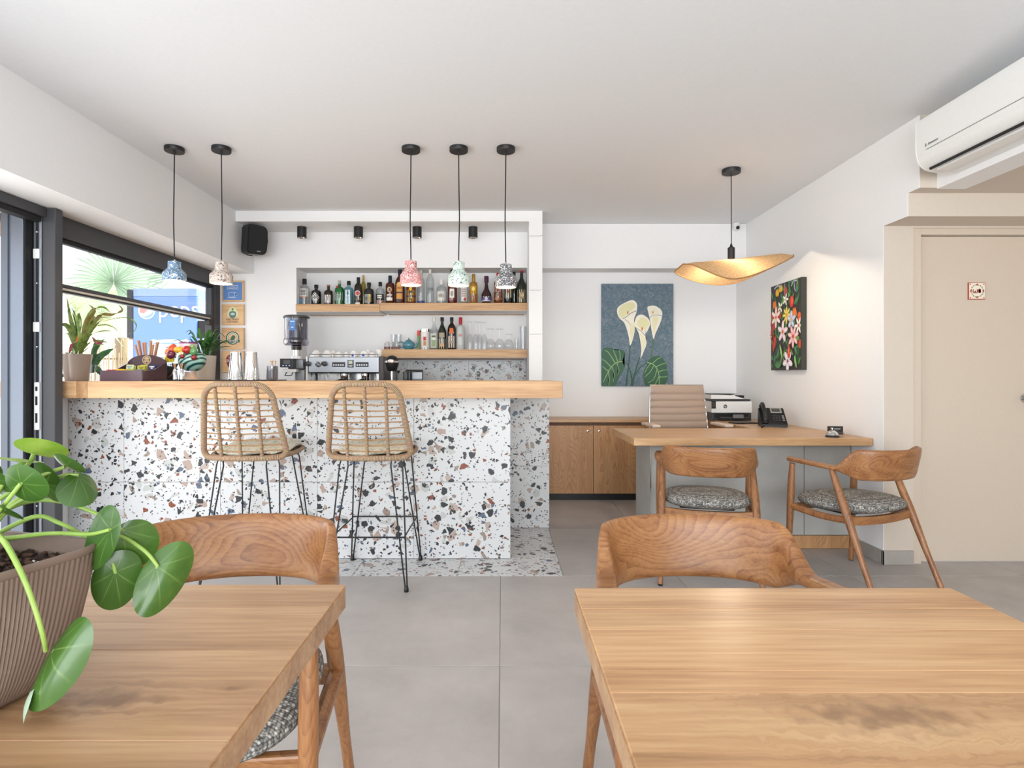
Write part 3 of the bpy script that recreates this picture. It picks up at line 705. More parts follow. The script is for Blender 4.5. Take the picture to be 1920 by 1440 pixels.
def band(t0, t1, n, k=16):
    b = B(); rings = []
    for i in range(n + 1):
        t = t0 + (t1 - t0) * i / n; c = arm_path(t); e = .002
        tn = (arm_path(min(1, t + e)) - arm_path(max(0, t - e))).normalized(); nrm = Vector((tn.y, -tn.x, 0))
        if nrm.dot(Vector((c.x, c.y + .02, 0))) < 0: nrm = -nrm
        u = abs(t - .5) * 2                       # 0 back centre, 1 arm tip
        k1 = 1 - sstep(.40, .64, u)               # 1 in the tall back
        hh = .013 + (.082 - .013) * k1 ** .9
        hw = .026 * (1 - k1) + .0125 * k1
        tipt = 1 - .25 * sstep(.9, 1, u)
        zb = .628 + .014 * sstep(.6, 1, u) - .040 * k1
        zc = zb + hh
        lean = .030 * k1
        ring = []
        for j in range(k):
            a = 2 * PI * j / k; ca = math.copysign(abs(math.cos(a)) ** .62, math.cos(a)); sa = math.copysign(abs(math.sin(a)) ** .62, math.sin(a))
            zz = hh * sa
            p = c + nrm * (hw * tipt * ca + lean * (sa * .5 + .15)) + Vector((0, 0, zc + zz)); ring.append(b.verts.new(p))
        rings.append(ring)
    for r, q in zip(rings, rings[1:]):
        for j in range(k): b.faces.new((r[j], r[(j + 1) % k], q[(j + 1) % k], q[j]))
    b.faces.new(rings[0][::-1]); b.faces.new(rings[-1]); return b
def make_chair(lab, loc, rz):
    t = thing('armchair', lab, 'chair', loc, rz, None)
    tA = .235
    obj('backrest', band(tA, 1 - tA, 60), teak, t, smooth=True, angle=60)
    obj('armrest', band(0, tA - .0005, 24), teak, t, smooth=True, angle=60)
    obj('armrest', band(1 - tA + .0005, 1, 24), teak, t, smooth=True, angle=60)
    for sx_ in (-1, 1):
        f = [(sx_ * .260, .205, .632), (sx_ * .260, .212, .52), (sx_ * .260, .218, .38), (sx_ * .261, .226, .2), (sx_ * .262, .232, .006)]
        l = obj('leg', tube(B(), spline(f, 4), [.0145 + .0055 * math.sin(PI * min(1, i / 13)) for i in range(17)], 16), teak_leg, t, smooth=True)
        obj('glide', lathe(B(), [(0, 0), (.012, 0), (.012, .006), (0, .006)], 12), black_p, l, (sx_ * .262, .232, 0))
        r = [(sx_ * .243, -.035, .628), (sx_ * .246, -.085, .50), (sx_ * .249, -.135, .38), (sx_ * .253, -.205, .2), (sx_ * .257, -.285, .006)]
        l = obj('leg', tube(B(), spline(r, 4), [.0145 + .0065 * math.sin(PI * min(1, i / 13)) for i in range(17)], 16), teak_leg, t, smooth=True)
        obj('glide', lathe(B(), [(0, 0), (.012, 0), (.012, .006), (0, .006)], 12), black_p, l, (sx_ * .257, -.285, 0))
        obj('side_rail', tube(B(), spline([(sx_ * .249, -.125, .375), (sx_ * .250, .03, .368), (sx_ * .259, .215, .385)], 6), .019, 10, flat=1.), teak_leg, t, smooth=True)
    obj('front_rail', nb(-.252, .252, .205, .228, .355, .395, .006, 2), teak, t)
    b = B()
    for i in range(12):
        pass
    pts = [(-.246, -.128, .372), (-.13, -.142, .366), (0, -.147, .364), (.13, -.142, .366), (.246, -.128, .372)]
    sp = spline(pts, 5)
    for i, p in enumerate(sp): pass
    rr = [];
    for p in sp: rr.append([b.verts.new(p + Vector((0, dy_, dz_))) for dy_, dz_ in ((-.011, -.022), (.011, -.022), (.011, .022), (-.011, .022))])
    for a, c in zip(rr, rr[1:]):
        for j in range(4): b.faces.new((a[j], a[(j + 1) % 4], c[(j + 1) % 4], c[j]))
    b.faces.new(rr[0]); b.faces.new(rr[-1][::-1])
    obj('rear_rail', b, teak, t)
    def cush(u, v):
        a = 2 * PI * u; ph = -PI / 2 + PI * v
        e = .72; cx = math.copysign(abs(math.cos(a)) ** e, math.cos(a)); cy = math.copysign(abs(math.sin(a)) ** e, math.sin(a))
        r = math.cos(ph) ** .55 if math.cos(ph) > 0 else 0
        z = math.sin(ph); z = z * (.050 if z > 0 else .048)
        return Vector((.240 * cx * r, .040 + .245 * cy * r - (.02 * cx * cx * (cy < 0) * 0), 0.428 + z - .010 * (cy * r)))
    b = B(); surf(b, cush, 48, 18, wrap_u=True); bmesh.ops.remove_doubles(b, verts=b.verts[:], dist=.0005)
    obj('seat_cushion', b, weave_m, t, smooth=True, angle=80)
    obj('seat_base', nb(-.15, .15, -.06, .15, .375, .43, .01, 2), black_m, t)
    return t
make_chair('teak armchair pushed under the far side of the left foreground table', (-.66, 1.32, 0), PI + rad(5.5))
make_chair('teak armchair pushed under the far side of the right foreground table', (.493, 1.32, 0), PI + rad(.5))
make_chair('teak armchair squarely facing the reception desk, seen from behind', (1.178, 3.33, 0), rad(-15))
make_chair('teak armchair turned at an angle beside the wc door', (1.995, 3.24, 0), rad(22))
# ------------------------------------------------------------ bar stools
m, nt, N, L, bb = _new('wrapped_rattan')
tc = N.new('ShaderNodeTexCoord'); sp = N.new('ShaderNodeSeparateXYZ'); L.new(tc.outputs['UV'], sp.inputs[0])
nz = N.new('ShaderNodeTexNoise'); nz.inputs['Scale'].default_value = 40; L.new(tc.outputs['Object'], nz.inputs['Vector'])
v_ = math_(N, L, 'ADD', math_(N, L, 'MULTIPLY', sp.outputs['Y'], 1 / .0075), math_(N, L, 'MULTIPLY', sp.outputs['X'], 1.0))
fr = math_(N, L, 'FRACT', v_)
cr = ramp(N, [(0, srgb('#6a4f3b')), (.14, srgb('#a38466')), (.5, srgb('#c2a486')), (.86, srgb('#a98b6d')), (1, srgb('#6a4f3b'))]); L.new(fr, cr.inputs[0])  # dark ramp ends paint shade into the grooves between the wraps
L.new(mixc(N, L, .35, cr.outputs[0], nz.outputs['Color'], 'SOFT_LIGHT'), bb.inputs['Base Color']); bb.inputs['Roughness'].default_value = .6
hh = math_(N, L, 'SINE', math_(N, L, 'MULTIPLY', fr, PI)); bp = N.new('ShaderNodeBump'); bp.inputs['Distance'].default_value = .003; bp.inputs['Strength'].default_value = 1.; L.new(hh, bp.inputs['Height']); L.new(bp.outputs['Normal'], bb.inputs['Normal'])
rattan = m; cane = mat('thin_cane', '#a67e54', .5); cane_seat = mat('rattan_seat', '#a98461', .6, bump=.4)
m, nt, N, L, bb = _new('cream_flecked_cushion')
tc = N.new('ShaderNodeTexCoord'); nz = N.new('ShaderNodeTexNoise'); nz.inputs['Scale'].default_value = 60; nz.inputs['Detail'].default_value = 4; L.new(tc.outputs['Object'], nz.inputs['Vector'])
cr = ramp(N, [(.38, srgb('#a8b0a0')), (.47, srgb('#d9d5c4')), (.6, srgb('#e3dfcf')), (.7, srgb('#c0a58c'))]); L.new(nz.outputs['Fac'], cr.inputs[0]); L.new(cr.outputs[0], bb.inputs['Base Color']); bb.inputs['Roughness'].default_value = .9
stool_c = m
def rrect(w0, w1, z0, z1, r, n=6):
    """rounded trapezoid outline, bottom half-width w0, top w1"""
    pts = []
    for cx, cz, a0 in ((w0 - r * .45, z0 + r * .45, -90), (w1 - r, z1 - r, 0), (-w1 + r, z1 - r, 90), (-w0 + r * .45, z0 + r * .45, 180)):
        rr = r if cz > (z0 + z1) / 2 else r * .45
        for i in range(n + 1): a = math.radians(a0 + 90 * i / n); pts.append((cx + rr * math.cos(a), cz + rr * math.sin(a)))
    return pts
def back_y(x, z):
    k = (z - .695) / .40
    return -.235 - .075 * k + .055 * (abs(x) / .22) ** 2 * (1 - .3 * k)
def make_stool(lab, loc, rz=0):
    t = thing('bar_stool', lab, 'stool', loc, rz)
    out = rrect(.222, .184, .697, 1.092, .095, 8)
    dense = []
    for (x0, z0), (x1, z1) in zip(out, out[1:] + out[:1]):
        n = max(1, int(math.hypot(x1 - x0, z1 - z0) / .02))
        for i in range(n): x = x0 + (x1 - x0) * i / n; z = z0 + (z1 - z0) * i / n; dense.append((x, back_y(x, z), z))
    obj('back_frame', tube(B(), dense, .0155, 12, closed=True), rattan, t, smooth=True, angle=80)
    for k in (-1, 0, 1):
        zt = 1.088 if k == 0 else 1.074
        pts = [(k * (.108 - .0 * (z - .7)), back_y(k * .11, z) - .004, z) for z in [.70 + (zt - .70) * i / 16 for i in range(17)]]
        obj('back_upright', tube(B(), pts, .0095, 10), rattan, t, smooth=True, angle=80)
    zs = [.733 + .031 * i for i in range(11)]
    for q, z in enumerate(zs):
        hw = .222 + (.184 - .222) * (z - .697) / .395 - .006
        if z > 1.0: hw -= (z - 1.0) ** 2 * 14
        pts = [(x, back_y(x, z) + .006, z + random.uniform(-.002, .002) + .004 * (abs(x) / .2)) for x in [-hw + 2 * hw * i / 12 for i in range(13)]]
        obj('back_cane', tube(B(), pts, .0036, 6), cane, t, smooth=True)
    # seat shell: rim and woven deck
    rim = []
    for i in range(40):
        a = 2 * PI * i / 40; e = .6
        x = .215 * math.copysign(abs(math.cos(a)) ** e, math.cos(a)); y = .215 * math.copysign(abs(math.sin(a)) ** e, math.sin(a))
        rim.append((x, y + (0.0), .697 + .012 * max(0, y / .215) + .010 * (abs(x) / .215) ** 3))
    obj('seat_rim', tube(B(), rim, .0115, 10, closed=True), rattan, t, smooth=True, angle=80)
    def deck(u, v):
        a = 2 * PI * u; e = .6; r = v
        x = .212 * r * math.copysign(abs(math.cos(a)) ** e, math.cos(a)); y = .212 * r * math.copysign(abs(math.sin(a)) ** e, math.sin(a))
        return Vector((x, y, .690 + .012 * max(0, y / .215) - .012 * (1 - r * r)))
    b = B(); surf(b, deck, 32, 5, wrap_u=True); bmesh.ops.remove_doubles(b, verts=b.verts[:], dist=.0004)
    bmesh.ops.solidify(b, geom=b.faces[:], thickness=.006)
    obj('seat_deck', b, cane_seat, t, smooth=True)
    def cs(u, v):
        a = 2 * PI * u; e = .62; ph = -PI / 2 + PI * v; r = max(0, math.cos(ph)) ** .4
        x = .205 * r * math.copysign(abs(math.cos(a)) ** e, math.cos(a)); y = .205 * r * math.copysign(abs(math.sin(a)) ** e, math.sin(a))
        w = .006 * math.sin(9 * a + 1) * r ** 6
        return Vector((x, y + .01, .733 + .014 * y / .2 + .021 * math.sin(ph) + w + .004 * math.sin(20 * x + 3) * math.cos(17 * y)))
    b = B(); surf(b, cs, 44, 12, wrap_u=True); bmesh.ops.remove_doubles(b, verts=b.verts[:], dist=.0004)
    obj('seat_cushion', b, stool_c, t, smooth=True, angle=80)
    # hairpin legs: two rods meeting at the foot, turned over under the seat
    for sx_ in (-1, 1):
        for sy_ in (-1, 1):
            foot = Vector((sx_ * .210, sy_ * .262, .012)); a = Vector((sx_ * .170, sy_ * .150, .672)); c = Vector((sx_ * .112, sy_ * .190, .672))
            up = (a - c).normalized() * .02
            pts = [foot + Vector((sx_ * .004, sy_ * -.004, 0)), a - (a - foot) * .03, a + Vector((-sx_ * .006, 0, .008)), (a + c) / 2 + Vector((0, 0, .010)), c + Vector((sx_ * .006, 0, .008)), c - (c - foot) * .03, foot + Vector((-sx_ * .004, sy_ * .004, 0))]
            l = obj('leg', tube(B(), pts, .0042, 8), black_m, t, smooth=True)
            obj('rubber_foot', lathe(B(), [(0, 0), (.012, 0), (.013, .004), (.012, .022), (.008, .03), (0, .03)], 14), black_p, l, (foot.x, foot.y, 0), smooth=True)
    fx, fy, fz = .193, .230, .277
    c4 = [(-fx, -fy), (fx, -fy), (fx, fy), (-fx, fy)]
    obj('footrest', tube(B(), [Vector((x, y, fz)) for x, y in c4], .0048, 8, closed=True), black_m, t)
    return t
make_stool('right of the two rattan bar stools, beside the counter corner', (-.715, 3.29, 0))
make_stool('left of the two rattan bar stools, behind the left table chair', (-1.385, 3.29, 0))
# ------------------------------------------------------------ bottles
G = {}
def glass(name, col, tr=1., rough=.03, dens=None):
    return mat(name, col, rough, trans=tr, ior=1.45, coat=0)
g_clear = thin_glass('clear_bottle_glass', (.86, .88, .88), .5); g_blueg = thin_glass('pale_blue_bottle_glass', (.50, .74, .80), .5)
g_green = mat('green_bottle_glass', '#1f7a3c', .08, trans=.35, coat=.6); g_black = mat('black_bottle_glass', '#17181a', .08, coat=.6)
g_brown = mat('dark_brown_bottle_glass', '#2a1a12', .08, coat=.6, trans=.1); g_amber = mat('amber_spirit', '#8a3f17', .08, trans=.45, coat=.5)
g_rum = mat('red_brown_spirit', '#5d2417', .08, trans=.3, coat=.5); g_gold = mat('golden_spirit', '#c08a35', .08, trans=.5, coat=.5); g_wine = mat('dark_green_bottle_glass', '#1b2418', .08, coat=.6)
g_yell = mat('pale_yellow_spirit', '#c9b23e', .08, trans=.5, coat=.4); g_cog = mat('cognac_glass', '#35151c', .08, coat=.6, trans=.15); g_red = mat('dark_red_liqueur', '#6b1714', .08, trans=.25, coat=.5)
PRO = {
 'std': [(0, 0), (.92, 0), (1, .025), (1, .60), (.92, .67), (.62, .75), (.38, .82), (.33, .86), (.33, 1)],
 'wine': [(0, 0), (.95, 0), (1, .02), (1, .52), (.93, .60), (.6, .70), (.38, .77), (.33, .82), (.33, 1)],
 'squat': [(0, 0), (.95, 0), (1, .03), (1, .62), (.96, .68), (.7, .735), (.36, .75), (.34, .8), (.34, 1)],
 'tall': [(0, 0), (.92, 0), (1, .02), (1, .64), (.9, .72), (.5, .79), (.36, .82), (.34, 1)],
 'round': [(0, 0), (.62, 0), (.80, .05), (.98, .16), (1, .26), (.92, .38), (.62, .48), (.42, .56), (.34, .66), (.30, .74), (.30, 1)],
 'taper': [(0, 0), (.78, 0), (.82, .03), (1, .60), (.94, .66), (.5, .72), (.36, .76), (.34, 1)],
}
def bottle(px, yt, w, base, kind, gm, capm, caph, lab, prints=(), Y=5.47, sq=0., group='bottles on the upper shelf', capr=.42, name='bottle'):
    s_ = F / Y; R = w / 2 / s_; H = EYE + (VY - yt) / s_ - base
    t = thing(name, lab, 'bottle', ((px - VX) / s_, Y, base), 0, group)
    pr = PRO[kind]; top = 1 - caph
    body = [(r * R, z * H) for r, z in pr if z < top]; body += [(pr[-1][0] * R, top * H), (0, top * H)]
    obj('glass_body', lathe(B(), body, 20, sq=sq), gm, t, smooth=True, angle=50)
    cr_ = capr * R
    obj('cap', lathe(B(), [(0, top * H + .0003), (cr_, top * H + .0003), (cr_, H - .003), (cr_ * .9, H), (0, H)], 16), capm, t, smooth=True)
    if prints:
        fl_ = Flat(.0003)
        for q in prints:
            if q[0] == 'o': fl_.oval(q[1] * R, q[2] * H, q[3] * R, q[4] * H, q[5], 16)
            elif q[0] == 'p': fl_.add([(a * R, b_ * H) for a, b_ in q[1]], q[2])
            else: fl_.rect(q[0] * R, q[1] * H, q[2] * R, q[3] * H, q[4])
        if sq > .5: flat_obj('label', fl_, t, (0, -R * .99, 0))
        else: wrapdec(fl_, R * 1.006, 'label', t)
    return t
def lines(x0, x1, z0, z1, n, col):
    out = []
    for i in range(n):
        z = z0 + (z1 - z0) * (i + .5) / n; h = (z1 - z0) / n * .28; k = random.uniform(.6, 1)
        out.append((x0 * k, z - h, x1 * k, z + h, col))
    return out
cb_ = mat('black_cap', '#1b1b1d', .4); cg_ = mat('grey_cap', '#b9b6ae', .4); cw_ = mat('white_cap', '#e6e4df', .4); cr_d = mat('red_cap', '#b5252a', .4)
cn_ = mat('navy_cap', '#1f2536', .4); ck_ = mat('cork', '#c79a5b', .8); cp_ = mat('purple_cap', '#4a1f3c', .4); cgo = mat('gold_cap', '#b8923f', .35, .5); cpk = mat('copper_cap', '#b9746a', .4)
W = '#ece9e3'; K = '#232326'; S = '#8b8b8d'
bottle(571, 523, 19, SH1, 'squat', g_clear, cb_, .21, 'clear gin bottle with patterned white label, first on the upper shelf', [(-1.1, .32, 1.1, .62, W)] + lines(-.8, .8, .36, .58, 4, '#4a4c58') + [(-1.1, .29, 1.1, .33, '#c98d6c'), (-1.0, .06, -.3, .24, '#4f8fb8')])
bottle(593, 534, 18, SH1, 'squat', g_black, cb_, .16, 'squat black bottle with a white diamond label', [('p', [(-.98, .37), (0, .13), (.98, .37), (0, .63)], W), ('p', [(-.5, .38), (0, .34), (.5, .38), (0, .42)], S), (-.5, .355, .5, .395, '#58585a')])
bottle(616, 534, 16, SH1, 'squat', g_brown, cpk, .07, 'small dark brown bottle with square white label and pinkish stopper', [(-.8, .12, .8, .50, W), ('o', 0, .33, .35, .10, '#a7a2a0'), (-.8, .10, .8, .13, '#a58f9d')])
bottle(636.5, 526, 17, SH1, 'squat', g_green, cg_, .14, 'green gin bottle with white label and red seal', [(-1.15, .20, 1.0, .52, W)] + lines(-.7, .7, .26, .46, 3, '#8b9b97') + [('o', -.3, .72, .28, .05, '#a3262b')], capr=.36)
bottle(654, 527, 17, SH1, 'squat', g_blueg, cb_, .16, 'pale blue square gin bottle with tall white label', [(-.5, .04, .5, .62, '#e4ecee'), ('o', 0, .48, .28, .06, '#6f9aa6'), (-.3, .55, .3, .58, '#c59a4e')] + lines(-.35, .35, .1, .36, 4, '#a9c0c8'), sq=.8)
bottle(681.5, 516, 10, SH1, 'tall', g_yell, ck_, .12, 'slim pale yellow bottle with cork, behind the dark rum bottle', [], Y=5.56)
bottle(672, 520, 15, SH1, 'tall', g_brown, cb_, .18, 'dark rum bottle with red and white oval label', [(-1.1, .16, 1.1, .56, K), ('o', 0, .42, .75, .10, W), ('o', 0, .415, .62, .075, '#b7343a'), (-.9, .20, .9, .23, '#a98b55'), (-.6, .04, .6, .10, W)])
bottle(692, 530, 18, SH1, 'squat', g_black, cb_, .15, 'round-shouldered black rum bottle with silver and gold label', [(-.95, .10, .10, .48, '#8f918f'), (.10, .14, .55, .48, '#b9a05b'), ('o', -.4, .3, .3, .09, '#5d6060'), ('o', .35, .42, .22, .07, '#d8c071')])
bottle(713, 529, 16, SH1, 'squat', g_clear, cb_, .18, 'clear bottle with black label at the shelf step', [(-1.1, .22, 1.1, .48, K)] + lines(-.7, .7, .3, .45, 2, W) + [(-1.1, .12, 1.1, .2, '#c2765f')])
bottle(731.5, 517, 17, SH2, 'tall', g_rum, cn_, .22, 'red brown spirit bottle with round emblem and small white label', [('o', 0, .50, .55, .09, '#cdb892'), ('o', 0, .50, .35, .06, '#5d2417'), (-.7, .12, .7, .23, W), (-.6, .29, .6, .34, '#d9cfc4')])
bottle(750, 504, 18, SH2, 'std', g_rum, cn_, .20, 'tall brandy bottle with amber label left of the pink lamp', [(-.7, .14, .7, .56, '#d79a4d'), ('o', 0, .56, .5, .05, '#d8b26a'), (-.7, .30, .7, .34, '#2b3550'), (-.5, .42, .5, .47, '#a1642e'), ('p', [(-.6, .14), (.6, .14), (0, .04)], '#3a3a48')])
bottle(771, 508, 18, SH2, 'std', g_amber, cn_, .18, 'brandy bottle with yellow and navy label under the pink lamp', [(-1.1, .08, 1.1, .42, '#e8c62e'), (-1.1, .205, 1.1, .26, '#28324c'), (-.8, .33, .8, .38, '#3b3a30'), ('o', 0, .45, .3, .05, '#e8c62e'), ('o', 0, .14, .3, .04, '#7a6a20')])
bottle(789.5, 507, 14, SH2, 'tall', g_clear, cg_, .13, 'clear ribbed vodka bottle with a blue foot', [(-1.4, .0, 1.4, .10, '#2b4f9b'), ('o', 0, .74, .4, .05, K)])
bottle(806.5, 501, 15, SH2, 'std', g_clear, cw_, .18, 'tall clear frosted bottle with grey lettering', [(-.9, .36, .9, .44, '#8b8e90')], capr=.3)
bottle(828, 525, 19, SH2, 'squat', g_clear, cw_, .20, 'squat clear bottle with white oval label and white cap', [(-1.0, .14, 1.0, .52, W), ('o', 0, .34, .7, .10, '#c9c5bf'), ('o', 0, .34, .5, .06, '#9a9792')])
bottle(848, 506, 18, SH2, 'std', g_red, cb_, .18, 'red liqueur bottle with yellow, black and white label, left half behind the mint lamp', [(-.9, .50, .9, .60, '#c6c154'), (-.9, .44, .9, .50, K), (-.5, .18, .5, .44, W), ('o', 0, .3, .3, .08, '#9aa39a')])
bottle(870, 505, 15, SH2, 'tall', g_clear, cpk, .14, 'clear bottle with red and white label below the mint lamp', [(-1.0, .08, 1.0, .55, W), (-1.0, .49, 1.0, .53, '#b03a35'), ('o', .3, .14, .35, .05, '#b0433a')] + lines(-.6, .6, .2, .44, 4, '#b08d88'))
bottle(888, 514, 15, SH2, 'tall', g_gold, cgo, .26, 'golden tequila bottle with a yellow label', [(-.8, .34, .8, .60, '#e3ab2f'), ('o', 0, .50, .5, .06, '#f0d66a'), (-.95, .10, .95, .28, '#8a4a45')])
bottle(912, 518, 20, SH2, 'round', g_cog, cp_, .22, 'bulbous dark cognac bottle with purple cap', [(-1.0, .12, 1.0, .25, '#5f5290'), (-1.0, .24, 1.0, .27, W), (-1.0, .10, 1.0, .125, W), ('o', 0, .19, .3, .07, '#c8c0d8')])
bottle(934, 512, 16, SH2, 'tall', g_amber, cr_d, .10, 'amber whisky bottle with a red bird on its white label', [(-1.0, .38, 1.0, .62, W), ('p', [(-.4, .42), (.1, .40), (.45, .50), (.3, .56), (.05, .48)], '#8f3036'), (-1.0, .24, 1.0, .36, '#8a7a5a'), (-.9, .14, .9, .2, '#c58a4a')])
bottle(964, 510, 13, SH2, 'tall', g_wine, cb_, .12, 'dark green bottle mostly hidden behind the cream-labelled whiskey', [], Y=5.56)
bottle(953, 510, 16, SH2, 'tall', g_black, cb_, .14, 'dark whiskey bottle with cream label under the charcoal lamp', [(-1.0, .20, 1.0, .56, '#e6dcb8'), (-.9, .46, .9, .51, '#5a6a58'), ('p', [(-.2, .34), (.2, .34), (.2, .42), (-.2, .42)], '#a44338')])
bottle(978, 508, 18, SH2, 'wine', g_wine, cr_d, .05, 'dark wine bottle with red cap, last on the upper shelf', [(-1.0, .05, 1.0, .43, '#d9c8a4'), ('o', 0, .26, .6, .11, '#a78a6a'), ('o', .1, .27, .35, .06, '#ddd0b4')], capr=.38)
# ---- lower shelf
GL = 'bottles on the lower shelf'
bottle(814, 595, 15, SH3, 'wine', g_clear, cw_, .14, 'clear vermouth bottle with green and white label and red-banded neck', [(-1.0, .06, 1.0, .50, '#dfe2d4'), (-.7, .1, .7, .3, '#8fa37a'), (-.6, .38, .6, .44, '#5c6b50')], group=GL)
bottle(829, 595, 16, SH3, 'wine', g_wine, cb_, .12, 'dark vermouth bottle with cream label and green neck band', [(-1.0, .04, 1.0, .34, '#e5d9c0'), (-.7, .38, .7, .52, '#a89a82'), (-.6, .1, .6, .2, '#c4a27c')], group=GL)
bottle(847, 595, 16, SH3, 'tall', g_brown, cb_, .14, 'coffee liqueur bottle with orange neck tag and white label', [(-.9, .06, .9, .42, '#e9e2d6'), (-.8, .34, .8, .38, '#d88c4c'), (-.45, .5, .45, .66, '#df6d2a'), (-.6, .2, .6, .26, '#a08e80')], group=GL)
bottle(863.5, 595, 16, SH3, 'tall', mat('frosted_white_glass', '#d5d8d8', .3, trans=.2), cr_d, .22, 'frosted white bottle with green and red cap', [(-.4, .40, .4, .48, '#c08f88'), (-.5, .15, .5, .32, '#c9cccc')], group=GL)
tg = thin_glass('drinking_glass', (.93, .94, .95), .45)
def stem_glass(px, yt, w, kind, lab, base=SH3, Y=5.47, group=None, inv=True):
    s_ = F / Y; H = EYE + (VY - yt) / s_ - base; R = w / 2 / s_
    t = thing('drinking_glass', lab, 'glass', ((px - VX) / s_, Y, base), 0, group)
    if kind == 'flute': bw = [(1, 0), (.98, .15), (.9, .42), (.5, .54), (.12, .58)]; ft = .8
    elif kind == 'wine': bw = [(.85, 0), (1, .16), (.95, .34), (.5, .50), (.12, .55)]; ft = .9
    else: bw = [(.75, 0), (1, .2), (1, .40), (.6, .62), (.15, .70)]; ft = .8
    o = [(r * R, z * H) for r, z in bw]; i = [(max(r * R - .0012, .001), z * H + .0002) for r, z in bw]
    obj('bowl', lathe(B(), i + o[::-1][:0] if 0 else o, 20), tg, t, smooth=True)
    obj('stem', lathe(B(), [(.10 * R, bw[-1][1] * H), (.09 * R, .8 * H), (.16 * R, .965 * H)], 10), tg, t, smooth=True)
    obj('foot', lathe(B(), [(0, .962 * H), (ft * R * .5, .97 * H), (ft * R, .985 * H), (ft * R, H), (0, H)], 20), tg, t, smooth=True)
for i, px in enumerate((881, 892.5, 899, 908)):
    stem_glass(px, 603 + .5 * i, 12, 'flute', ['upturned champagne flute beside the frosted white bottle', 'second upturned champagne flute from the bottles', 'third upturned champagne flute from the bottles', 'upturned champagne flute next to the wine glasses'][i], group='upturned champagne flutes', Y=(5.43, 5.43, 5.53, 5.41)[i])
stem_glass(920, 617, 17, 'wine', 'upturned wine glass next to the flutes', group='upturned wine glasses'); stem_glass(936.5, 617, 17, 'wine', 'upturned wine glass next to the brandy balloon', group='upturned wine glasses')
stem_glass(954, 627, 18, 'snif', 'short upturned brandy balloon on the lower shelf')
def tumbler(px, yt, w, lab, base=SH3, Y=5.47, name='tumbler', r0=.8, group=None, top=None):
    s_ = F / Y; H = (EYE + (VY - yt) / s_ - base) if top is None else top; R = w / 2 / s_
    t = obj(name, lathe(B(), [(0, 0), (R * r0, 0), (R, H), (R - .0018, H), (R * r0 - .002, .005), (0, .005)], 20), tg, None, ((px - VX) / s_, Y, base), smooth=True)
    return tag(t, lab, 'glass', group)
tumbler(968.5, 636, 7, 'tiny shot glass between brandy balloon and tall glass', r0=.85)
tumbler(981, 612, 13, 'tall beer glass at the right end of the lower shelf', r0=.72, name='beer_glass')
for i, (px, yb, yt) in enumerate(((734, 655.5, 640), (744, 655.5, 640), (738, 640, 626), (748, 640, 627))):
    base = SH3 + (0 if yb > 650 else .080)
    tumbler(px, yt, 10.5, ['lower left tumbler of the stack behind the little jars', 'lower right tumbler of the stack behind the little jars', 'upper left tumbler of the stack behind the little jars', 'upper right tumbler of the stack behind the little jars'][i], base=base, Y=5.54, group='stacked tumblers', top=.074, r0=.85)
for zz in (.0745,):
    tag(obj('glass_tray', nb(-.085, .085, -.05, .05, 0, .0045, .001, 1), tg, None, (X(741, 5.54), 5.54, SH3 + .0745)), 'clear tray between two layers of tumblers', 'tray')
spice = mat('brown_spice', '#8a5a45', .8)
for i in range(5):
    px = 722.5 + 6.3 * i; Y = 5.40
    t = thing('spice_jar', ['tiny glass spice jar at the left end of the lower shelf', 'second tiny spice jar from the left', 'middle tiny spice jar of the five', 'fourth tiny spice jar from the left', 'tiny spice jar nearest the blue teapot'][i], 'jar', (X(px, Y), Y, SH3), 0, 'tiny spice jars')
    obj('contents', lathe(B(), [(0, .001), (.0125, .001), (.0125, .028), (0, .028)], 12), spice, t, smooth=True)
    obj('glass_body', lathe(B(), [(.0135, 0), (.0135, .032), (.009, .042), (.009, .048)], 12), tg, t, smooth=True)
    obj('cap', lathe(B(), [(0, .048), (.0095, .048), (.0095, .060), (0, .061)], 12), cg_, t, smooth=True)
Y = 5.46
tp = thing('teapot', 'glossy teal blue teapot on the lower shelf', 'teapot', (X(766.5, Y), Y, SH3)); teal = mat('teal_glaze', '#4d8b9a', .15, coat=.6)
obj('body', lathe(B(), [(0, 0), (.030, 0), (.033, .004), (.052, .022), (.060, .045), (.055, .065), (.036, .082), (.030, .085), (0, .085)], 28), teal, tp, smooth=True)
l_ = obj('lid', lathe(B(), [(.031, .0855), (.024, .094), (.010, .099), (0, .100)], 24), teal, tp, smooth=True)
obj('knob', ball(B(), (0, 0, .107), .008, 10), teal, l_, smooth=True)
obj('spout', tube(B(), spline([(.050, 0, .030), (.072, 0, .042), (.080, 0, .066), (.094, 0, .084)], 5), [.014, .0135, .013, .012, .0115, .011, .0105, .010, .0095, .009, .0085, .008, .008, .0075, .0075, .0075], 12), teal, tp, smooth=True)
obj('handle', tube(B(), spline([(-.052, 0, .068), (-.078, 0, .078), (-.092, 0, .056), (-.080, 0, .030), (-.055, 0, .026)], 6), .0055, 10), teal, tp, smooth=True)
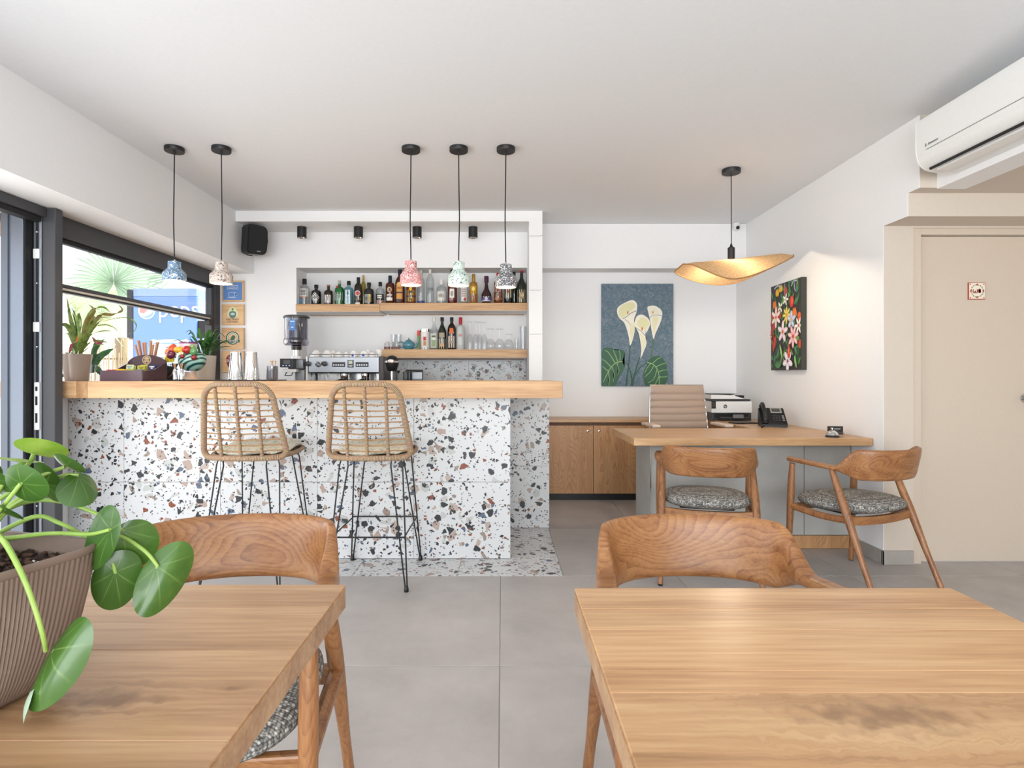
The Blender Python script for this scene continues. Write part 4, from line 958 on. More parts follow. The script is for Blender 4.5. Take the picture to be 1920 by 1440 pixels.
def tin(px, yt, w, lab, col, prints, Y=5.51, sq=0, lid=None):
    s_ = F / Y; H = EYE + (VY - yt) / s_ - SH3; R = w / 2 / s_
    t = thing('tin' if not sq else 'tea_carton', lab, 'tin' if not sq else 'carton', ((px - VX) / s_, Y, SH3))
    f_ = Flat(.0004); [f_.rect(a * R, b_ * H, c * R, d * H, e) for a, b_, c, d, e in prints]
    if sq: obj('carton', nb(-R, R, -.03, .03, 0, H, .002, 1), mat(lab[:12], col, .5), t); flat_obj('printed_front', f_, t, (0, -.0306, 0))
    else:
        obj('can', lathe(B(), [(0, 0), (R, 0), (R, H * .86), (0, H * .86)], 24), mat('tin_white', col, .3), t, smooth=True)
        obj('lid', lathe(B(), [(0, H * .86), (R * 1.03, H * .86), (R * 1.03, H), (0, H)], 24), lid or chrome, t, smooth=True); wrapdec(f_, R * 1.01, 'label', t)
tin(785.5, 620, 5, 'narrow red and green carton beside the teapot', '#b5503a', [(-1, 0, 1, .72, '#6f8f5a'), (-1, .74, 1, 1, '#c8442f')], sq=1)
tin(797.5, 617, 19, 'white coffee tin with steel lid and blue base band', '#e8e5e0', [(-1.2, 0, 1.2, .12, '#3d6aa8'), (-.5, .18, .5, .62, '#e6dccf'), (-.3, .44, .3, .62, '#b8323a'), (-.25, .2, .25, .42, '#b48a5e')])

# ------------------------------------------------------------ machines on the work counter
Yc = 4.85; x0, x1 = X(575, Yc), X(720, Yc); cx = (x0 + x1) / 2; W2 = (x1 - x0) / 2; ztop = Z(669, Yc) - .90
cm = thing('espresso_machine', 'two-group polished steel espresso machine behind the bar', 'coffee machine', (cx, Yc, .90))
zl = Z(699, Yc) - .90
obj('housing', nb(-W2 + .012, W2 - .045, .0, .42, zl, ztop, .006, 2), mat('polished_steel', '#8b8d91', .3, 1.), cm)
obj('back_panel', nb(-W2 + .02, W2 - .05, .22, .42, .06, zl - .001, .003, 1), steel, cm)
obj('side_panel', nb(W2 - .043, W2, -.01, .43, .0, ztop + .004, .006, 2), mat('machine_side_brown', '#3b3230', .35), cm)
obj('side_panel', nb(-W2 - .006, -W2 + .011, -.01, .43, .0, ztop + .004, .004, 2), white_p, cm)
obj('drip_tray', nb(-W2 + .02, W2 - .05, -.03, .21, .0, .055, .004, 1), steel, cm)
b = B()
for i in range(16): box(b, -W2 + .03 + i * .033, -W2 + .055 + i * .033, -.02, .2, .0555, .058)
o = obj('drip_grid', b, black_m, cm); o['kind'] = 'stuff'
obj('cup_rail', tube(B(), [(-W2 + .01, .02, ztop + .022), (W2 - .05, .02, ztop + .022)], .003, 8), chrome, cm, smooth=True)
for k in range(4):
    xx = -W2 + .03 + k * (2 * W2 - .1) / 3; obj('rail_post', tube(B(), [(xx, .02, ztop), (xx, .02, ztop + .02)], .0025, 6), chrome, cm)
def at(px, py, dy=0.): return (X(px, Yc) - cx, dy, Z(py, Yc) - .90)
for px in (578, 609):
    p = at(px, 682); k = obj('knob', lathe(B(), [(0, 0), (.019, 0), (.021, .01), (.018, .045), (0, .048)], 20), black_p, cm, p, rot=(PI / 2, 0, 0), smooth=True)
p = at(597, 683); k = obj('gauge', lathe(B(), [(0, 0), (.024, 0), (.024, .010), (.020, .012), (.020, .008), (0, .008)], 24), chrome, cm, p, rot=(PI / 2, 0, 0), smooth=True)
f_ = Flat(); f_.oval(0, 0, .020, .020, '#5d6468', 24); f_.stroke([(-.012, .010), (.012, -.010)], .003, '#e9e9e9'); flat_obj('dial', f_, cm, (p[0], -.009, p[2]))
for a, c in ((623, 647), (667, 691)):
    p0, p1 = at(a, 688), at(c, 679)
    k = obj('button_panel', nb(p0[0], p1[0], -.006, 0, p0[2], p1[2], .001, 1), black_p, cm)
    for i in range(5):
        q = obj('button', lathe(B(), [(0, 0), (.0068, 0), (.0068, .003), (0, .0035)], 12), mat('lit_button', '#eef1fb', .4), k, (p0[0] + (p1[0] - p0[0]) * (.14 + .18 * i), -.006, (p0[2] + p1[2]) / 2 - .004), rot=(PI / 2, 0, 0))
p0, p1 = at(652, 689), at(663, 675)
k = obj('display', nb(p0[0], p1[0], -.008, 0, p0[2], p1[2], .001, 1), black_p, cm)
f_ = Flat(); w_ = p1[0] - p0[0]; h_ = p1[2] - p0[2]; f_.rect(.16 * w_, .48 * h_, .84 * w_, .9 * h_, '#c3cbb9'); [f_.oval(w_ * (.25 + .25 * i), .27 * h_, .004, .004, '#f2f2f2', 10) for i in range(3)]; f_.rect(.2 * w_, .08 * h_, .8 * w_, .14 * h_, '#d0d0d0'); flat_obj('screen', f_, k, (p0[0], -.0083, p0[2]))
for px in (641, 681):
    p = at(px, 700)
    obj('group_head', lathe(B(), [(0, 0), (.034, 0), (.036, -.012), (.032, -.045), (0, -.045)][::-1], 24), chrome, cm, (p[0], .08, zl - .001), smooth=True)
    pf = obj('portafilter', lathe(B(), [(0, -.085), (.012, -.085), (.016, -.07), (.033, -.066), (.035, -.047), (0, -.046)], 24), chrome, cm, (p[0], .08, zl), smooth=True)
    obj('handle', tube(B(), [(-.004, -.035, -.058), (-.02, -.08, -.066), (-.045, -.135, -.082)], [.008, .013, .015], 12), black_p, pf, smooth=True)
    obj('handle_cap', ball(B(), (-.047, -.140, -.083), .0145, 10), chrome, pf, smooth=True)
for px, q in ((582, 1), (702, 1)):
    p = at(px, 700); obj('steam_wand', tube(B(), spline([(p[0], .03, zl), (p[0] + .01, -.005, zl - .05), (p[0] - .02, -.02, zl - .13), (p[0] - .024, -.022, zl - .20)], 5), .0045, 8), chrome, cm, smooth=True)
p = at(612, 706); obj('hot_water_tap', tube(B(), [(p[0], .05, zl), (p[0], .05, zl - .04)], .007, 10), chrome, cm, smooth=True)
# cups on the warmer
zc = .90 + ztop + .0008
def cup(px, Yq, R, H, lab, mark=None, inv=True, hand=1, z=None, m_=white_c):
    z = zc if z is None else z
    t = thing('cup', lab, 'cup', (X(px, Yq), Yq, z), 0, 'cups stored on the espresso machine')
    if inv: prof = [(R, 0), (R * .99, H * .3), (R * .85, H * .65), (R * .5, H * .94), (R * .45, H), (0, H)]
    else: prof = [(0, 0), (R * .5, 0), (R * .85, H * .35), (R, H), (R - .003, H), (R * .8, H * .4), (0, H * .2)]
    obj('body', lathe(B(), prof, 22), m_, t, smooth=True)
    if hand: obj('handle', tube(B(), spline([(hand * R * .93, 0, H * .25), (hand * (R + .016), 0, H * .22), (hand * (R + .020), 0, H * .5), (hand * R * .80, 0, H * .68)], 5), .0035, 8), m_, t, smooth=True)
    if mark:
        f_ = Flat(); f_.blob([(-.010, .012), (0, .026), (.011, .022), (.010, .008), (0, .003)], mark); wrapdec(f_, R * 1.02, 'mark', t)
cup(593, 4.97, .038, .060, 'large white cup upturned at the left end of the espresso machine')
cup(614, 4.93, .043, .058, 'second large white upturned cup from the left on the machine')
cup(635, 4.95, .038, .046, 'small white upturned cup near the middle of the machine')
cup(650, 4.95, .028, .044, 'small upturned white cup left of the blue-marked cups')
cup(663, 4.92, .038, .052, 'white upturned cup with a blue mark near its right rim', '#2e49b8')
cup(683, 4.92, .042, .052, 'white upturned cup with a blue mark at its centre', '#2e49b8')
cup(698, 4.92, .028, .040, 'small white upturned cup right of the blue-marked cups', hand=0)
cup(711, 4.93, .027, .062, 'white cup standing upright at the right end of the machine', inv=False, hand=0)
cup(645, 5.09, .036, .044, 'white cup in the rear row behind the machine middle', z=zc); cup(625, 5.09, .040, .062, 'rear-row white cup behind the two large cups')
cup(690, 5.09, .040, .070, 'rear-row white cup behind the blue-marked cups', hand=0)
# grinder
Yg = 4.82; gx = X(556, Yg)
gr = thing('coffee_grinder', 'tall coffee grinder with smoked hopper left of the espresso machine', 'grinder', (gx, Yg, .90))
def gz(py): return Z(py, Yg) - .90
def gxx(px): return X(px, Yg) - gx
gm_ = mat('grinder_grey', '#77797d', .35, .4); smoke = thin_glass('smoked_hopper', (.55, .56, .62), .8)
rh = (gxx(580) - gxx(534)) / 2
obj('hopper', lathe(B(), [(.03, gz(650)), (rh * .9, gz(648)), (rh, gz(644)), (rh, gz(637)), (rh * .94, gz(634)), (rh * .94, gz(597)), (rh * .9, gz(597)), (rh * .9, gz(634)), (.03, gz(647))], 32), smoke, gr, smooth=True)
obj('hopper_tube', lathe(B(), [(0, gz(650)), (rh * .36, gz(650)), (rh * .34, gz(600)), (0, gz(600))], 20), mat('hopper_core', '#77686a', .3, .2), gr, smooth=True)
obj('hopper_lid', lathe(B(), [(0, gz(597)), (rh * 1.02, gz(597)), (rh * 1.03, gz(594)), (rh * .9, gz(592)), (0, gz(592))], 32), dgrey_p, gr, smooth=True)
obj('neck_collar', lathe(B(), [(0, gz(656)), (.040, gz(656)), (.042, gz(650.3)), (0, gz(650.3))], 24), black_p, gr, smooth=True)
obj('neck', lathe(B(), [(0, gz(667)), (.032, gz(667)), (.032, gz(656.5)), (0, gz(656.5))], 24), steel, gr, smooth=True)
obj('burr_chamber', lathe(B(), [(0, gz(673)), (.045, gz(673)), (.042, gz(667.5)), (0, gz(667.5))], 24), white_p, gr, smooth=True)
b = B(); box(b, gxx(541), gxx(570), -.02, .16, gz(692), gz(672.5), .01, 3); obj('head', b, gm_, gr, smooth=True)
b = B(); box(b, gxx(552), gxx(571), .0, .16, .0, gz(692.5), .012, 3); obj('column', b, gm_, gr, smooth=True)
b = B(); box(b, gxx(535), gxx(560), -.06, .02, gz(698), gz(692.4), .004, 2); obj('spout_block', b, white_p, gr)
b = B(); box(b, gxx(536), gxx(571), -.09, .18, .0, .035, .01, 3); obj('base', b, gm_, gr, smooth=True)
b = B(); box(b, gxx(532.5), gxx(557), -.09, -.02, gz(689), gz(673), .003, 2)
dsp = obj('control_panel', b, black_p, gr)
f_ = Flat(); f_.rect(gxx(539), gz(683), gxx(551), gz(676), '#55565a'); [f_.oval(gxx(538.5 + 5.8 * i), gz(686), .0075, .0055, '#8fa6f5', 12) for i in range(3)]; [f_.oval(gxx(538.5 + 5.8 * i), gz(686), .004, .003, '#f4f6ff', 10) for i in range(3)]
flat_obj('screen', f_, dsp, (0, -.0905, 0))
obj('dosing_fork', tube(B(), [(gxx(540), -.03, gz(698)), (gxx(540), -.07, gz(704)), (gxx(552), -.07, gz(704)), (gxx(552), -.03, gz(698))], .004, 8), black_m, gr)
f_ = Flat(); f_.rect(-.024, -.045, .024, .045, '#4a7fc4'); f_.rect(-.014, .0, .014, .018, '#e6eefa'); f_.stroke([(-.010, -.02), (.010, -.02)], .006, '#e6eefa'); f_.rect(-.018, .026, .018, .032, '#e6eefa')
wrapdec(f_, rh * .955, 'sticker', gr, loc=(0, 0, gz(611)))
cupg = tag(obj('takeaway_cup', lathe(B(), [(0, 0), (.028, 0), (.040, .10), (.038, .10), (.026, .004), (0, .004)], 24), white_c, None, (gx - .03, Yg - .04, .936), smooth=True), 'white paper cup with red print under the grinder spout', 'cup')
f_ = Flat(); f_.oval(0, .075, .016, .008, '#a3423a'); f_.rect(.015, .072, .035, .077, '#a3423a')
wrapdec(f_, .0385, 'print_mark', cupg)
# domed appliance and black box
Yd = 4.70; dz = lambda py: Z(py, Yd) - .90
dm = thing('drink_mixer', 'black domed bar mixer with chrome ring on a steel stem', 'mixer', (X(735, Yd), Yd, .90))
obj('dome', lathe(B(), [(.050, dz(677)), (.048, dz(673)), (.036, dz(669)), (.018, dz(666.8)), (0, dz(666.3))], 28), black_p, dm, smooth=True)
obj('ring', lathe(B(), [(0, dz(680)), (.060, dz(680)), (.061, dz(677)), (.050, dz(676.8)), (0, dz(676.8))], 28), chrome, dm, smooth=True)
obj('funnel', lathe(B(), [(0, dz(696)), (.034, dz(696)), (.040, dz(693)), (.057, dz(681)), (.057, dz(680.2)), (0, dz(680.2))], 28), black_p, dm, smooth=True)
obj('stem', lathe(B(), [(0, .012), (.010, .012), (.010, dz(696.3)), (0, dz(696.3))], 14), chrome, dm, smooth=True)
obj('side_arm', nb(.022, .040, -.01, .02, .012, dz(696.3), .003, 1), black_p, dm)
obj('base', lathe(B(), [(0, 0), (.06, 0), (.06, .008), (.05, .012), (0, .012)], 28), black_p, dm, smooth=True)
f_ = Flat(); f_.oval(0, 0, .026, .012, '#e8e8e8', 16, a0=0, a1=PI); flat_obj('badge', f_, dm, (0, -.052, dz(677)))
Yk = 5.1; kx0, kx1 = X(756, Yk), X(793, Yk)
kb = thing('knock_box', 'glossy black knock box on the work counter below the lower shelf', 'box', ((kx0 + kx1) / 2, Yk, .90)); kw = (kx1 - kx0) / 2
obj('box', nb(-kw, kw, 0, .16, 0, Z(696.5, Yk) - .90, .008, 2), g_black, kb)
obj('bar', tube(B(), [(-kw + .01, .08, Z(696, Yk) - .893), (kw - .01, .08, Z(696, Yk) - .893)], .008, 10), black_p, kb)
f_ = Flat(); f_.rect(.03, Z(708, Yk) - .90, .07, Z(706.5, Yk) - .90, '#e8e8e8'); flat_obj('print_mark', f_, kb, (0, -.0005, 0))

# ------------------------------------------------------------ things on the bar top
ZB = 1.1042
def onbar(name, lab, cat, px, Yq, group=None, rz=0): return thing(name, lab, cat, (X(px, Yq), Yq, ZB), rz, group)
bm_ = tag(obj('bar_mat', nb(X(290, 3.75), X(498, 3.75), -.14, .26, 0, .006, .002, 1), black_m, None, (0, 3.86, ZB)), 'long black rubber bar mat under jiggers and shaker tins', 'mat')
zm = ZB + .0062
for i, px in enumerate((443, 472)):
    t = thing('shaker_tin', ['left of two steel shaker tins upturned on the bar mat', 'right of two steel shaker tins upturned on the bar mat'][i], 'shaker', (X(px, 4.0), 4.0, zm), 0, 'steel shaker tins')
    H = Z(660, 4.0) - zm
    obj('body', lathe(B(), [(.053, 0), (.0535, .004), (.052, .008), (.036, H - .012), (.037, H - .008), (.036, H), (.031, H), (.030, H - .004), (0, H - .004)], 36), chrome, t, smooth=True)
    obj('rim', lathe(B(), [(.0545, .0), (.0545, .0045), (.0535, .0046)], 36), steel, t, smooth=True)
for i, px in enumerate((328, 341)):
    t = thing('jigger', ['left of two double-ended steel jiggers', 'right of two double-ended steel jiggers'][i], 'jigger', (X(px, 3.78), 3.78, zm), 0, 'steel jiggers')
    obj('upper_cup', lathe(B(), [(.007, .068), (.021, .108), (.020, .108), (.006, .070)], 24), chrome, t, smooth=True)
    obj('lower_cup', lathe(B(), [(.018, 0), (.0185, .003), (.013, .058), (.007, .068), (0, .068)], 24), chrome, t, smooth=True)
    obj('band', lathe(B(), [(.0075, .0655), (.010, .067), (.010, .071), (.0075, .0725)], 20), steel, t, smooth=True)
t = onbar('stirrer_glass', 'smoked grey tumbler holding thin wooden stirrers', 'glass', 510.5, 3.75)
sg = thin_glass('smoked_tumbler', (.62, .63, .66), .7); H = .097
obj('glass', lathe(B(), [(0, 0), (.030, 0), (.036, .010), (.0365, H), (.034, H), (.033, .012), (0, .008)], 28), sg, t, smooth=True)
for i, (dx_, dy_) in enumerate(((-.012, .01), (.004, -.008), (.018, .006), (.024, -.002), (-.002, .014))):
    s_ = thing('drink_stirrer', ['leftmost', 'middle', 'rightmost but one', 'rightmost', 'second from left'][i] + ' thin wooden stirrer with knotted end in the smoked tumbler', 'stirrer', (X(510.5, 3.75) , 3.75, ZB + .012), 0, 'wooden stirrers in the tumbler')
    obj('stick', tube(B(), [(0 if i % 2 else .006, .002 * i, 0), (dx_, dy_, .112)], .0014, 6), cane, s_); obj('knot', ball(B(), (dx_, dy_, .115), .0042, 8), ck_, s_, smooth=True)
# tea box
tb = onbar('tea_box', 'dark plum wooden tea box with arched back and gold emblem', 'box', 226.5, 3.6)
plum = mat('plum_lacquer', '#4b313a', .35, coat=.2); x_ = .131
ax0, ax1 = -x_, x_
obj('front', nb(ax0, ax1, 0, .010, 0, .066, .001, 1), mat('plum_lacquer_lit_front', '#6a5660', .3, coat=.2), tb)  # front is a lighter copy of the lacquer, its lit tone painted in
for q in (ax0, ax1 - .010):
    obj('side', prism(B(), [(.0102, .002), (.262, .002), (.262, .120), (.14, .075), (.0102, .062)], q, q + .010, 'YZ'), plum, tb)
obj('bottom', nb(ax0 + .0102, ax1 - .0102, .0102, .262, .002, .010), plum, tb)
arch = [(ax0, .0), (ax1, .0), (ax1, .11)] + [(x_ * math.cos(a), .110 + .064 * math.sin(a)) for a in [PI * i / 20 for i in range(1, 20)]] + [(ax0, .11)]
obj('back', prism(B(), arch, .2625, .274, 'XZ'), plum, tb)
f_ = Flat(); f_.oval(0, .140, .030, .030, '#c1a983', 28); f_.oval(0, .140, .024, .024, '#4b313a', 28); f_.oval(0, .140, .020, .020, '#c1a983', 24); f_.rect(-.024, .136, .024, .144, '#4b313a'); f_.rect(-.013, .138, .013, .142, '#c1a983'); f_.add([(-.003, .118), (.003, .118), (.003, .130), (-.003, .130)], '#4b313a')
flat_obj('emblem', f_, tb, (0, .262, 0))
divm = plum
obj('divider', nb(ax0 + .011, ax1 - .011, .13, .136, .0102, .060), divm, tb)
ORD = ['first', 'second', 'third', 'fourth', 'fifth', 'sixth', 'seventh', 'eighth', 'ninth', 'tenth', 'eleventh']
SC = [('red', '#c4242b', '#e9c9b8'), ('yellow', '#f0bf1d', '#d97f1c'), ('lime green', '#b3b83a', '#e5e3b5'), ('grey', '#7f8488', '#c9cdd0'), ('pale cream', '#d9dca8', '#7aa7b8'), ('olive', '#c5bb4a', '#8d8b30'), ('navy blue', '#2a3862', '#e8d8cf')]
k = 0
for (nm, c1, c2), xx, yy, n in zip(SC, (-.098, -.042, .020, .074, -.060, .020, .085), (.040, .045, .042, .045, .165, .165, .17), (4, 5, 4, 3, 3, 4, 3)):
    m_ = mat('sachet_' + nm.replace(' ', '_'), c1, .4)
    for i in range(n):
        t = thing('tea_sachet', ORD[i] + ' ' + nm + ' tea sachet from the front in the plum tea box', 'sachet', (X(226.5, 3.6) + xx, 3.6 + yy + .0125 * i, ZB + .0105), 0, nm + ' tea sachets')
        w_ = .025; h_ = .062 + (.030 if yy > .1 else 0) + random.uniform(-.002, .005)
        sx_ = nb(-w_, w_, -.002, .002, 0, h_, .001, 1); xform(sx_, Matrix.Rotation(rad(-8), 4, 'X') @ Matrix.Rotation(rad(random.uniform(-3, 3)), 4, 'Y')); obj('packet', sx_, m_, t)
        f_ = Flat(); f_.rect(-.016, h_ - .016, .016, h_ - .009, c2); f_.oval(.0, h_ - .022, .008, .005, c2, 12)
        flat_obj('print_mark', f_, t, (0, -.0024, 0), rot=(rad(-8), 0, 0))
# straws behind the tea box
sh = onbar('straw_holder', 'black cup behind the tea box holding wrapped straws', 'cup', 277, 4.02)
obj('cup', lathe(B(), [(0, 0), (.045, 0), (.062, .12), (.060, .12), (.043, .004), (0, .004)], 24), black_p, sh, smooth=True)
strw = mat('brown_paper_straw', '#b98a6b', .7)
for i in range(11):
    a = i / 10; px = 254 + 43 * a; p1 = X(px, 4.02) - X(277, 4.02); ytop = 644 + (6 if i in (0, 8) else random.uniform(-2, 3))
    t = thing('paper_straw', ORD[i] + ' brown paper-wrapped stick from the left behind the tea box', 'straw', (X(277, 4.02), 4.02, ZB + .006), 0, 'wrapped sticks behind the tea box')
    yy = .02 * math.sin(i * 2.3); top_ = (p1, yy, Z(ytop, 4.02) - ZB)
    obj('stick', tube(B(), [(p1 * .4, yy * .6, 0), (p1 * .55, yy * .7, .10), top_], [.006, .0065, .0075], 8), strw, t, smooth=True)
    obj('fold', nb(-.009, .009, -.004, .004, -.004, .008, .002, 1), strw, t, top_)
# small black caddy right of the tea box
t = onbar('napkin_caddy', 'small black caddy between the tea box and the jiggers', 'caddy', 315.5, 3.95)
obj('body', nb(-.022, .022, -.06, .06, 0, .10, .012, 3), black_p, t, smooth=True)
b = B()
for i in range(9): ball(b, (.030 + .006 * math.sin(i), -.04 + .01 * i, .03 + .006 * i), .006, 6)
o = obj('beans', b, mat('coffee_beans', '#5a4434', .5), t); o['kind'] = 'stuff'
# ceramic head vase with fruit
hv = onbar('head_vase', 'painted ceramic head vase with striped green turban and fruit', 'vase', 352, 4.0)
hz = lambda py: Z(py, 4.0) - ZB; hx = lambda px: X(px, 4.0) - X(352, 4.0)
skin = mat('skin_glaze', '#e3bfa4', .25, coat=.3)
b = lathe(B(), [(0, .0065), (.050, .0065), (.050, .010), (.036, .025), (.030, .045), (.032, .062), (0, .064)], 28, sx=1.2)
obj('neck', b, skin, hv, (hx(357), 0, 0), smooth=True)
m, nt, N, L, bb = _new('turban_glaze'); tc = N.new('ShaderNodeTexCoord'); wv = N.new('ShaderNodeTexWave'); wv.inputs['Scale'].default_value = 16; wv.inputs['Distortion'].default_value = 1.5; wv.wave_type = 'BANDS'; wv.bands_direction = 'DIAGONAL'
mp = N.new('ShaderNodeMapping'); mp.inputs['Scale'].default_value = (-.8, .3, 1.3); L.new(tc.outputs['Object'], mp.inputs[0]); L.new(mp.outputs[0], wv.inputs['Vector'])
cr = ramp(N, [(.28, srgb('#1f4f50')), (.38, srgb('#7fb3a8')), (.7, srgb('#a9d0c4'))]); L.new(wv.outputs['Fac'], cr.inputs[0]); L.new(cr.outputs[0], bb.inputs['Base Color']); bb.inputs['Roughness'].default_value = .2
b = lathe(B(), [(0, 0), (.040, .002), (.064, .020), (.088, .056), (.092, .090), (.080, .118), (.05, .13), (0, .132)], 30); 
obj('turban', b, m, hv, (hx(360), .0, hz(696)), smooth=True)
obj('vase_mouth', lathe(B(), [(.040, .0), (.052, .0), (.058, .045), (.054, .045), (.038, .01)], 28), mat('lilac_glaze', '#e2d4e2', .25), hv, (hx(353), 0, hz(657)), smooth=True)
obj('vase_rim', lathe(B(), [(.0535, .0), (.0595, .0), (.060, .012), (.054, .012)], 28), mat('purple_glaze', '#7d3a6d', .25), hv, (hx(353), 0, hz(657) + .0455), smooth=True)
def fr_(px, py, r, col, name='fruit', dy=-.07, sz=1., sx_=1.):
    return obj(name, ball(B(), (hx(px), dy, hz(py)), r / 270., 12, sx_, 1, sz), mat('fruit_' + col.strip('#'), col, .2, coat=.5), hv, smooth=True)
fr_(327, 661, 7, '#e88a35', 'orange'); fr_(335, 656, 8, '#d95a33', 'peach', -.08); fr_(348, 657, 8, '#eab33a', 'lemon', -.085, .8, 1.15); fr_(362, 657, 7.5, '#b52b2b', 'apple', -.08); fr_(336, 666, 8, '#6d2340', 'fig', -.10)
fr_(373, 660, 7, '#5f9a62', 'artichoke', -.07, 1.1); fr_(375, 671, 5, '#8c2029', 'cherry', -.08); fr_(356, 669, 4.5, '#8c2029', 'cherry', -.095); fr_(331, 651, 6, '#e46a3a', 'peach', -.04); fr_(368, 651, 5, '#7ba765', 'artichoke', -.05)
b = B()
for i in range(3): tube(b, [(hx(325 + 5.5 * i), -.075, hz(679)), (hx(325 + 5.5 * i), -.085, hz(672)), (hx(325 + 5.5 * i), -.07, hz(665))], [.009, .0115, .008], 10)
obj('bananas', b, mat('banana_glaze', '#e6cf45', .25, coat=.4), hv, smooth=True)
for a in range(5):
    aa = a * 2 * PI / 5; b = ball(B(), (hx(354.5) + .010 * math.cos(aa), -.102, hz(664) + .010 * math.sin(aa)), .007, 8, 1, .5); obj('blossom_petal', b, mat('blossom_cream', '#e6dfa0', .4), hv, smooth=True)

# ------------------------------------------------------------ leafy plants
def leaf(bm, pts, w, cup_=.15, n=5, tipy=1.0, side=None):
    """strap or lance leaf along pts (spline) with half width w"""
    sp = spline(pts, n); m_ = len(sp); rows = []
    for i, p in enumerate(sp):
        t = i / (m_ - 1); tn = (sp[min(i + 1, m_ - 1)] - sp[max(i - 1, 0)]).normalized()
        sd = Vector(side) if side is not None else Vector((tn.y, -tn.x, 0))
        sd = (sd - tn * sd.dot(tn)); sd = sd.normalized() if sd.length > 1e-4 else Vector((1, 0, 0))
        nn = tn.cross(sd); ww = w * max(.02, math.sin(PI * min(1, (t * .93 + .07)) ** tipy)) if tipy != 0 else w
        rows.append([bm.verts.new(p + sd * ww * k + nn * (abs(k) * cup_ * ww * 2)) for k in (-1, 0, 1)])
    for a, c in zip(rows, rows[1:]):
        bm.faces.new((a[0], a[1], c[1], c[0])); bm.faces.new((a[1], a[2], c[2], c[1]))
def leafmat(name, c1, c2, rough=.4, tl=.35, sc=30):
    m, nt, N, L, b = _new(name); c1, c2 = srgb(c1), srgb(c2)
    tc = N.new('ShaderNodeTexCoord'); nz = N.new('ShaderNodeTexNoise'); nz.inputs['Scale'].default_value = sc; nz.inputs['Detail'].default_value = 3; L.new(tc.outputs['Object'], nz.inputs['Vector'])
    cr = ramp(N, [(.35, c1), (.65, c2)]); L.new(nz.outputs['Fac'], cr.inputs[0]); L.new(cr.outputs[0], b.inputs['Base Color']); b.inputs['Roughness'].default_value = rough
    tr = N.new('ShaderNodeBsdfTranslucent'); L.new(cr.outputs[0], tr.inputs[0]); mx = N.new('ShaderNodeMixShader'); mx.inputs[0].default_value = tl
    L.new(b.outputs[0], mx.inputs[1]); L.new(tr.outputs[0], mx.inputs[2]); L.new(mx.outputs[0], [n for n in N if n.type == 'OUTPUT_MATERIAL'][0].inputs[0]); return m
lg = leafmat('bromeliad_leaf', '#55702f', '#8c9d58'); lbr = leafmat('dry_leaf', '#74603a', '#7f7a3e'); lgd = leafmat('dark_leaf', '#1f4a2a', '#3b6b3a'); lgm = leafmat('fresh_leaf', '#2f5f2a', '#5b8a3f')
potg = mat('taupe_pot', '#9b8f87', .45); potw = mat('pale_pot', '#cfcac4', .4); soil = mat('dark_soil', '#33261f', .95, bump=1., bscale=120)
Yp = 3.66; p1 = onbar('potted_orchid', 'strap-leaved plant in a taupe pot at the left end of the bar', 'plant', 144, Yp)
zt = Z(664, Yp) - ZB
obj('pot', lathe(B(), [(0, 0), (.060, 0), (.063, .003), (.083, zt), (.079, zt), (.060, .01), (0, .01)], 36), potg, p1, smooth=True)
obj('soil', lathe(B(), [(0, zt - .012), (.077, zt - .012)], 24), soil, p1)
def Lp(pts, w, m_, dep, cupv=.15, name='leaf', parent=p1, ox=144, Yq=Yp, zz=ZB, tip=1.0):
    q = []
    for i, (x_, y_) in enumerate(pts):
        d = dep * i / (len(pts) - 1); YY = Yq + d
        v = P(90 + x_ / 5.647, 540 + y_ / 5.647, YY); q.append(v - Vector((X(ox, Yq), Yq, zz)))
    b = B(); leaf(b, q, w * .78, cupv, 6, tip, side=(.8, .3, .45)); return obj(name, b, m_, parent, smooth=True, angle=60)
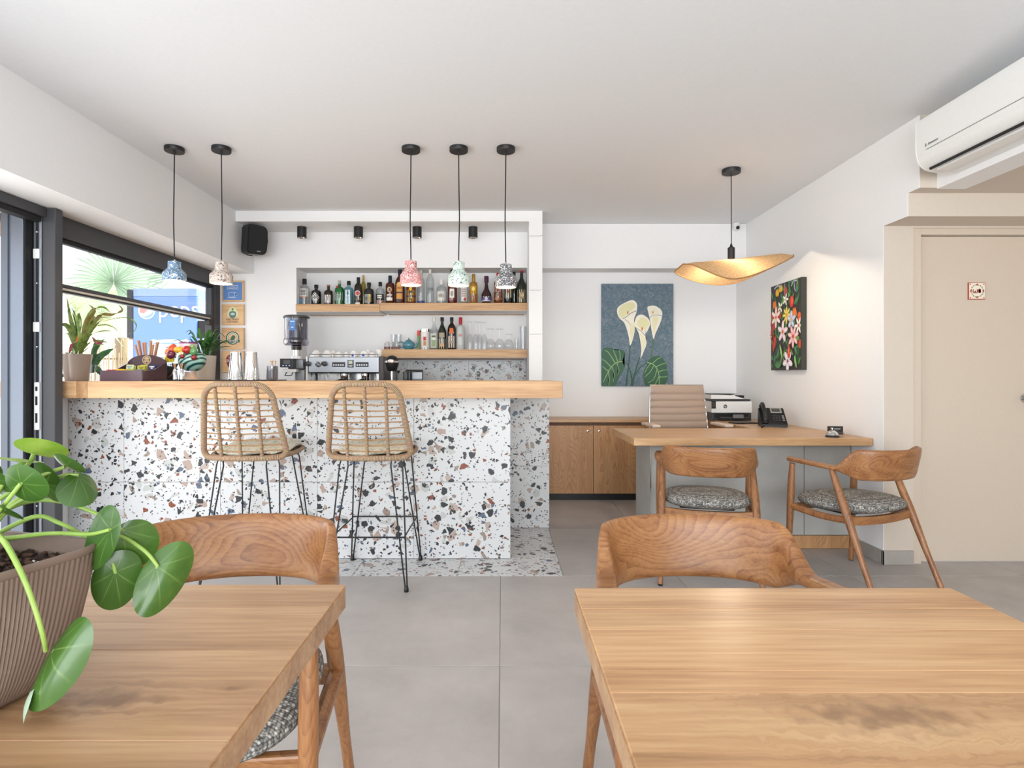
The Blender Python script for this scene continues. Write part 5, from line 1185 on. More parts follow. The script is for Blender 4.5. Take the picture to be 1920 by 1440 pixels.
for pts, w, m_, d in [
    ([(300, 700), (270, 560), (215, 410), (140, 395), (85, 500)], .016, lg, -.05), ([(300, 700), (280, 480), (235, 320), (198, 90)], .017, lg, .03), ([(310, 690), (330, 480), (300, 320), (250, 205)], .012, lg, -.03),
    ([(340, 690), (330, 440), (320, 270), (350, 350), (345, 480)], .008, lg, .05), ([(340, 690), (400, 380), (490, 250), (430, 172)], .014, lbr, -.05), ([(330, 690), (380, 400), (470, 240), (590, 205), (670, 275)], .013, lg, .05),
    ([(350, 690), (430, 420), (540, 320), (700, 312)], .013, lg, -.04), ([(360, 690), (450, 440), (560, 290), (690, 285), (785, 235), (738, 165)], .015, lbr, .04), ([(370, 680), (500, 410), (660, 335), (850, 318), (935, 390), (900, 470), (830, 485)], .0055, lg, -.06),
    ([(350, 690), (470, 440), (600, 390), (700, 420), (745, 472)], .0065, lg, .06), ([(340, 690), (420, 530), (540, 465), (682, 455)], .013, lg, -.06), ([(290, 700), (255, 560), (215, 480), (162, 495)], .012, lg, .05),
    ([(330, 700), (370, 590), (440, 460), (500, 330)], .015, lg, -.08), ([(300, 700), (350, 560), (400, 480), (440, 440)], .012, lg, -.09), ([(330, 700), (430, 590), (520, 560), (640, 580)], .013, lg, -.05), ([(300, 700), (250, 680), (220, 690), (165, 680)], .012, lgd, .05),
    ([(270, 610), (260, 650), (280, 690), (275, 715)], .010, lg, -.09), ([(340, 700), (430, 400), (470, 300), (500, 200)], .013, lbr, .0),
    ([(320, 700), (360, 480), (400, 330), (480, 230), (560, 225)], .006, lg, .06), ([(350, 700), (420, 500), (520, 380), (600, 330), (690, 330)], .007, lg, -.07), ([(310, 700), (250, 520), (180, 400), (120, 400), (85, 470)], .008, lg, .06), ([(360, 700), (400, 560), (470, 440), (490, 300), (520, 380)], .007, lbr, .05), ([(330, 700), (300, 420), (280, 330), (255, 250)], .007, lgd, .06), ([(350, 700), (450, 620), (560, 600), (660, 570)], .008, lg, -.08)]:
    Lp(pts, w, m_, d)
pk = leafmat('pink_bract', '#8c3f55', '#c46f7e'); orr = leafmat('orange_sheath', '#c46a35', '#e08a4a')
Lp([(500, 590), (540, 575), (580, 580), (605, 560)], .012, pk, 0, name='bract'); Lp([(470, 520), (500, 560), (540, 590), (600, 600)], .012, pk, -.02, name='bract'); Lp([(250, 600), (280, 580), (310, 560), (315, 500)], .010, orr, -.08, name='bract'); Lp([(225, 690), (240, 650), (250, 600), (250, 590)], .012, pk, -.03, name='bract')
# glass vase with dark leaves, behind the pot
Yv = 3.98; vz = thing('glass_vase', 'clear glass vase of dark broad leaves behind the orchid pot', 'vase', (X(178, Yv), Yv, ZB))
obj('vase', lathe(B(), [(0, 0), (.045, 0), (.052, .06), (.047, .11), (.045, .11), (.050, .06), (.043, .006), (0, .006)], 28), tg, vz, smooth=True)
for pts, w in (([(455, 900), (470, 780), (490, 640), (500, 560)], .022), ([(470, 900), (540, 740), (620, 680), (700, 640)], .026), ([(470, 900), (510, 850), (560, 900), (600, 940)], .024), ([(450, 900), (480, 700), (530, 600), (600, 540)], .020), ([(470, 900), (500, 760), (520, 700), (550, 780)], .016), ([(440, 900), (330, 820), (200, 800), (90, 810)], .022), ([(440, 930), (300, 870), (200, 900), (130, 960)], .020)):
    Lp(pts, w, lgd, random.uniform(-.03, .05), parent=vz, ox=178, Yq=Yv)
# pale pot with upright leaves
Yq = 4.35; p2 = thing('potted_plant', 'bushy green plant in a pale cylindrical pot by the window corner', 'plant', (X(382, Yq), Yq, ZB))
zt2 = Z(667, Yq) - ZB
obj('pot', lathe(B(), [(0, 0), (.074, 0), (.076, .003), (.086, zt2), (.082, zt2), (.070, .01), (0, .01)], 36), potw, p2, smooth=True)
obj('soil', lathe(B(), [(0, zt2 - .015), (.08, zt2 - .015)], 24), soil, p2)
for i in range(46):
    a = random.uniform(0, 2 * PI); r0 = random.uniform(0, .06); sp_ = random.uniform(.05, .17); h = random.uniform(.10, .23) * (1.0 if sp_ < .13 else .75)
    c, s_ = math.cos(a), math.sin(a)
    q0 = Vector((r0 * c, r0 * s_, zt2 - .02)); q1 = q0 + Vector((sp_ * .25 * c, sp_ * .25 * s_ * .8, h * .6)); q2 = q0 + Vector((sp_ * .7 * c, sp_ * .7 * s_, h)); q3 = q0 + Vector((sp_ * 1.15 * c, sp_ * 1.1 * s_, h * random.uniform(.75, 1.05)))
    b = B(); leaf(b, [q1, q2, q3], random.uniform(.010, .016), .2, 6); lf = obj('leaf', b, lgm if i % 3 else lgd, p2, smooth=True)
    tube_ = tube(B(), [q0, (q0 + q1) / 2 + Vector((0, 0, .01)), q1], .0028, 5); obj('leaf_stalk', tube_, lgm, lf, smooth=True)
# trailing sprig left of the head vase
t = onbar('trailing_sprig', 'thin trailing sprig with small round leaves left of the head vase', 'plant', 318, 4.12)
pot_ = obj('pot', lathe(B(), [(0, 0), (.026, 0), (.032, .09), (.029, .09), (0, .08)], 20), potw, t, smooth=True)
for bi, pts in enumerate(([(0, 0, .09), (.03, 0, .15), (.02, -.02, .20), (-.01, -.02, .235)], [(0, 0, .09), (-.02, 0, .15), (-.06, 0, .165), (-.085, -.01, .15)], [(0, 0, .09), (.04, 0, .16), (.05, 0, .19), (.03, 0, .22)], [(0, 0, .09), (-.03, -.02, .12), (-.06, -.02, .10), (-.05, -.02, .075)])):
    s_ = obj('stem', tube(B(), spline(pts, 6), .0014, 5), lgd, t)
    for i, p in enumerate(spline(pts, 3)[1:]):
        b = B(); d = Vector((random.uniform(-1, 1), random.uniform(-.4, .4), random.uniform(-.2, .8))).normalized() * .018
        leaf(b, [p, p + d * .5, p + d], .0065, .1, 3); obj('leaf', b, lgm, s_, smooth=True)
# ------------------------------------------------------------ pendant lamps
cable = mat('black_cable', '#17171a', .6); bulb = mat('warm_bulb', '#fff1d6', .3, emit='#ffdca0', estr=14)
inner = mat('lamp_inner_cream', '#f3e6cf', .6)
def tzl(name, ground, cols):
    n = len(cols); st_ = [(i / n, c) for i, c in enumerate(cols)]
    return terrazzo(name, ground, [(115, .34, .10, st_), (250, .30, .10, st_)], .5, uv=False, distort=.2)
SHD = [(327, 492, 530, tzl('blue_terrazzo', '#6f93b4', ['#e9eef2', '#2f4152', '#dfe6ea']), 'blue terrazzo pendant lamp over the left end of the bar'),
       (415, 493, 535, tzl('sand_terrazzo', '#cdbfb6', ['#3a3331', '#efe8e2', '#6e5a52', '#a08c83']), 'sand coloured speckled terrazzo pendant lamp over the bar'),
       (770.5, 491, 538, tzl('pink_terrazzo', '#d08a88', ['#f2dcda', '#5b3a3c', '#f6e9e6', '#efc9c6']), 'pink terrazzo pendant lamp in front of the brandy bottles'),
       (860, 493, 539, tzl('mint_terrazzo', '#cfe0d6', ['#2c3a38', '#f2f7f4', '#55706a', '#cfe0d6']), 'mint green terrazzo pendant lamp in the middle of the right three'),
       (948.5, 497, 542, tzl('charcoal_terrazzo', '#56575b', ['#e4e4e4', '#f4f4f4', '#8a8b8e', '#c9c9c9']), 'charcoal terrazzo pendant lamp nearest the partition')]
YL = 3.62
for i, (px, y0, y1, m_, lab) in enumerate(SHD):
    t = thing('pendant_lamp', lab, 'lamp', (X(px, YL), YL, CEIL), 0, 'pendant lamps over the bar')
    zt, zb = Z(y0 - 1, YL) - CEIL, Z(y1 - 3, YL) - CEIL; h = zt - zb
    obj('canopy', lathe(B(), [(0, 0), (.058, 0), (.058, -.023), (.056, -.026), (0, -.026)][::-1], 36), black_m, t, (0, 0, -.0005), smooth=True)
    obj('strain_relief', lathe(B(), [(0, -.046), (.005, -.046), (.007, -.0265), (0, -.0265)], 12), black_m, t, smooth=True)
    w_ = .006 * (1 if i % 2 else -1)
    obj('cable', tube(B(), spline([(0, 0, -.046), (w_ * .3, 0, -.25), (w_ * .8, 0, -.45), (w_ * .2, 0, zt + .1), (0, 0, zt + .012)], 6), .0036, 8), cable, t, smooth=True)
    obj('cord_grip', lathe(B(), [(0, zt + .0005), (.007, zt + .0005), (.006, zt + .014), (0, zt + .014)], 14), steel, t, smooth=True)
    sh_ = [(.0, zt), (.035, zt), (.037, zt - .003), (.037, zt - .044 * h / .135), (.066, zt - .078 * h / .135), (.068, zt - .084 * h / .135), (.067, zb), (.061, zb)]
    obj('shade', lathe(B(), sh_[::-1], 40), m_, t, smooth=True, angle=15)
    obj('shade_lining', lathe(B(), [(.0605, zb + .001), (.060, zt - .088 * h / .135), (.034, zt - .05 * h / .135), (0, zt - .045 * h / .135)], 32), inner, t, smooth=True)
    bz = zb + .028
    obj('bulb', ball(B(), (0, 0, bz), .024, 14), bulb, t, smooth=True)
    l = bpy.data.lights.new('bulb_light', 'POINT'); l.energy = 1.2; l.color = (1, .78, .5); l.shadow_soft_size = .02
    o = bpy.data.objects.new('bulb_light', l); COL.objects.link(o); o.parent = t; o.location = (0, 0, zb - .006)
# ceiling spots under the dropped beam
for i, px in enumerate((566, 672, 782, 887)):
    t = thing('spotlight', ['cylindrical black ceiling spot nearest the loudspeaker', 'second cylindrical black ceiling spot, left of the shelf middle', 'third cylindrical black ceiling spot, beside the pink lamp cable', 'cylindrical black ceiling spot nearest the partition'][i], 'spotlight', (X(px, 5.19), 5.19, 2.48), 0, 'black ceiling spots over the bottle shelves')
    obj('housing', lathe(B(), [(.034, -.096), (.041, -.096), (.041, -.0005), (0, -.0005)], 28), black_m, t, smooth=True)
    obj('reflector', lathe(B(), [(.033, -.0955), (.020, -.07), (0, -.07)], 24), steel, t, smooth=True)
# woven pendant over the desk
YW = 4.0; wx = X(1371, YW)
m, nt, N, L, bb = _new('woven_rattan_sheet'); tc = N.new('ShaderNodeTexCoord'); mp = N.new('ShaderNodeMapping'); mp.inputs['Scale'].default_value = (1, 1, 1); L.new(tc.outputs['Object'], mp.inputs[0])
sp = N.new('ShaderNodeSeparateXYZ'); L.new(mp.outputs[0], sp.inputs[0])
a = math_(N, L, 'SINE', math_(N, L, 'MULTIPLY', sp.outputs['X'], 620.)); c = math_(N, L, 'SINE', math_(N, L, 'MULTIPLY', sp.outputs['Y'], 620.))
wv = math_(N, L, 'MULTIPLY', a, c); nz = N.new('ShaderNodeTexNoise'); nz.inputs['Scale'].default_value = 90; L.new(tc.outputs['Object'], nz.inputs['Vector'])
cr = ramp(N, [(.1, srgb('#b28c5e')), (.5, srgb('#cfab80')), (.9, srgb('#e6cca6'))]); L.new(math_(N, L, 'ADD', math_(N, L, 'MULTIPLY', wv, .25), nz.outputs['Fac']), cr.inputs[0]); L.new(cr.outputs[0], bb.inputs['Base Color']); bb.inputs['Roughness'].default_value = .8
tr = N.new('ShaderNodeBsdfTranslucent'); L.new(cr.outputs[0], tr.inputs[0]); mx = N.new('ShaderNodeMixShader'); mx.inputs[0].default_value = .36; L.new(bb.outputs[0], mx.inputs[1]); L.new(tr.outputs[0], mx.inputs[2]); L.new(mx.outputs[0], [n for n in N if n.type == 'OUTPUT_MATERIAL'][0].inputs[0])
wov = m
t = thing('woven_pendant', 'wide wavy woven rattan pendant lamp over the reception desk', 'lamp', (wx, YW, CEIL))
zz = lambda py: Z(py, YW) - CEIL
obj('canopy', lathe(B(), [(0, -.028), (.060, -.028), (.062, -.025), (.062, 0), (0, 0)], 36), black_m, t, (0, 0, -.0005), smooth=True)
obj('cable', tube(B(), [(0, 0, -.028), (.001, 0, zz(463))], .0032, 8), cable, t)
obj('socket', lathe(B(), [(0, zz(485)), (.024, zz(485)), (.024, zz(465)), (.010, zz(462)), (.005, zz(457)), (0, zz(457))], 24), black_m, t, smooth=True)
T0 = Vector((wx, YW, CEIL))
def rimline(l, n=6): return spline([P(a, b_, c) - T0 for a, b_, c in l], n)
fr_l = rimline([(1281, 495, 3.78), (1300, 497, 3.72), (1325, 508, 3.67), (1350, 518, 3.67), (1375, 523, 3.69), (1405, 518, 3.78), (1440, 505, 3.92), (1470, 491, 4.07), (1488, 481, 4.18)])
cr_l = rimline([(1278, 497, 3.81), (1297, 493, 3.84), (1320, 491, 3.89), (1345, 488.5, 3.95), (1371, 486.5, 4.00), (1400, 483, 4.05), (1432, 479, 4.10), (1465, 475.5, 4.15), (1488, 479, 4.20)])
bk_l = rimline([(1274, 501, 3.85), (1266, 511, 3.98), (1290, 523, 4.13), (1320, 531, 4.26), (1350, 534, 4.33), (1385, 529, 4.36), (1430, 510, 4.34), (1470, 489, 4.28), (1488, 478, 4.21)])
def sheet(i, v):
    f, c, k = fr_l[i], cr_l[i], bk_l[i]; return c + (k - f) * .5 * v + ((f + k) * .5 - c) * v * v
nl = len(cr_l) - 1; b = B()
surf(b, lambda u, v: sheet(min(nl, int(round(u * nl))), v * 2 - 1), nl, 20)
obj('shade', b, wov, t, smooth=True, angle=180)
obj('rim', tube(B(), [sheet(i, -1) for i in range(nl + 1)] + [sheet(i, 1) for i in range(nl, -1, -1)], .0045, 8, closed=True), mat('rim_cane', '#a67a4c', .6), t, smooth=True)
obj('bulb', ball(B(), (0, 0, zz(487.5) - .055), .028, 14), bulb, t, smooth=True)
l = bpy.data.lights.new('bulb_light', 'POINT'); l.energy = 10; l.color = (1, .84, .62); l.shadow_soft_size = .03
o = bpy.data.objects.new('bulb_light', l); COL.objects.link(o); o.parent = t; o.location = (-.02, 0, zz(487.5) - .090)
# ------------------------------------------------------------ wall mounted things
Ys = 5.13
sp_ = thing('loudspeaker', 'black loudspeaker on a bracket, high in the bar corner', 'speaker', (X(452, Ys) - .0, Ys, Z(452, Ys)))
hw = .085; hh_ = .128
b = B(); poly = [(-hw, -hh_ * .86), (-hw * .8, -hh_), (hw * .72, -hh_ * .97), (hw, -hh_ * .72), (hw * 1.04, 0), (hw, hh_ * .72), (hw * .72, hh_ * .97), (-hw * .8, hh_), (-hw, hh_ * .86)]
cab = prism(b, poly, -.07, .09, 'XZ'); bmesh.ops.bevel(b, geom=b.edges[:], offset=.008, segments=2, affect='EDGES', clamp_overlap=True)
SR = (rad(7), 0, rad(44)); body = obj('cabinet', b, black_p, sp_, (.125, -.035, 0), rot=SR, smooth=True)
b = prism(B(), [(x * .92, z * .93) for x, z in poly], -.078, -.0712, 'XZ'); obj('grille', b, mat('speaker_grille', '#232427', .8, bump=.6, bscale=900), sp_, (.125, -.035, 0), rot=SR)
lt = text('lettering', 'apart', .016, white_p, sp_, tuple(Vector((.125, -.035, 0)) + Euler(SR).to_matrix() @ Vector((.01, -.0795, -.098))), rot=(rad(97), 0, rad(44)))
obj('bracket', tube(B(), spline([(.10, -.03, .137), (.05, -.03, .125), (.022, -.01, .07), (.014, .0, 0), (.022, -.01, -.07), (.05, -.03, -.125), (.10, -.03, -.137)], 6), .009, 8, flat=.5), black_m, sp_, smooth=True)
obj('wall_plate', nb(.0005, .012, -.01, .05, -.035, .035, .002, 1), black_m, sp_)
sp_.location.x = XL
# security camera
Ycam = 5.39
t = thing('security_camera', 'small white dome security camera in the back ceiling corner', 'camera', (X(1381, Ycam), Ycam, 2.530))
obj('base', lathe(B(), [(0, 0), (.032, 0), (.032, .030), (0, .030)], 20), white_p, t, (0, 0, .008), smooth=True)
obj('dome', ball(B(), (0, 0, -.004), .030, 14), white_p, t, smooth=True)
obj('lens', lathe(B(), [(0, 0), (.016, 0), (.016, .010), (0, .010)], 18), black_p, t, (0, -.024, -.010), rot=(rad(90), 0, 0), smooth=True)
# certificates
pine = wood('pale_plywood', '#e0bd92', '#d6b084', '#c09568', 'X', .6, .1, 12, vary=.12)
def plaque(y0, y1, lab):
    t = thing('wall_plaque', lab, 'plaque', (X(438.5, 5.37), 5.368, Z((y0 + y1) / 2, 5.37)), 0, None)
    w_ = .102; h_ = (Z(y0, 5.37) - Z(y1, 5.37)) / 2; obj('board', nb(-w_, w_, -.022, 0, -h_, h_, .002, 1), pine, t); return t, w_, h_
t, w_, h_ = plaque(527, 566, 'blue framed square sign with a white coffee cup, topmost on the bar wall')
f_ = Flat(); f_.rect(-w_ * .86, -h_ * .84, w_ * .86, h_ * .84, '#5b86c4'); f_.stroke([(-.036, -.014), (-.03, -.052), (.012, -.052), (.022, -.014)], .003, '#dfe9f6'); f_.stroke([(-.04, -.012), (.026, -.012)], .003, '#dfe9f6'); f_.stroke([(.022, -.02), (.040, -.02), (.034, -.04), (.018, -.038)], .003, '#dfe9f6'); f_.stroke([(-.05, -.060), (.035, -.060)], .003, '#dfe9f6')
flat_obj('print', f_, t, (0, -.0225, 0)); text('lettering', 'IPANEMA\nESPRESSO', .026, white_p, t, (0, -.0245, .036))
t, w_, h_ = plaque(571, 610, 'pale wood plaque with a green bean emblem, second from the top')
f_ = Flat(); f_.blob([(-.05, .005), (-.02, .065), (.02, .065), (.05, .005), (.02, -.03), (-.02, -.03)], '#d9dfae'); f_.blob([(-.034, .004), (-.02, .03), (.02, .03), (.034, .004), (.018, -.03), (-.018, -.03)], '#5e7f7c'); f_.blob([(-.022, .004), (0, .018), (.022, .004), (0, -.004)], '#c9d6c9'); f_.oval(0, .050, .010, .010, '#5e7f5c', 12); f_.rect(-.002, .03, .002, .05, '#5e7f5c')
flat_obj('print', f_, t, (0, -.0225, 0)); text('lettering', 'FAIR TRADE\nCERTIFIED', .022, mat('dark_print', '#3b3a38', .6), t, (0, -.024, -.056))
t, w_, h_ = plaque(615, 655, 'pale wood plaque with a round green frog seal, third from the top')
f_ = Flat(); f_.oval(0, .004, .062, .062, '#2f4f42', 30); f_.oval(0, .004, .052, .052, '#cfe0d8', 30); f_.oval(0, .004, .045, .045, '#2f4f42', 30); f_.oval(0, .004, .041, .041, '#d9b48a', 30); f_.blob([(-.02, .0), (0, .03), (.025, .02), (.015, -.01), (-.015, -.015)], '#2f5a3c'); f_.add([(-.066, -.014), (.066, -.014), (.066, -.036), (-.066, -.036)], '#2f4f42')
flat_obj('print', f_, t, (0, -.0225, 0)); text('lettering', 'CERTIFIED', .022, white_p, t, (0, -.0245, -.025))
t, w_, h_ = plaque(658, 698, 'wood plaque with a dark red bean badge, lowest of the four')
f_ = Flat(); f_.blob([(-.06, .03), (-.03, .062), (.02, .055), (.03, .0), (-.01, -.075), (-.05, -.03)], '#7c1f2a')
flat_obj('print', f_, t, (0, -.0225, 0)); text('lettering', 'UTZ\nCERTIFIED', .030, white_p, t, (-.018, -.0245, .022), sx=.62)
# calla painting: 0.70 x 1.00 m
cw, ch = .70, 1.0; pc_ = P(1194, 628.5, YB)
t = thing('calla_painting', 'canvas painting of three white callas on grey blue', 'painting', (pc_.x, YB - .001, pc_.z))
m, nt, N, L, bb = _new('painted_grey_blue'); tc = N.new('ShaderNodeTexCoord'); nz = N.new('ShaderNodeTexNoise'); nz.inputs['Scale'].default_value = 26; nz.inputs['Detail'].default_value = 6; nz.inputs['Roughness'].default_value = .8; nz.inputs['Distortion'].default_value = 1.2; L.new(tc.outputs['Object'], nz.inputs['Vector'])
cr = ramp(N, [(.33, srgb('#48606f')), (.5, srgb('#627785')), (.68, srgb('#8b9199'))]); L.new(nz.outputs['Fac'], cr.inputs[0]); L.new(cr.outputs[0], bb.inputs['Base Color']); bb.inputs['Roughness'].default_value = .7
obj('canvas', nb(-cw / 2, cw / 2, -.030, 0, -ch / 2, ch / 2, .002, 1), m, t)
def cp(pts): return [((x - 635) / 740 * cw, (717.5 - y) / 1045 * ch) for x, y in pts]
f_ = Flat(.0004, (cw / 2 - .002, ch / 2 - .002))
GD, GM, GL_ = '#2a5540', '#3f7a55', '#b9d08d'
def st(pts, w, c, n=6): f_.stroke(cp(pts), w, c, n)
st([(560, 815), (545, 1000), (515, 1238)], (.008, .018), GD); st([(655, 945), (610, 1100), (575, 1238)], (.010, .022), GD); st([(800, 755), (790, 850), (772, 940)], (.008, .012), '#4f6f45'); st([(480, 985), (540, 1030), (575, 1160), (570, 1238)], (.010, .014), GD); st([(735, 1000), (660, 1050), (600, 1150), (585, 1238)], (.009, .014), GD)
lfl = [(265, 890), (345, 848), (400, 870), (470, 870), (505, 900), (500, 950), (470, 985), (505, 1030), (470, 1110), (430, 1170), (400, 1238), (262, 1238)]
lfr = [(740, 990), (780, 945), (850, 930), (890, 950), (930, 1010), (940, 1080), (950, 1130), (930, 1210), (900, 1238), (730, 1238), (695, 1150), (700, 1080), (725, 1040)]
for lf_, vein, sides in ((lfl, [(480, 985), (400, 1010), (340, 1080), (280, 1200)], [[(400, 1005), (330, 900), (290, 880)], [(430, 1000), (400, 920), (380, 870)], [(450, 985), (450, 910), (440, 880)], [(360, 1050), (300, 990), (265, 970)], [(330, 1090), (290, 1060), (265, 1040)], [(420, 1010), (440, 1090), (420, 1130)], [(370, 1050), (390, 1130), (380, 1200)], [(330, 1100), (340, 1180), (330, 1235)]]),
                         (lfr, [(735, 1000), (800, 1020), (850, 1100), (860, 1235)], [[(790, 1010), (840, 965), (880, 950)], [(820, 1050), (880, 1020), (925, 1010)], [(845, 1100), (900, 1080), (940, 1080)], [(855, 1150), (910, 1150), (945, 1140)], [(770, 1010), (730, 1060), (705, 1110)], [(800, 1035), (760, 1100), (705, 1150)], [(830, 1080), (800, 1170), (740, 1210)], [(850, 1150), (820, 1210), (800, 1235)]])):
    f_.blob(cp(lf_), '#2f5c43'); 
    for sd in sides: st(sd, (.010, .004), '#477d52'); st([(x + 4, y - 6) for x, y in sd], (.0035, .002), GL_)
    st(vein, (.007, .004), '#a9c88a')
CR, CY, SH_ = '#efeadb', '#e2dfb0', '#8fb0bd'
f_.blob(cp([(425, 500), (430, 440), (490, 395), (580, 362), (628, 400), (625, 480), (600, 560), (605, 680), (560, 825), (540, 720), (500, 600), (450, 550)]), CR); f_.blob(cp([(440, 490), (470, 420), (570, 385), (610, 420), (560, 480), (480, 545)]), CY); st([(478, 552), (510, 540), (560, 500), (622, 470)], (.004, .006), '#47606e'); st([(505, 560), (545, 590), (560, 620)], (.004, .003), '#47606e'); st([(535, 475), (533, 505)], .012, '#d9752f'); f_.blob(cp([(560, 600), (600, 640), (585, 740), (560, 800), (565, 700)]), '#e6e2b8')
f_.blob(cp([(735, 440), (760, 422), (815, 420), (870, 455), (890, 500), (870, 590), (820, 700), (800, 760), (780, 680), (765, 580), (750, 510)]), CR); f_.blob(cp([(770, 470), (800, 445), (850, 470), (870, 500), (800, 505), (770, 520)]), '#e9e6cf'); st([(760, 545), (800, 515), (885, 520)], (.004, .005), '#47606e'); st([(794, 475), (792, 500)], .010, '#d9752f'); f_.blob(cp([(790, 540), (850, 545), (820, 650), (800, 700)]), '#e6e0ba')
f_.blob(cp([(600, 610), (625, 530), (680, 510), (740, 545), (765, 600), (745, 660), (715, 720), (728, 800), (700, 880), (665, 955), (672, 860), (650, 720), (625, 660)]), CR); f_.blob(cp([(630, 590), (680, 540), (740, 570), (750, 620), (690, 665), (650, 640)]), CY); st([(610, 640), (670, 680), (712, 725)], (.004, .005), '#47606e'); st([(682, 640), (680, 672)], .013, '#d9752f'); f_.blob(cp([(660, 700), (700, 740), (720, 800), (690, 880), (680, 800)]), '#e9e5c4')
flat_obj('painted_flowers', f_, t, (0, -.0305, 0))
text('signature', 'am', .022, MATS['white_plastic'], t, (.275, -.031, -.478))
# flower painting on the right wall: 0.5 x 0.7 m, faces -x
Ya, Yb_ = 1080 / 223.4, 1080 / 248.7     # far edge px 1446, near edge px 1503
pw_, ph_ = Ya - Yb_, .70; zc_ = EYE + (VY - 606) / 248.7
t = thing('flower_painting', 'canvas painting crowded with bright flowers on the right wall', 'painting', (XR - .001, (Ya + Yb_) / 2, zc_), -PI / 2)
obj('canvas', nb(-pw_ / 2, pw_ / 2, -.040, 0, -ph_ / 2, ph_ / 2, .002, 1), mat('dark_olive_paint', '#3b3c36', .7), t)
f_ = Flat(.0002, (pw_ / 2 - .001, ph_ / 2 - .001))
def q(u, v): return ((u - .5) * pw_, (.5 - v) * ph_)
f_.rect(*q(0, 1), *q(1, 0), '#33312f')
def fl_(u, v, r, n, c, cc, r2=.42, a0=0., wid=.36):
    r *= 1.22
    x, z = q(u, v)
    for i in range(n):
        a = a0 + 2 * PI * i / n; f_.oval(x + r * .55 * math.cos(a), z + r * .62 * math.sin(a), r * .52, r * wid * .62, c, 12, a); f_.oval(x + r * .6 * math.cos(a), z + r * .66 * math.sin(a), r * .3, r * wid * .22, cc[1] if isinstance(cc, tuple) else c, 8, a)
    f_.oval(x, z, r * .2, r * .2, cc[0] if isinstance(cc, tuple) else cc, 10)
def lf2(u, v, L_, a, w, c):
    x, z = q(u, v); d = (math.cos(a), math.sin(a)); p = (-d[1], d[0])
    f_.blob([(x, z), (x + d[0] * L_ * .5 + p[0] * w, z + d[1] * L_ * .5 + p[1] * w), (x + d[0] * L_, z + d[1] * L_), (x + d[0] * L_ * .5 - p[0] * w, z + d[1] * L_ * .5 - p[1] * w)], c, 4)
rr_ = random.Random(3)
for i in range(110):
    lf2(rr_.uniform(.06, .94), rr_.uniform(.06, .97), rr_.uniform(.05, .12), rr_.uniform(.4, 2.7), rr_.uniform(.007, .015), rr_.choice(['#3f7a49', '#2f5f3c', '#5c9152', '#4c8a5a', '#7fa85a']))
for u, v, c in ((.08, .35, '#c0392f'), (.20, .30, '#c5352c'), (.05, .55, '#a8332e'), (.32, .36, '#b9342c'), (.12, .48, '#c0392f'), (.95, .42, '#d9622f'), (.82, .38, '#e0762f'), (.97, .72, '#c8502b'), (.52, .10, '#b93a30'), (.05, .45, '#8c2a2a')): f_.oval(*q(u, v), .026, .034, c, 12)
for u, v, c in ((.14, .23, '#e0782f'), (.24, .10, '#e0a92f'), (.36, .06, '#e3b43a'), (.80, .36, '#e07a30')):
    for k in (-1, 0, 1): x, z = q(u + .035 * k, v); f_.blob([(x, z - .03), (x - .012, z), (x, z + .035), (x + .012, z)], c, 3)
for px_, col in (((.15, .66), '#c8402f'), ((.10, .70), '#b83a2d')):
    x, z = q(*px_); f_.blob([(x - .02, z + .05), (x - .012, z - .04), (x + .012, z - .045), (x + .022, z + .05), (x, z + .025)], col, 4)
fl_(.52, .20, .036, 5, '#f0ece4', ('#d9b23c', '#fff')); fl_(.34, .27, .036, 4, '#eeeade', ('#c9a93a', '#fff'), a0=.6); x, z = q(.72, .24); f_.oval(x, z, .034, .046, '#c8362e', 14); f_.oval(x + .008, z + .004, .018, .026, '#de5a44', 12)
fl_(.56, .38, .052, 8, '#ecca4a', ('#e09a2c', '#f6e6a0'), wid=.26); fl_(.71, .44, .052, 5, '#b9c0dc', ('#d8bd5a', '#dfe4f3'), a0=.3, wid=.5); fl_(.20, .38, .064, 6, '#edd9d3', ('#e2722f', '#fbf3ee'), a0=.5, wid=.34); fl_(.43, .56, .066, 5, '#e9cfdb', ('#e2722f', '#fbeef4'), a0=.2, wid=.42); fl_(.77, .63, .066, 7, '#e8b0b2', ('#c94a48', '#f8dcdc'), a0=.2, wid=.36); fl_(.94, .52, .050, 6, '#efe2e0', ('#c94a48', '#fff'), wid=.3); fl_(.60, .90, .062, 5, '#e6ddea', ('#b0405a', '#fff'), a0=.9, wid=.5); fl_(.05, .60, .02, 5, '#a8332e', '#e6c050')
x, z = q(.64, .79); f_.blob([(x - .025, z), (x, z + .055), (x + .022, z + .01), (x + .018, z - .045), (x - .012, z - .05)], '#cf4436', 4); f_.blob([(x - .008, z), (x + .002, z + .035), (x + .006, z - .03)], '#ef8a6a', 3)
lf2(.42, .86, .12, 1.9, .014, '#a9cf84'); lf2(.88, .98, .10, 1.9, .014, '#9cc47c'); 
for i in range(5): lf2(.28, .98, .075, .6 + .48 * i, .010, '#4f8a54')
f_.stroke([q(.72, .07), q(.80, .02), q(.90, .03)], .012, '#a9aed0'); f_.stroke([q(.84, .02), q(.82, .10), q(.86, .14)], .010, '#a9aed0'); f_.stroke([q(.48, .06), q(.52, .0 + .02), q(.50, .16)], .004, '#b6b2c8'); f_.stroke([q(.15, .045), q(.26, .02), q(.38, .035)], .012, '#a9b0d8')
flat_obj('painted_flowers', f_, t, (0, -.0403, 0))
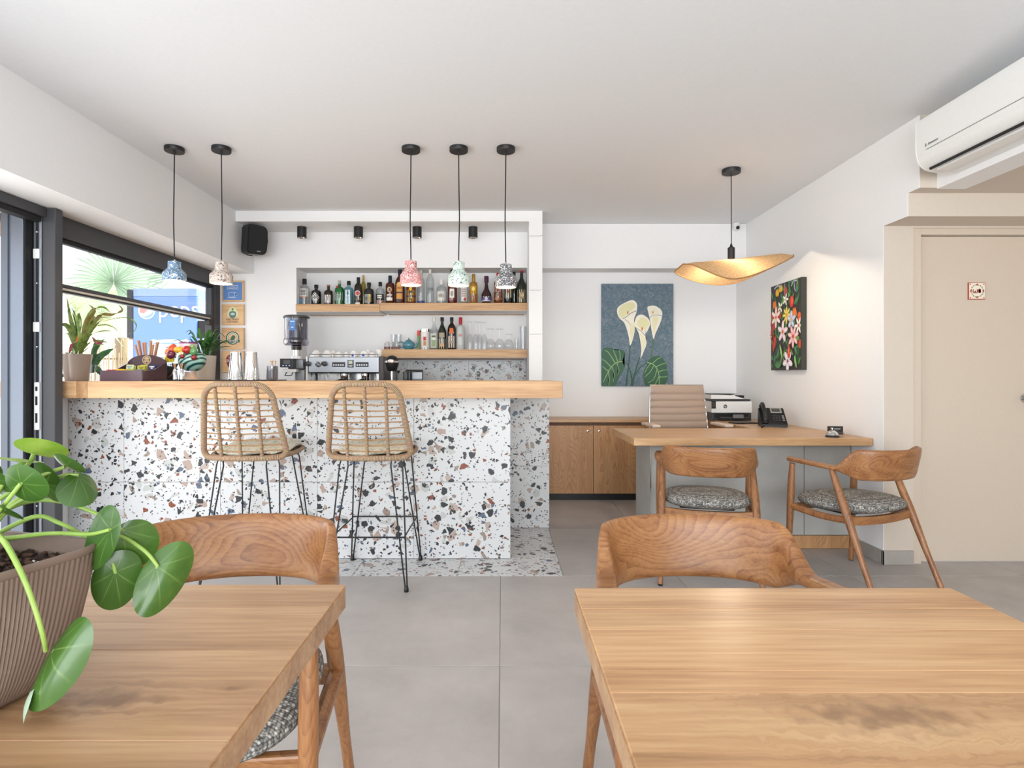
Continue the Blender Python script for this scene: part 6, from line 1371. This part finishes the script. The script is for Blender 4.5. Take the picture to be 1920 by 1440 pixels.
# wc tile on the door
t = thing('wc_tile', 'small ceramic WC tile with a red border on the lobby door', 'sign', (X(1832, 3.50), 3.5075, Z(545.5, 3.50)))
hw_ = .052; obj('tile', nb(-hw_, hw_, -.007, 0, -hw_, hw_, .002, 2), mat('tile_red_edge', '#b5483f', .3, coat=.4), t)
f_ = Flat(); f_.rect(-hw_ * .92, -hw_ * .92, hw_ * .94, hw_ * .94, '#ece2cf')
for i in range(16):
    a = 2 * PI * (i + .5) / 16
    if i % 4 not in (0,) or 1: f_.oval(.037 * math.cos(a), .037 * math.sin(a), .0065, .0026, '#4d5f45', 8, a + 1.2)
for a in (0, 90, 180, 270): f_.oval(.038 * math.cos(rad(a)), .038 * math.sin(rad(a)), .006, .006, '#a8453c', 8)
for a, c in ((1, 1), (1, -1), (-1, 1), (-1, -1)): f_.oval(.041 * a, .041 * c, .004, .004, '#a8453c', 8)
f_.stroke([(-.024, .010), (-.025, -.008), (-.016, -.012), (-.012, .0), (-.008, -.012), (.001, -.008), (.0, .010)], .0045, '#8c2f2c'); f_.stroke([(.022, .008), (.012, .011), (.007, .0), (.012, -.011), (.022, -.008)], .0045, '#8c2f2c')
flat_obj('lettering', f_, t, (0, -.0075, 0), m=MATS['print_gloss'])
# air conditioner (long side along the header)
ac = thing('air_conditioner', 'white wall-mounted air conditioner high on the right', 'air conditioner', (2.392, 2.55, 2.20))
prof = [(0, 0), (-.02, -.004), (-.10, .0), (-.165, .014), (-.200, .040), (-.216, .075), (-.222, .13), (-.222, .24), (-.218, .265), (-.20, .275), (-.0, .275)]
sp2 = spline([(x, 0, z) for x, z in prof[2:9]], 4); pr2 = [(0, 0), (-.04, -.002)] + [(p.x, p.z) for p in sp2] + [(-.20, .275), (0, .275)]
def ext(poly, y0, y1):
    b = B(); a = [b.verts.new((x, y0, z)) for x, z in poly]; c = [b.verts.new((x, y1, z)) for x, z in poly]; n = len(poly)
    b.faces.new(a[::-1]); b.faces.new(c)
    for i in range(n): b.faces.new((a[i], a[(i + 1) % n], c[(i + 1) % n], c[i]))
    return b
acw = mat('ac_white', '#eeeeed', .28)
obj('casing', ext(pr2, -.42, .47), acw, ac, smooth=True, angle=40)
obj('end_cap', ext([(x * 1.008, z * 1.004 - .0005) for x, z in pr2], .4705, .478), acw, ac, smooth=True, angle=40)
obj('panel_seam', nb(-.2232, -.221, -.42, .40, .0935, .0955), mat('seam_grey', '#8d8d8d', .6), ac)
fp_ = [(-.1715, .0165), (-.2015, .0405), (-.2175, .0755), (-.2235, .088), (-.2205, .088), (-.2150, .0755), (-.1990, .042), (-.170, .019)]
obj('flap', ext(fp_, -.42, .43), acw, ac, smooth=True, angle=50)
obj('air_slot', ext([(-.176, .0075), (-.168, .0045), (-.168, .016), (-.176, .016)], -.42, .44), alu_d, ac)
obj('lower_louvre', ext([(-.150, -.004), (-.09, -.008), (-.09, -.0035), (-.150, .006)], -.42, .42), acw, ac, smooth=True)
text('lettering', 'inventor', .020, mat('dark_print', '#3b3a38', .6), ac, (-.2230, .385, .118), rot=(rad(90), 0, rad(-90)), align='LEFT')
f_ = Flat(); f_.rect(-.004, -.008, 0, .008, '#3b3a38'); f_.stroke([(.004, .006), (.009, .0), (.004, -.006)], .002, '#3b3a38'); flat_obj('emblem', f_, ac, (-.2232, .402, .118), rot=(0, 0, rad(-90)))

# ------------------------------------------------------------ on and behind the desk
oc = thing('office_chair', 'beige leather office chair with stitched bands behind the desk', 'chair', (X(1278, 4.62), 4.62, 0), rad(4))
lth = mat('beige_leather', '#d6c2b2', .5, bump=.15, bscale=300); lths = mat('leather_seam', '#5a4438', .6)
zs_ = [Z(y, 4.60) for y in (803.5, 790.5, 777.5, 764.5, 751.5, 738.5, 723)]
def wch(z): return .238 - .020 * (z - .70) / .36
for a, c in zip(zs_, zs_[1:]):
    b = B()
    def f(u, v, a=a, c=c):
        z = a + (c - a) * v; x = (u * 2 - 1) * wch(z); pf = .010 * math.sin(PI * v) ** .5
        return Vector((x, .055 - pf - .03 * (1 - (x / .24) ** 2) - .05 * (z - .7) / .36 * -1, z))
    surf(b, f, 12, 6); bmesh.ops.solidify(b, geom=b.faces[:], thickness=-.022); obj('stitched_band', b, lth, oc, smooth=True, angle=50)
fr2 = []
for z in zs_[:1] + zs_[-1:]: pass
pts = [(-wch(z) - .004, .060 + .05 * (z - .7) / .36, z) for z in zs_] + [(wch(z) + .004, .060 + .05 * (z - .7) / .36, z) for z in zs_[::-1]]
obj('back_frame', tube(B(), pts, .007, 8), steel, oc, smooth=True)
obj('back_shell', nb(-.225, .225, .075, .095, .52, .72, .008, 2), lth, oc)
obj('seat', nb(-.24, .24, -.40, .06, .43, .50, .03, 3), lth, oc, smooth=True)
for s_ in (-1, 1):
    arm = obj('arm_pad', nb(-.032, .032, -.24, .05, .748, .772, .010, 3), lth, oc, (s_ * .285, .0, -.006), smooth=True)
    obj('arm_bracket', tube(B(), [(s_ * .285, -.20, .742), (s_ * .285, -.10, .60), (s_ * .25, -.10, .47)], .009, 8), steel, oc, smooth=True)
obj('gas_column', lathe(B(), [(0, .08), (.028, .08), (.028, .30), (.018, .30), (.018, .43), (0, .43)], 16), steel, oc, (0, -.17, 0), smooth=True)
for i in range(5):
    a = 2 * PI * i / 5 + .3; e = Vector((.27 * math.cos(a), -.17 + .27 * math.sin(a), .07))
    fo = obj('base_spoke', tube(B(), [(0, -.17, .10), e], [.022, .014], 8), steel, oc, smooth=True); obj('castor', ball(B(), (e.x, e.y, .028), .027, 8), black_p, fo, smooth=True)
# printer
Ypr = 5.02; sp0 = F / Ypr; px0, px1 = X(1334, Ypr), X(1410, Ypr); pcx = (px0 + px1) / 2; pw = (px1 - px0) / 2
pr = thing('printer', 'white and grey multifunction printer on the desk return', 'printer', (pcx, Ypr, .7505)); pz = lambda py: Z(py, Ypr) - .7505
obj('base', nb(-pw + .005, pw - .004, .004, .17, .0, pz(774.5), .004, 2), dgrey_p, pr)
obj('front_panel', nb(-pw, pw, -.004, .17, pz(774), pz(752.5), .006, 2), white_p, pr)
obj('scanner_bed', nb(-pw - .002, pw - .012, .0, .17, pz(752), pz(748.5), .003, 1), dgrey_p, pr)
obj('scanner_lid', prism(B(), [(-pw - .002, pz(748)), (pw - .06, pz(748)), (pw - .16, pz(741.5)), (-pw - .002, pz(740))], .004, .17, 'XZ'), white_p, pr)
obj('document_feeder', prism(B(), [(-pw, pz(739.8)), (pw - .18, pz(741.2)), (pw - .12, pz(738.5)), (-pw, pz(738))], .01, .165, 'XZ'), dgrey_p, pr)
obj('paper_guide', nb(pw - .10, pw - .055, .03, .12, pz(748), pz(741.5), .002, 1), black_p, pr)
cp_ = obj('control_panel', nb(-pw - .002, -pw + .035, -.010, -.0045, pz(766), pz(751.5), .002, 1), black_p, pr)
f_ = Flat(); f_.rect(-pw + .004, pz(763), -pw + .030, pz(753.5), '#3a2f33'); flat_obj('screen', f_, cp_, (0, -.0103, 0))
obj('output_tray', nb(-pw + .05, pw - .05, -.07, .003, pz(783.5), pz(781), .002, 1), dgrey_p, pr); obj('tray_recess', nb(-pw + .03, pw - .03, -.0045, .0035, pz(783), pz(775.5)), black_p, pr)
obj('tray_stop', nb(-.02, .07, -.085, -.071, pz(783), pz(776), .002, 1), mat('mid_grey_plastic', '#77787b', .4), pr)
lo = pz(762); f_ = Flat(); f_.oval((1359.5 - 1372) / sp0, lo, .017, .017, '#2c2d30', 24); flat_obj('emblem', f_, pr, (0, -.0045, 0)); text('lettering', 'hp', .026, white_p, pr, ((1359.5 - 1372) / sp0, -.0052, lo + .001), sx=.9)
# telephone
Yt = 4.42; tp = thing('desk_phone', 'black desk telephone with handset on the desk return', 'telephone', (X(1447, Yt), Yt, .7505), rad(-14))
b = prism(B(), [(-.09, 0), (.09, 0), (.085, .125), (.07, .14), (-.07, .035), (-.09, .018)], -.085, .095, 'YZ'); bmesh.ops.bevel(b, geom=b.edges[:], offset=.004, segments=2, affect='EDGES')
obj('body', b, black_p, tp, smooth=True)
sl_ = math.atan2(.105, .14)
def onface(u, v): return (u, -.07 + v * math.cos(sl_), .0375 + v * math.sin(sl_) + .0015)
obj('display_bezel', nb(-.005, .075, 0, .055, 0, .004, .001, 1), mat('phone_silver', '#a9a6a1', .35, .4), tp, onface(0, .105), rot=(sl_, 0, 0))
obj('display', nb(.005, .062, .008, .046, .0042, .006), mat('phone_screen', '#48504c', .2), tp, onface(0, .105), rot=(sl_, 0, 0))
for r_ in range(4):
    for c_ in range(3): obj('key', nb(-.007, .007, -.005, .005, 0, .0035, .001, 1), dgrey_p, tp, onface(.008 + .02 * c_, .020 + .017 * r_), rot=(sl_, 0, 0))
for r_ in range(4): obj('key', nb(-.008, .008, -.004, .004, 0, .003, .001, 1), mat('phone_silver', '#a9a6a1', .35, .4), tp, onface(.074, .020 + .017 * r_), rot=(sl_, 0, 0))
hs = obj('handset', tube(B(), spline([onface(-.058, .0), tuple(Vector(onface(-.058, .01)) + Vector((0, -.012, .030))), tuple(Vector(onface(-.058, .085)) + Vector((0, -.022, .042))), tuple(Vector(onface(-.058, .165)) + Vector((0, -.012, .030))), onface(-.058, .178)], 6), [.022 - .008 * math.sin(PI * i / 24) for i in range(25)], 12), black_p, tp, smooth=True)
obj('support_foot', nb(-.06, .07, .05, .12, 0, .02, .003, 1), black_p, tp)
obj('cord', tube(B(), [(-.07 - .012 * i / 10 + .004 * math.cos(i * 1.6), -.09 - .004 * i + .0 * math.sin(i), .010 + .004 * math.sin(i * 1.6)) for i in range(40)], .0018, 5), black_p, tp)
# flat black folder / tablet
t = tag(obj('tablet', nb(-.10, .10, -.06, .06, 0, .010, .003, 2), black_p, None, (X(1394, 4.72), 4.72, .7505), rot=(0, 0, rad(8)), smooth=True), 'thin flat black tablet lying left of the telephone', 'tablet')
# reception bell and card holder
bx = X(1560.5, 3.64); t = thing('service_bell', 'chrome reception bell on a black foot at the desk front', 'bell', (bx, 3.64, .7505))
obj('foot', lathe(B(), [(0, 0), (.041, 0), (.041, .006), (.036, .010), (0, .011)], 28), black_p, t, smooth=True)
obj('dome', lathe(B(), [(.0365, .013), (.034, .020), (.026, .033), (.012, .041), (0, .0425)], 28), chrome, t, smooth=True); obj('striker', lathe(B(), [(0, .043), (.003, .043), (.003, .052), (.007, .053), (.006, .058), (0, .059)], 14), chrome, t, smooth=True)
t = thing('card_holder', 'small holder of black business cards behind the bell', 'card holder', (X(1568, 3.74), 3.74, .7505), rad(-6))
obj('holder', nb(-.052, .052, 0, .03, 0, .022, .002, 1), thin_glass('acrylic', (.95, .95, .95), .5), t)
obj('cards', nb(-.046, .046, .008, .022, .003, .058, .001, 1), black_p, t)
f_ = Flat(); f_.oval(-.028, .045, .005, .005, '#d2b04a', 10); f_.stroke([(-.01, .042), (.03, .042)], .003, '#d8d5cc'); f_.stroke([(-.01, .034), (.022, .034)], .002, '#a8a59c'); flat_obj('print', f_, t, (0, .0075, 0))

# ------------------------------------------------------------ foreground planter with round-leaved plant
pl = thing('planter', 'ribbed taupe planter of round-leaved pilea on the left table', 'planter', (-.640, .655, .7505), rad(-15.5))
HT = .170
def outline(k, n=600):
    pass
rib = mat('ribbed_taupe_plastic', '#7d6b60', .42)
b = B(); NN = 560; rows = []
for j, (z, hs_) in enumerate(((0, .060), (.004, .070), (.014, .0800), (.030, .0880), (.055, .0960), (.085, .1025), (.115, .1075), (.145, .1115), (.160, .1135))):
    row = []
    for i in range(NN):
        a = 2 * PI * i / NN; ca, sa = math.cos(a), math.sin(a); r = 1 / ((abs(ca) ** 7 + abs(sa) ** 7) ** (1 / 7))
        rb = 1 + (.0100 * math.cos(2 * PI * i / 4) if 2 <= j <= 7 else 0)
        row.append(b.verts.new((ca * r * hs_ * rb, sa * r * hs_ * rb, z)))
    rows.append(row)
for p, q_ in zip(rows, rows[1:]):
    for i in range(NN): b.faces.new((p[i], p[(i + 1) % NN], q_[(i + 1) % NN], q_[i]))
b.faces.new(rows[0][::-1]); obj('pot', b, rib, pl, smooth=True, angle=80)
def ringrow(b, hs_, z, n=96):
    r = []
    for i in range(n):
        a = 2 * PI * i / n; ca, sa = math.cos(a), math.sin(a); rr = 1 / ((abs(ca) ** 7 + abs(sa) ** 7) ** (1 / 7)); r.append(b.verts.new((ca * rr * hs_, sa * rr * hs_, z)))
    return r
b = B(); R0 = [ringrow(b, h_, z_) for h_, z_ in ((.1135, .1602), (.1150, .163), (.1152, .169), (.1135, .1705), (.1110, .1695), (.1085, .150), (.106, .135))]
for p, q_ in zip(R0, R0[1:]):
    for i in range(96): b.faces.new((p[i], p[(i + 1) % 96], q_[(i + 1) % 96], q_[i]))
obj('rim', b, rib, pl, smooth=True, angle=60)
m = mat('potting_soil', '#2e211b', .95, bump=1., bscale=160)
b = B(); surf(b, lambda u, v: Vector(((u - .5) * .212, (v - .5) * .212, .146 + .006 * math.sin(u * 31 + 3 * math.sin(v * 17)) * math.sin(v * 29) + random.uniform(-.0035, .0035))), 60, 60)
o = obj('soil', b, m, pl)
b = B(); rs = random.Random(5)
for i in range(420):
    x, y = rs.uniform(-.10, .10), rs.uniform(-.10, .10); r = rs.uniform(.0015, .0042)
    bmesh.ops.create_icosphere(b, subdivisions=1, radius=r, matrix=Matrix.Translation((x, y, .150 + rs.uniform(-.002, .003))) @ Matrix.Diagonal((rs.uniform(.6, 1.6), rs.uniform(.6, 1.4), .8, 1)))
o = obj('soil_crumbs', b, mat('bark_crumbs', '#4a3529', .95), pl); o['kind'] = 'stuff'
b = B()
for i in range(26):
    x, y = rs.uniform(-.10, .10), rs.uniform(-.10, .10); bmesh.ops.create_icosphere(b, subdivisions=1, radius=rs.uniform(.001, .0022), matrix=Matrix.Translation((x, y, .1525)))
o = obj('perlite', b, mat('white_perlite', '#d9d2c8', .8), pl); o['kind'] = 'stuff'
# pilea leaf material with veins and sheen
m, nt, N, L, bb = _new('pilea_leaf'); tc = N.new('ShaderNodeTexCoord'); sp = N.new('ShaderNodeSeparateXYZ'); L.new(tc.outputs['UV'], sp.inputs[0])
oi = N.new('ShaderNodeObjectInfo'); nz = N.new('ShaderNodeTexNoise'); nz.inputs['Scale'].default_value = 40; L.new(tc.outputs['Object'], nz.inputs['Vector'])
cr = ramp(N, [(0, srgb('#335322')), (.6, srgb('#466a2b')), (1, srgb('#688a39'))]); L.new(math_(N, L, 'ADD', math_(N, L, 'MULTIPLY', nz.outputs['Fac'], .5), math_(N, L, 'MULTIPLY', oi.outputs['Random'], .4)), cr.inputs[0])
ang = math_(N, L, 'MULTIPLY', sp.outputs['X'], 2 * PI * 7)
vn = math_(N, L, 'POWER', math_(N, L, 'ABSOLUTE', math_(N, L, 'COSINE', math_(N, L, 'DIVIDE', ang, 2.0))), 90.)
vn = math_(N, L, 'MULTIPLY', vn, math_(N, L, 'SUBTRACT', .45, math_(N, L, 'MULTIPLY', sp.outputs['Y'], .45)))
spot = math_(N, L, 'LESS_THAN', sp.outputs['Y'], .05)
c0 = mixc(N, L, math_(N, L, 'MAXIMUM', vn, math_(N, L, 'MULTIPLY', spot, .9)), cr.outputs[0], srgb('#a9c46f')); L.new(c0, bb.inputs['Base Color']); bb.inputs['Roughness'].default_value = .26; bb.inputs['Coat Weight'].default_value = .15
tr = N.new('ShaderNodeBsdfTranslucent'); L.new(c0, tr.inputs[0]); mx = N.new('ShaderNodeMixShader'); mx.inputs[0].default_value = .22; L.new(bb.outputs[0], mx.inputs[1]); L.new(tr.outputs[0], mx.inputs[2]); L.new(mx.outputs[0], [n for n in N if n.type == 'OUTPUT_MATERIAL'][0].inputs[0])
pil = m; pils = leafmat('pilea_stem', '#8fb052', '#a3bf62', .35, .2); pily = leafmat('pilea_young', '#7b9f36', '#a2bd5a', .3, .35)
pilu = mat('pilea_underside', '#b5cbb4', .45)
Mi = (Matrix.Translation(pl.location) @ Matrix.Rotation(rad(-15.5), 4, 'Z')).inverted()
def PP(px, py, s_): return P(px, py, F / s_)
def pleaf(cx, cy, s_, ax, bx, da=0, db=0, cup_=.12, m_=None, stem=None, off=(0, 0), fold=0., name='leaf'):
    """ax, bx: image-plane half axes (pixels, y down); da, db: depth change in metres along them; off: petiole spot in leaf coordinates"""
    Y0 = F / s_; c = PP(cx, cy, s_)
    A = Vector((ax[0] / s_, da, -ax[1] / s_)); Bv = Vector((bx[0] / s_, db, -bx[1] / s_)); nrm = A.cross(Bv).normalized()
    if nrm.y > 0: nrm = -nrm                  # towards the viewer
    R_ = (A.length + Bv.length) / 2
    def fn(u, v):
        a = 2 * PI * u; x = off[0] * (1 - v) + v * math.cos(a); y = off[1] * (1 - v) + v * math.sin(a)
        wob = 1 + .02 * math.sin(3 * a + cx) * v
        return c + A * x * wob + Bv * y * wob - nrm * (cup_ * R_ * ((x ** 2 + y ** 2))) - nrm * (fold * R_ * abs(y) ** 1.6) + nrm * .004 * math.sin(a * 5 + cy) * v * v * R_ * 8 * .25
    b = B(); surf(b, fn, 40, 9, wrap_u=True); bmesh.ops.transform(b, matrix=Mi, verts=b.verts[:])
    uvl = b.loops.layers.uv.verify()
    lf = obj(name, b, m_ or pil, pl, smooth=True, angle=180)
    if stem:
        tip = c + A * off[0] + Bv * off[1] + nrm * .0
        pts = [PP(x, y, q_) for x, y, q_ in stem] + [tip - nrm * -.0005]
        b = tube(B(), spline(pts, 8), [.0031 - .0009 * i / (8 * (len(pts) - 1)) for i in range(8 * (len(pts) - 1) + 1)], 10)
        bmesh.ops.transform(b, matrix=Mi, verts=b.verts[:]); obj('leaf_stalk', b, pils, lf, smooth=True)
    return lf
pleaf(45, 910, 1620, (41, 4), (-4, 38), .0, .01, .16, stem=[(-60, 1040, 1560), (-25, 985, 1600), (5, 950, 1620)], off=(-.1, -.1))
pleaf(90, 908, 1480, (26, 8), (-10, 42), .0, .02, .10, stem=[(-50, 1040, 1500), (10, 960, 1500), (55, 930, 1490)], off=(-.2, 0))
pleaf(80, 843, 1500, (25, 6), (-5, 22), .02, .02, .10, pily, stem=[(-10, 930, 1500), (30, 890, 1500), (55, 868, 1500)], off=(-.5, .4), name='young_leaf')
pleaf(34, 866, 1540, (27, 5), (4, 10), .0, .03, .10, pily, stem=[(-10, 930, 1540), (10, 900, 1540), (22, 880, 1540)], off=(-.2, .4), name='young_leaf')
pleaf(127, 874, 1500, (26, 7), (-8, 21), .0, .02, .18, stem=[(0, 935, 1500), (50, 905, 1500), (90, 887, 1500)], off=(-.3, .2))
pleaf(153, 915, 1470, (17, 29), (9, -8), .0, .025, .10, stem=[(-20, 975, 1480), (50, 925, 1480), (115, 893, 1475)], off=(-.75, .2), fold=.3)
pleaf(6, 960, 1600, (30, 10), (-8, 22), .0, .02, .1, stem=[(-50, 1040, 1560), (-35, 1000, 1590)], off=(0, 0))
pleaf(188, 1009, 1500, (22, -60), (-31, -11), .0, .004, .10, stem=[(-40, 1010, 1440), (20, 1008, 1460), (100, 1000, 1480), (165, 1002, 1500)], off=(.35, -.4))
pleaf(250, 1022, 1400, (-10, 46), (33, 8), .0, .02, .12, stem=[(-40, 985, 1460), (40, 944, 1440), (110, 940, 1420), (185, 965, 1400)], off=(-.6, -.5))
pleaf(219, 1090, 1430, (14, -57), (33, 9), .0, .015, .16, stem=[(-40, 1020, 1460), (60, 970, 1450), (110, 980, 1440), (165, 1010, 1440), (205, 1045, 1432)], off=(.3, -.15))
pleaf(312, 1084, 1400, (17, -62), (31, 10), .02, .02, .12, stem=[(-40, 1025, 1440), (60, 1003, 1440), (160, 1000, 1430), (220, 1003, 1420), (270, 1032, 1410)], off=(.30, -.55), fold=.25)
pleaf(104, 1243, 1740, (38, -76), (-38, -18), .012, .008, .10, stem=[(-30, 985, 1600), (5, 1012, 1700), (38, 1070, 1745), (62, 1130, 1755), (80, 1190, 1752)], off=(.05, .75), fold=.25)
pleaf(47, 1318, 1735, (-20, 30), (17, 14), .01, -.02, .20, pilu, name='curled_leaf_tip')
for k_, (cx, cy, s_) in enumerate(((-20, 900, 1560), (-40, 870, 1500), (-60, 960, 1500))):
    pleaf(cx, cy, s_, (36, 6), (-4, 32), .0, .02, .12, stem=[(-60, 1040, 1540), (cx - 10, (cy + 1040) / 2, s_)], off=(-.1, -.1))
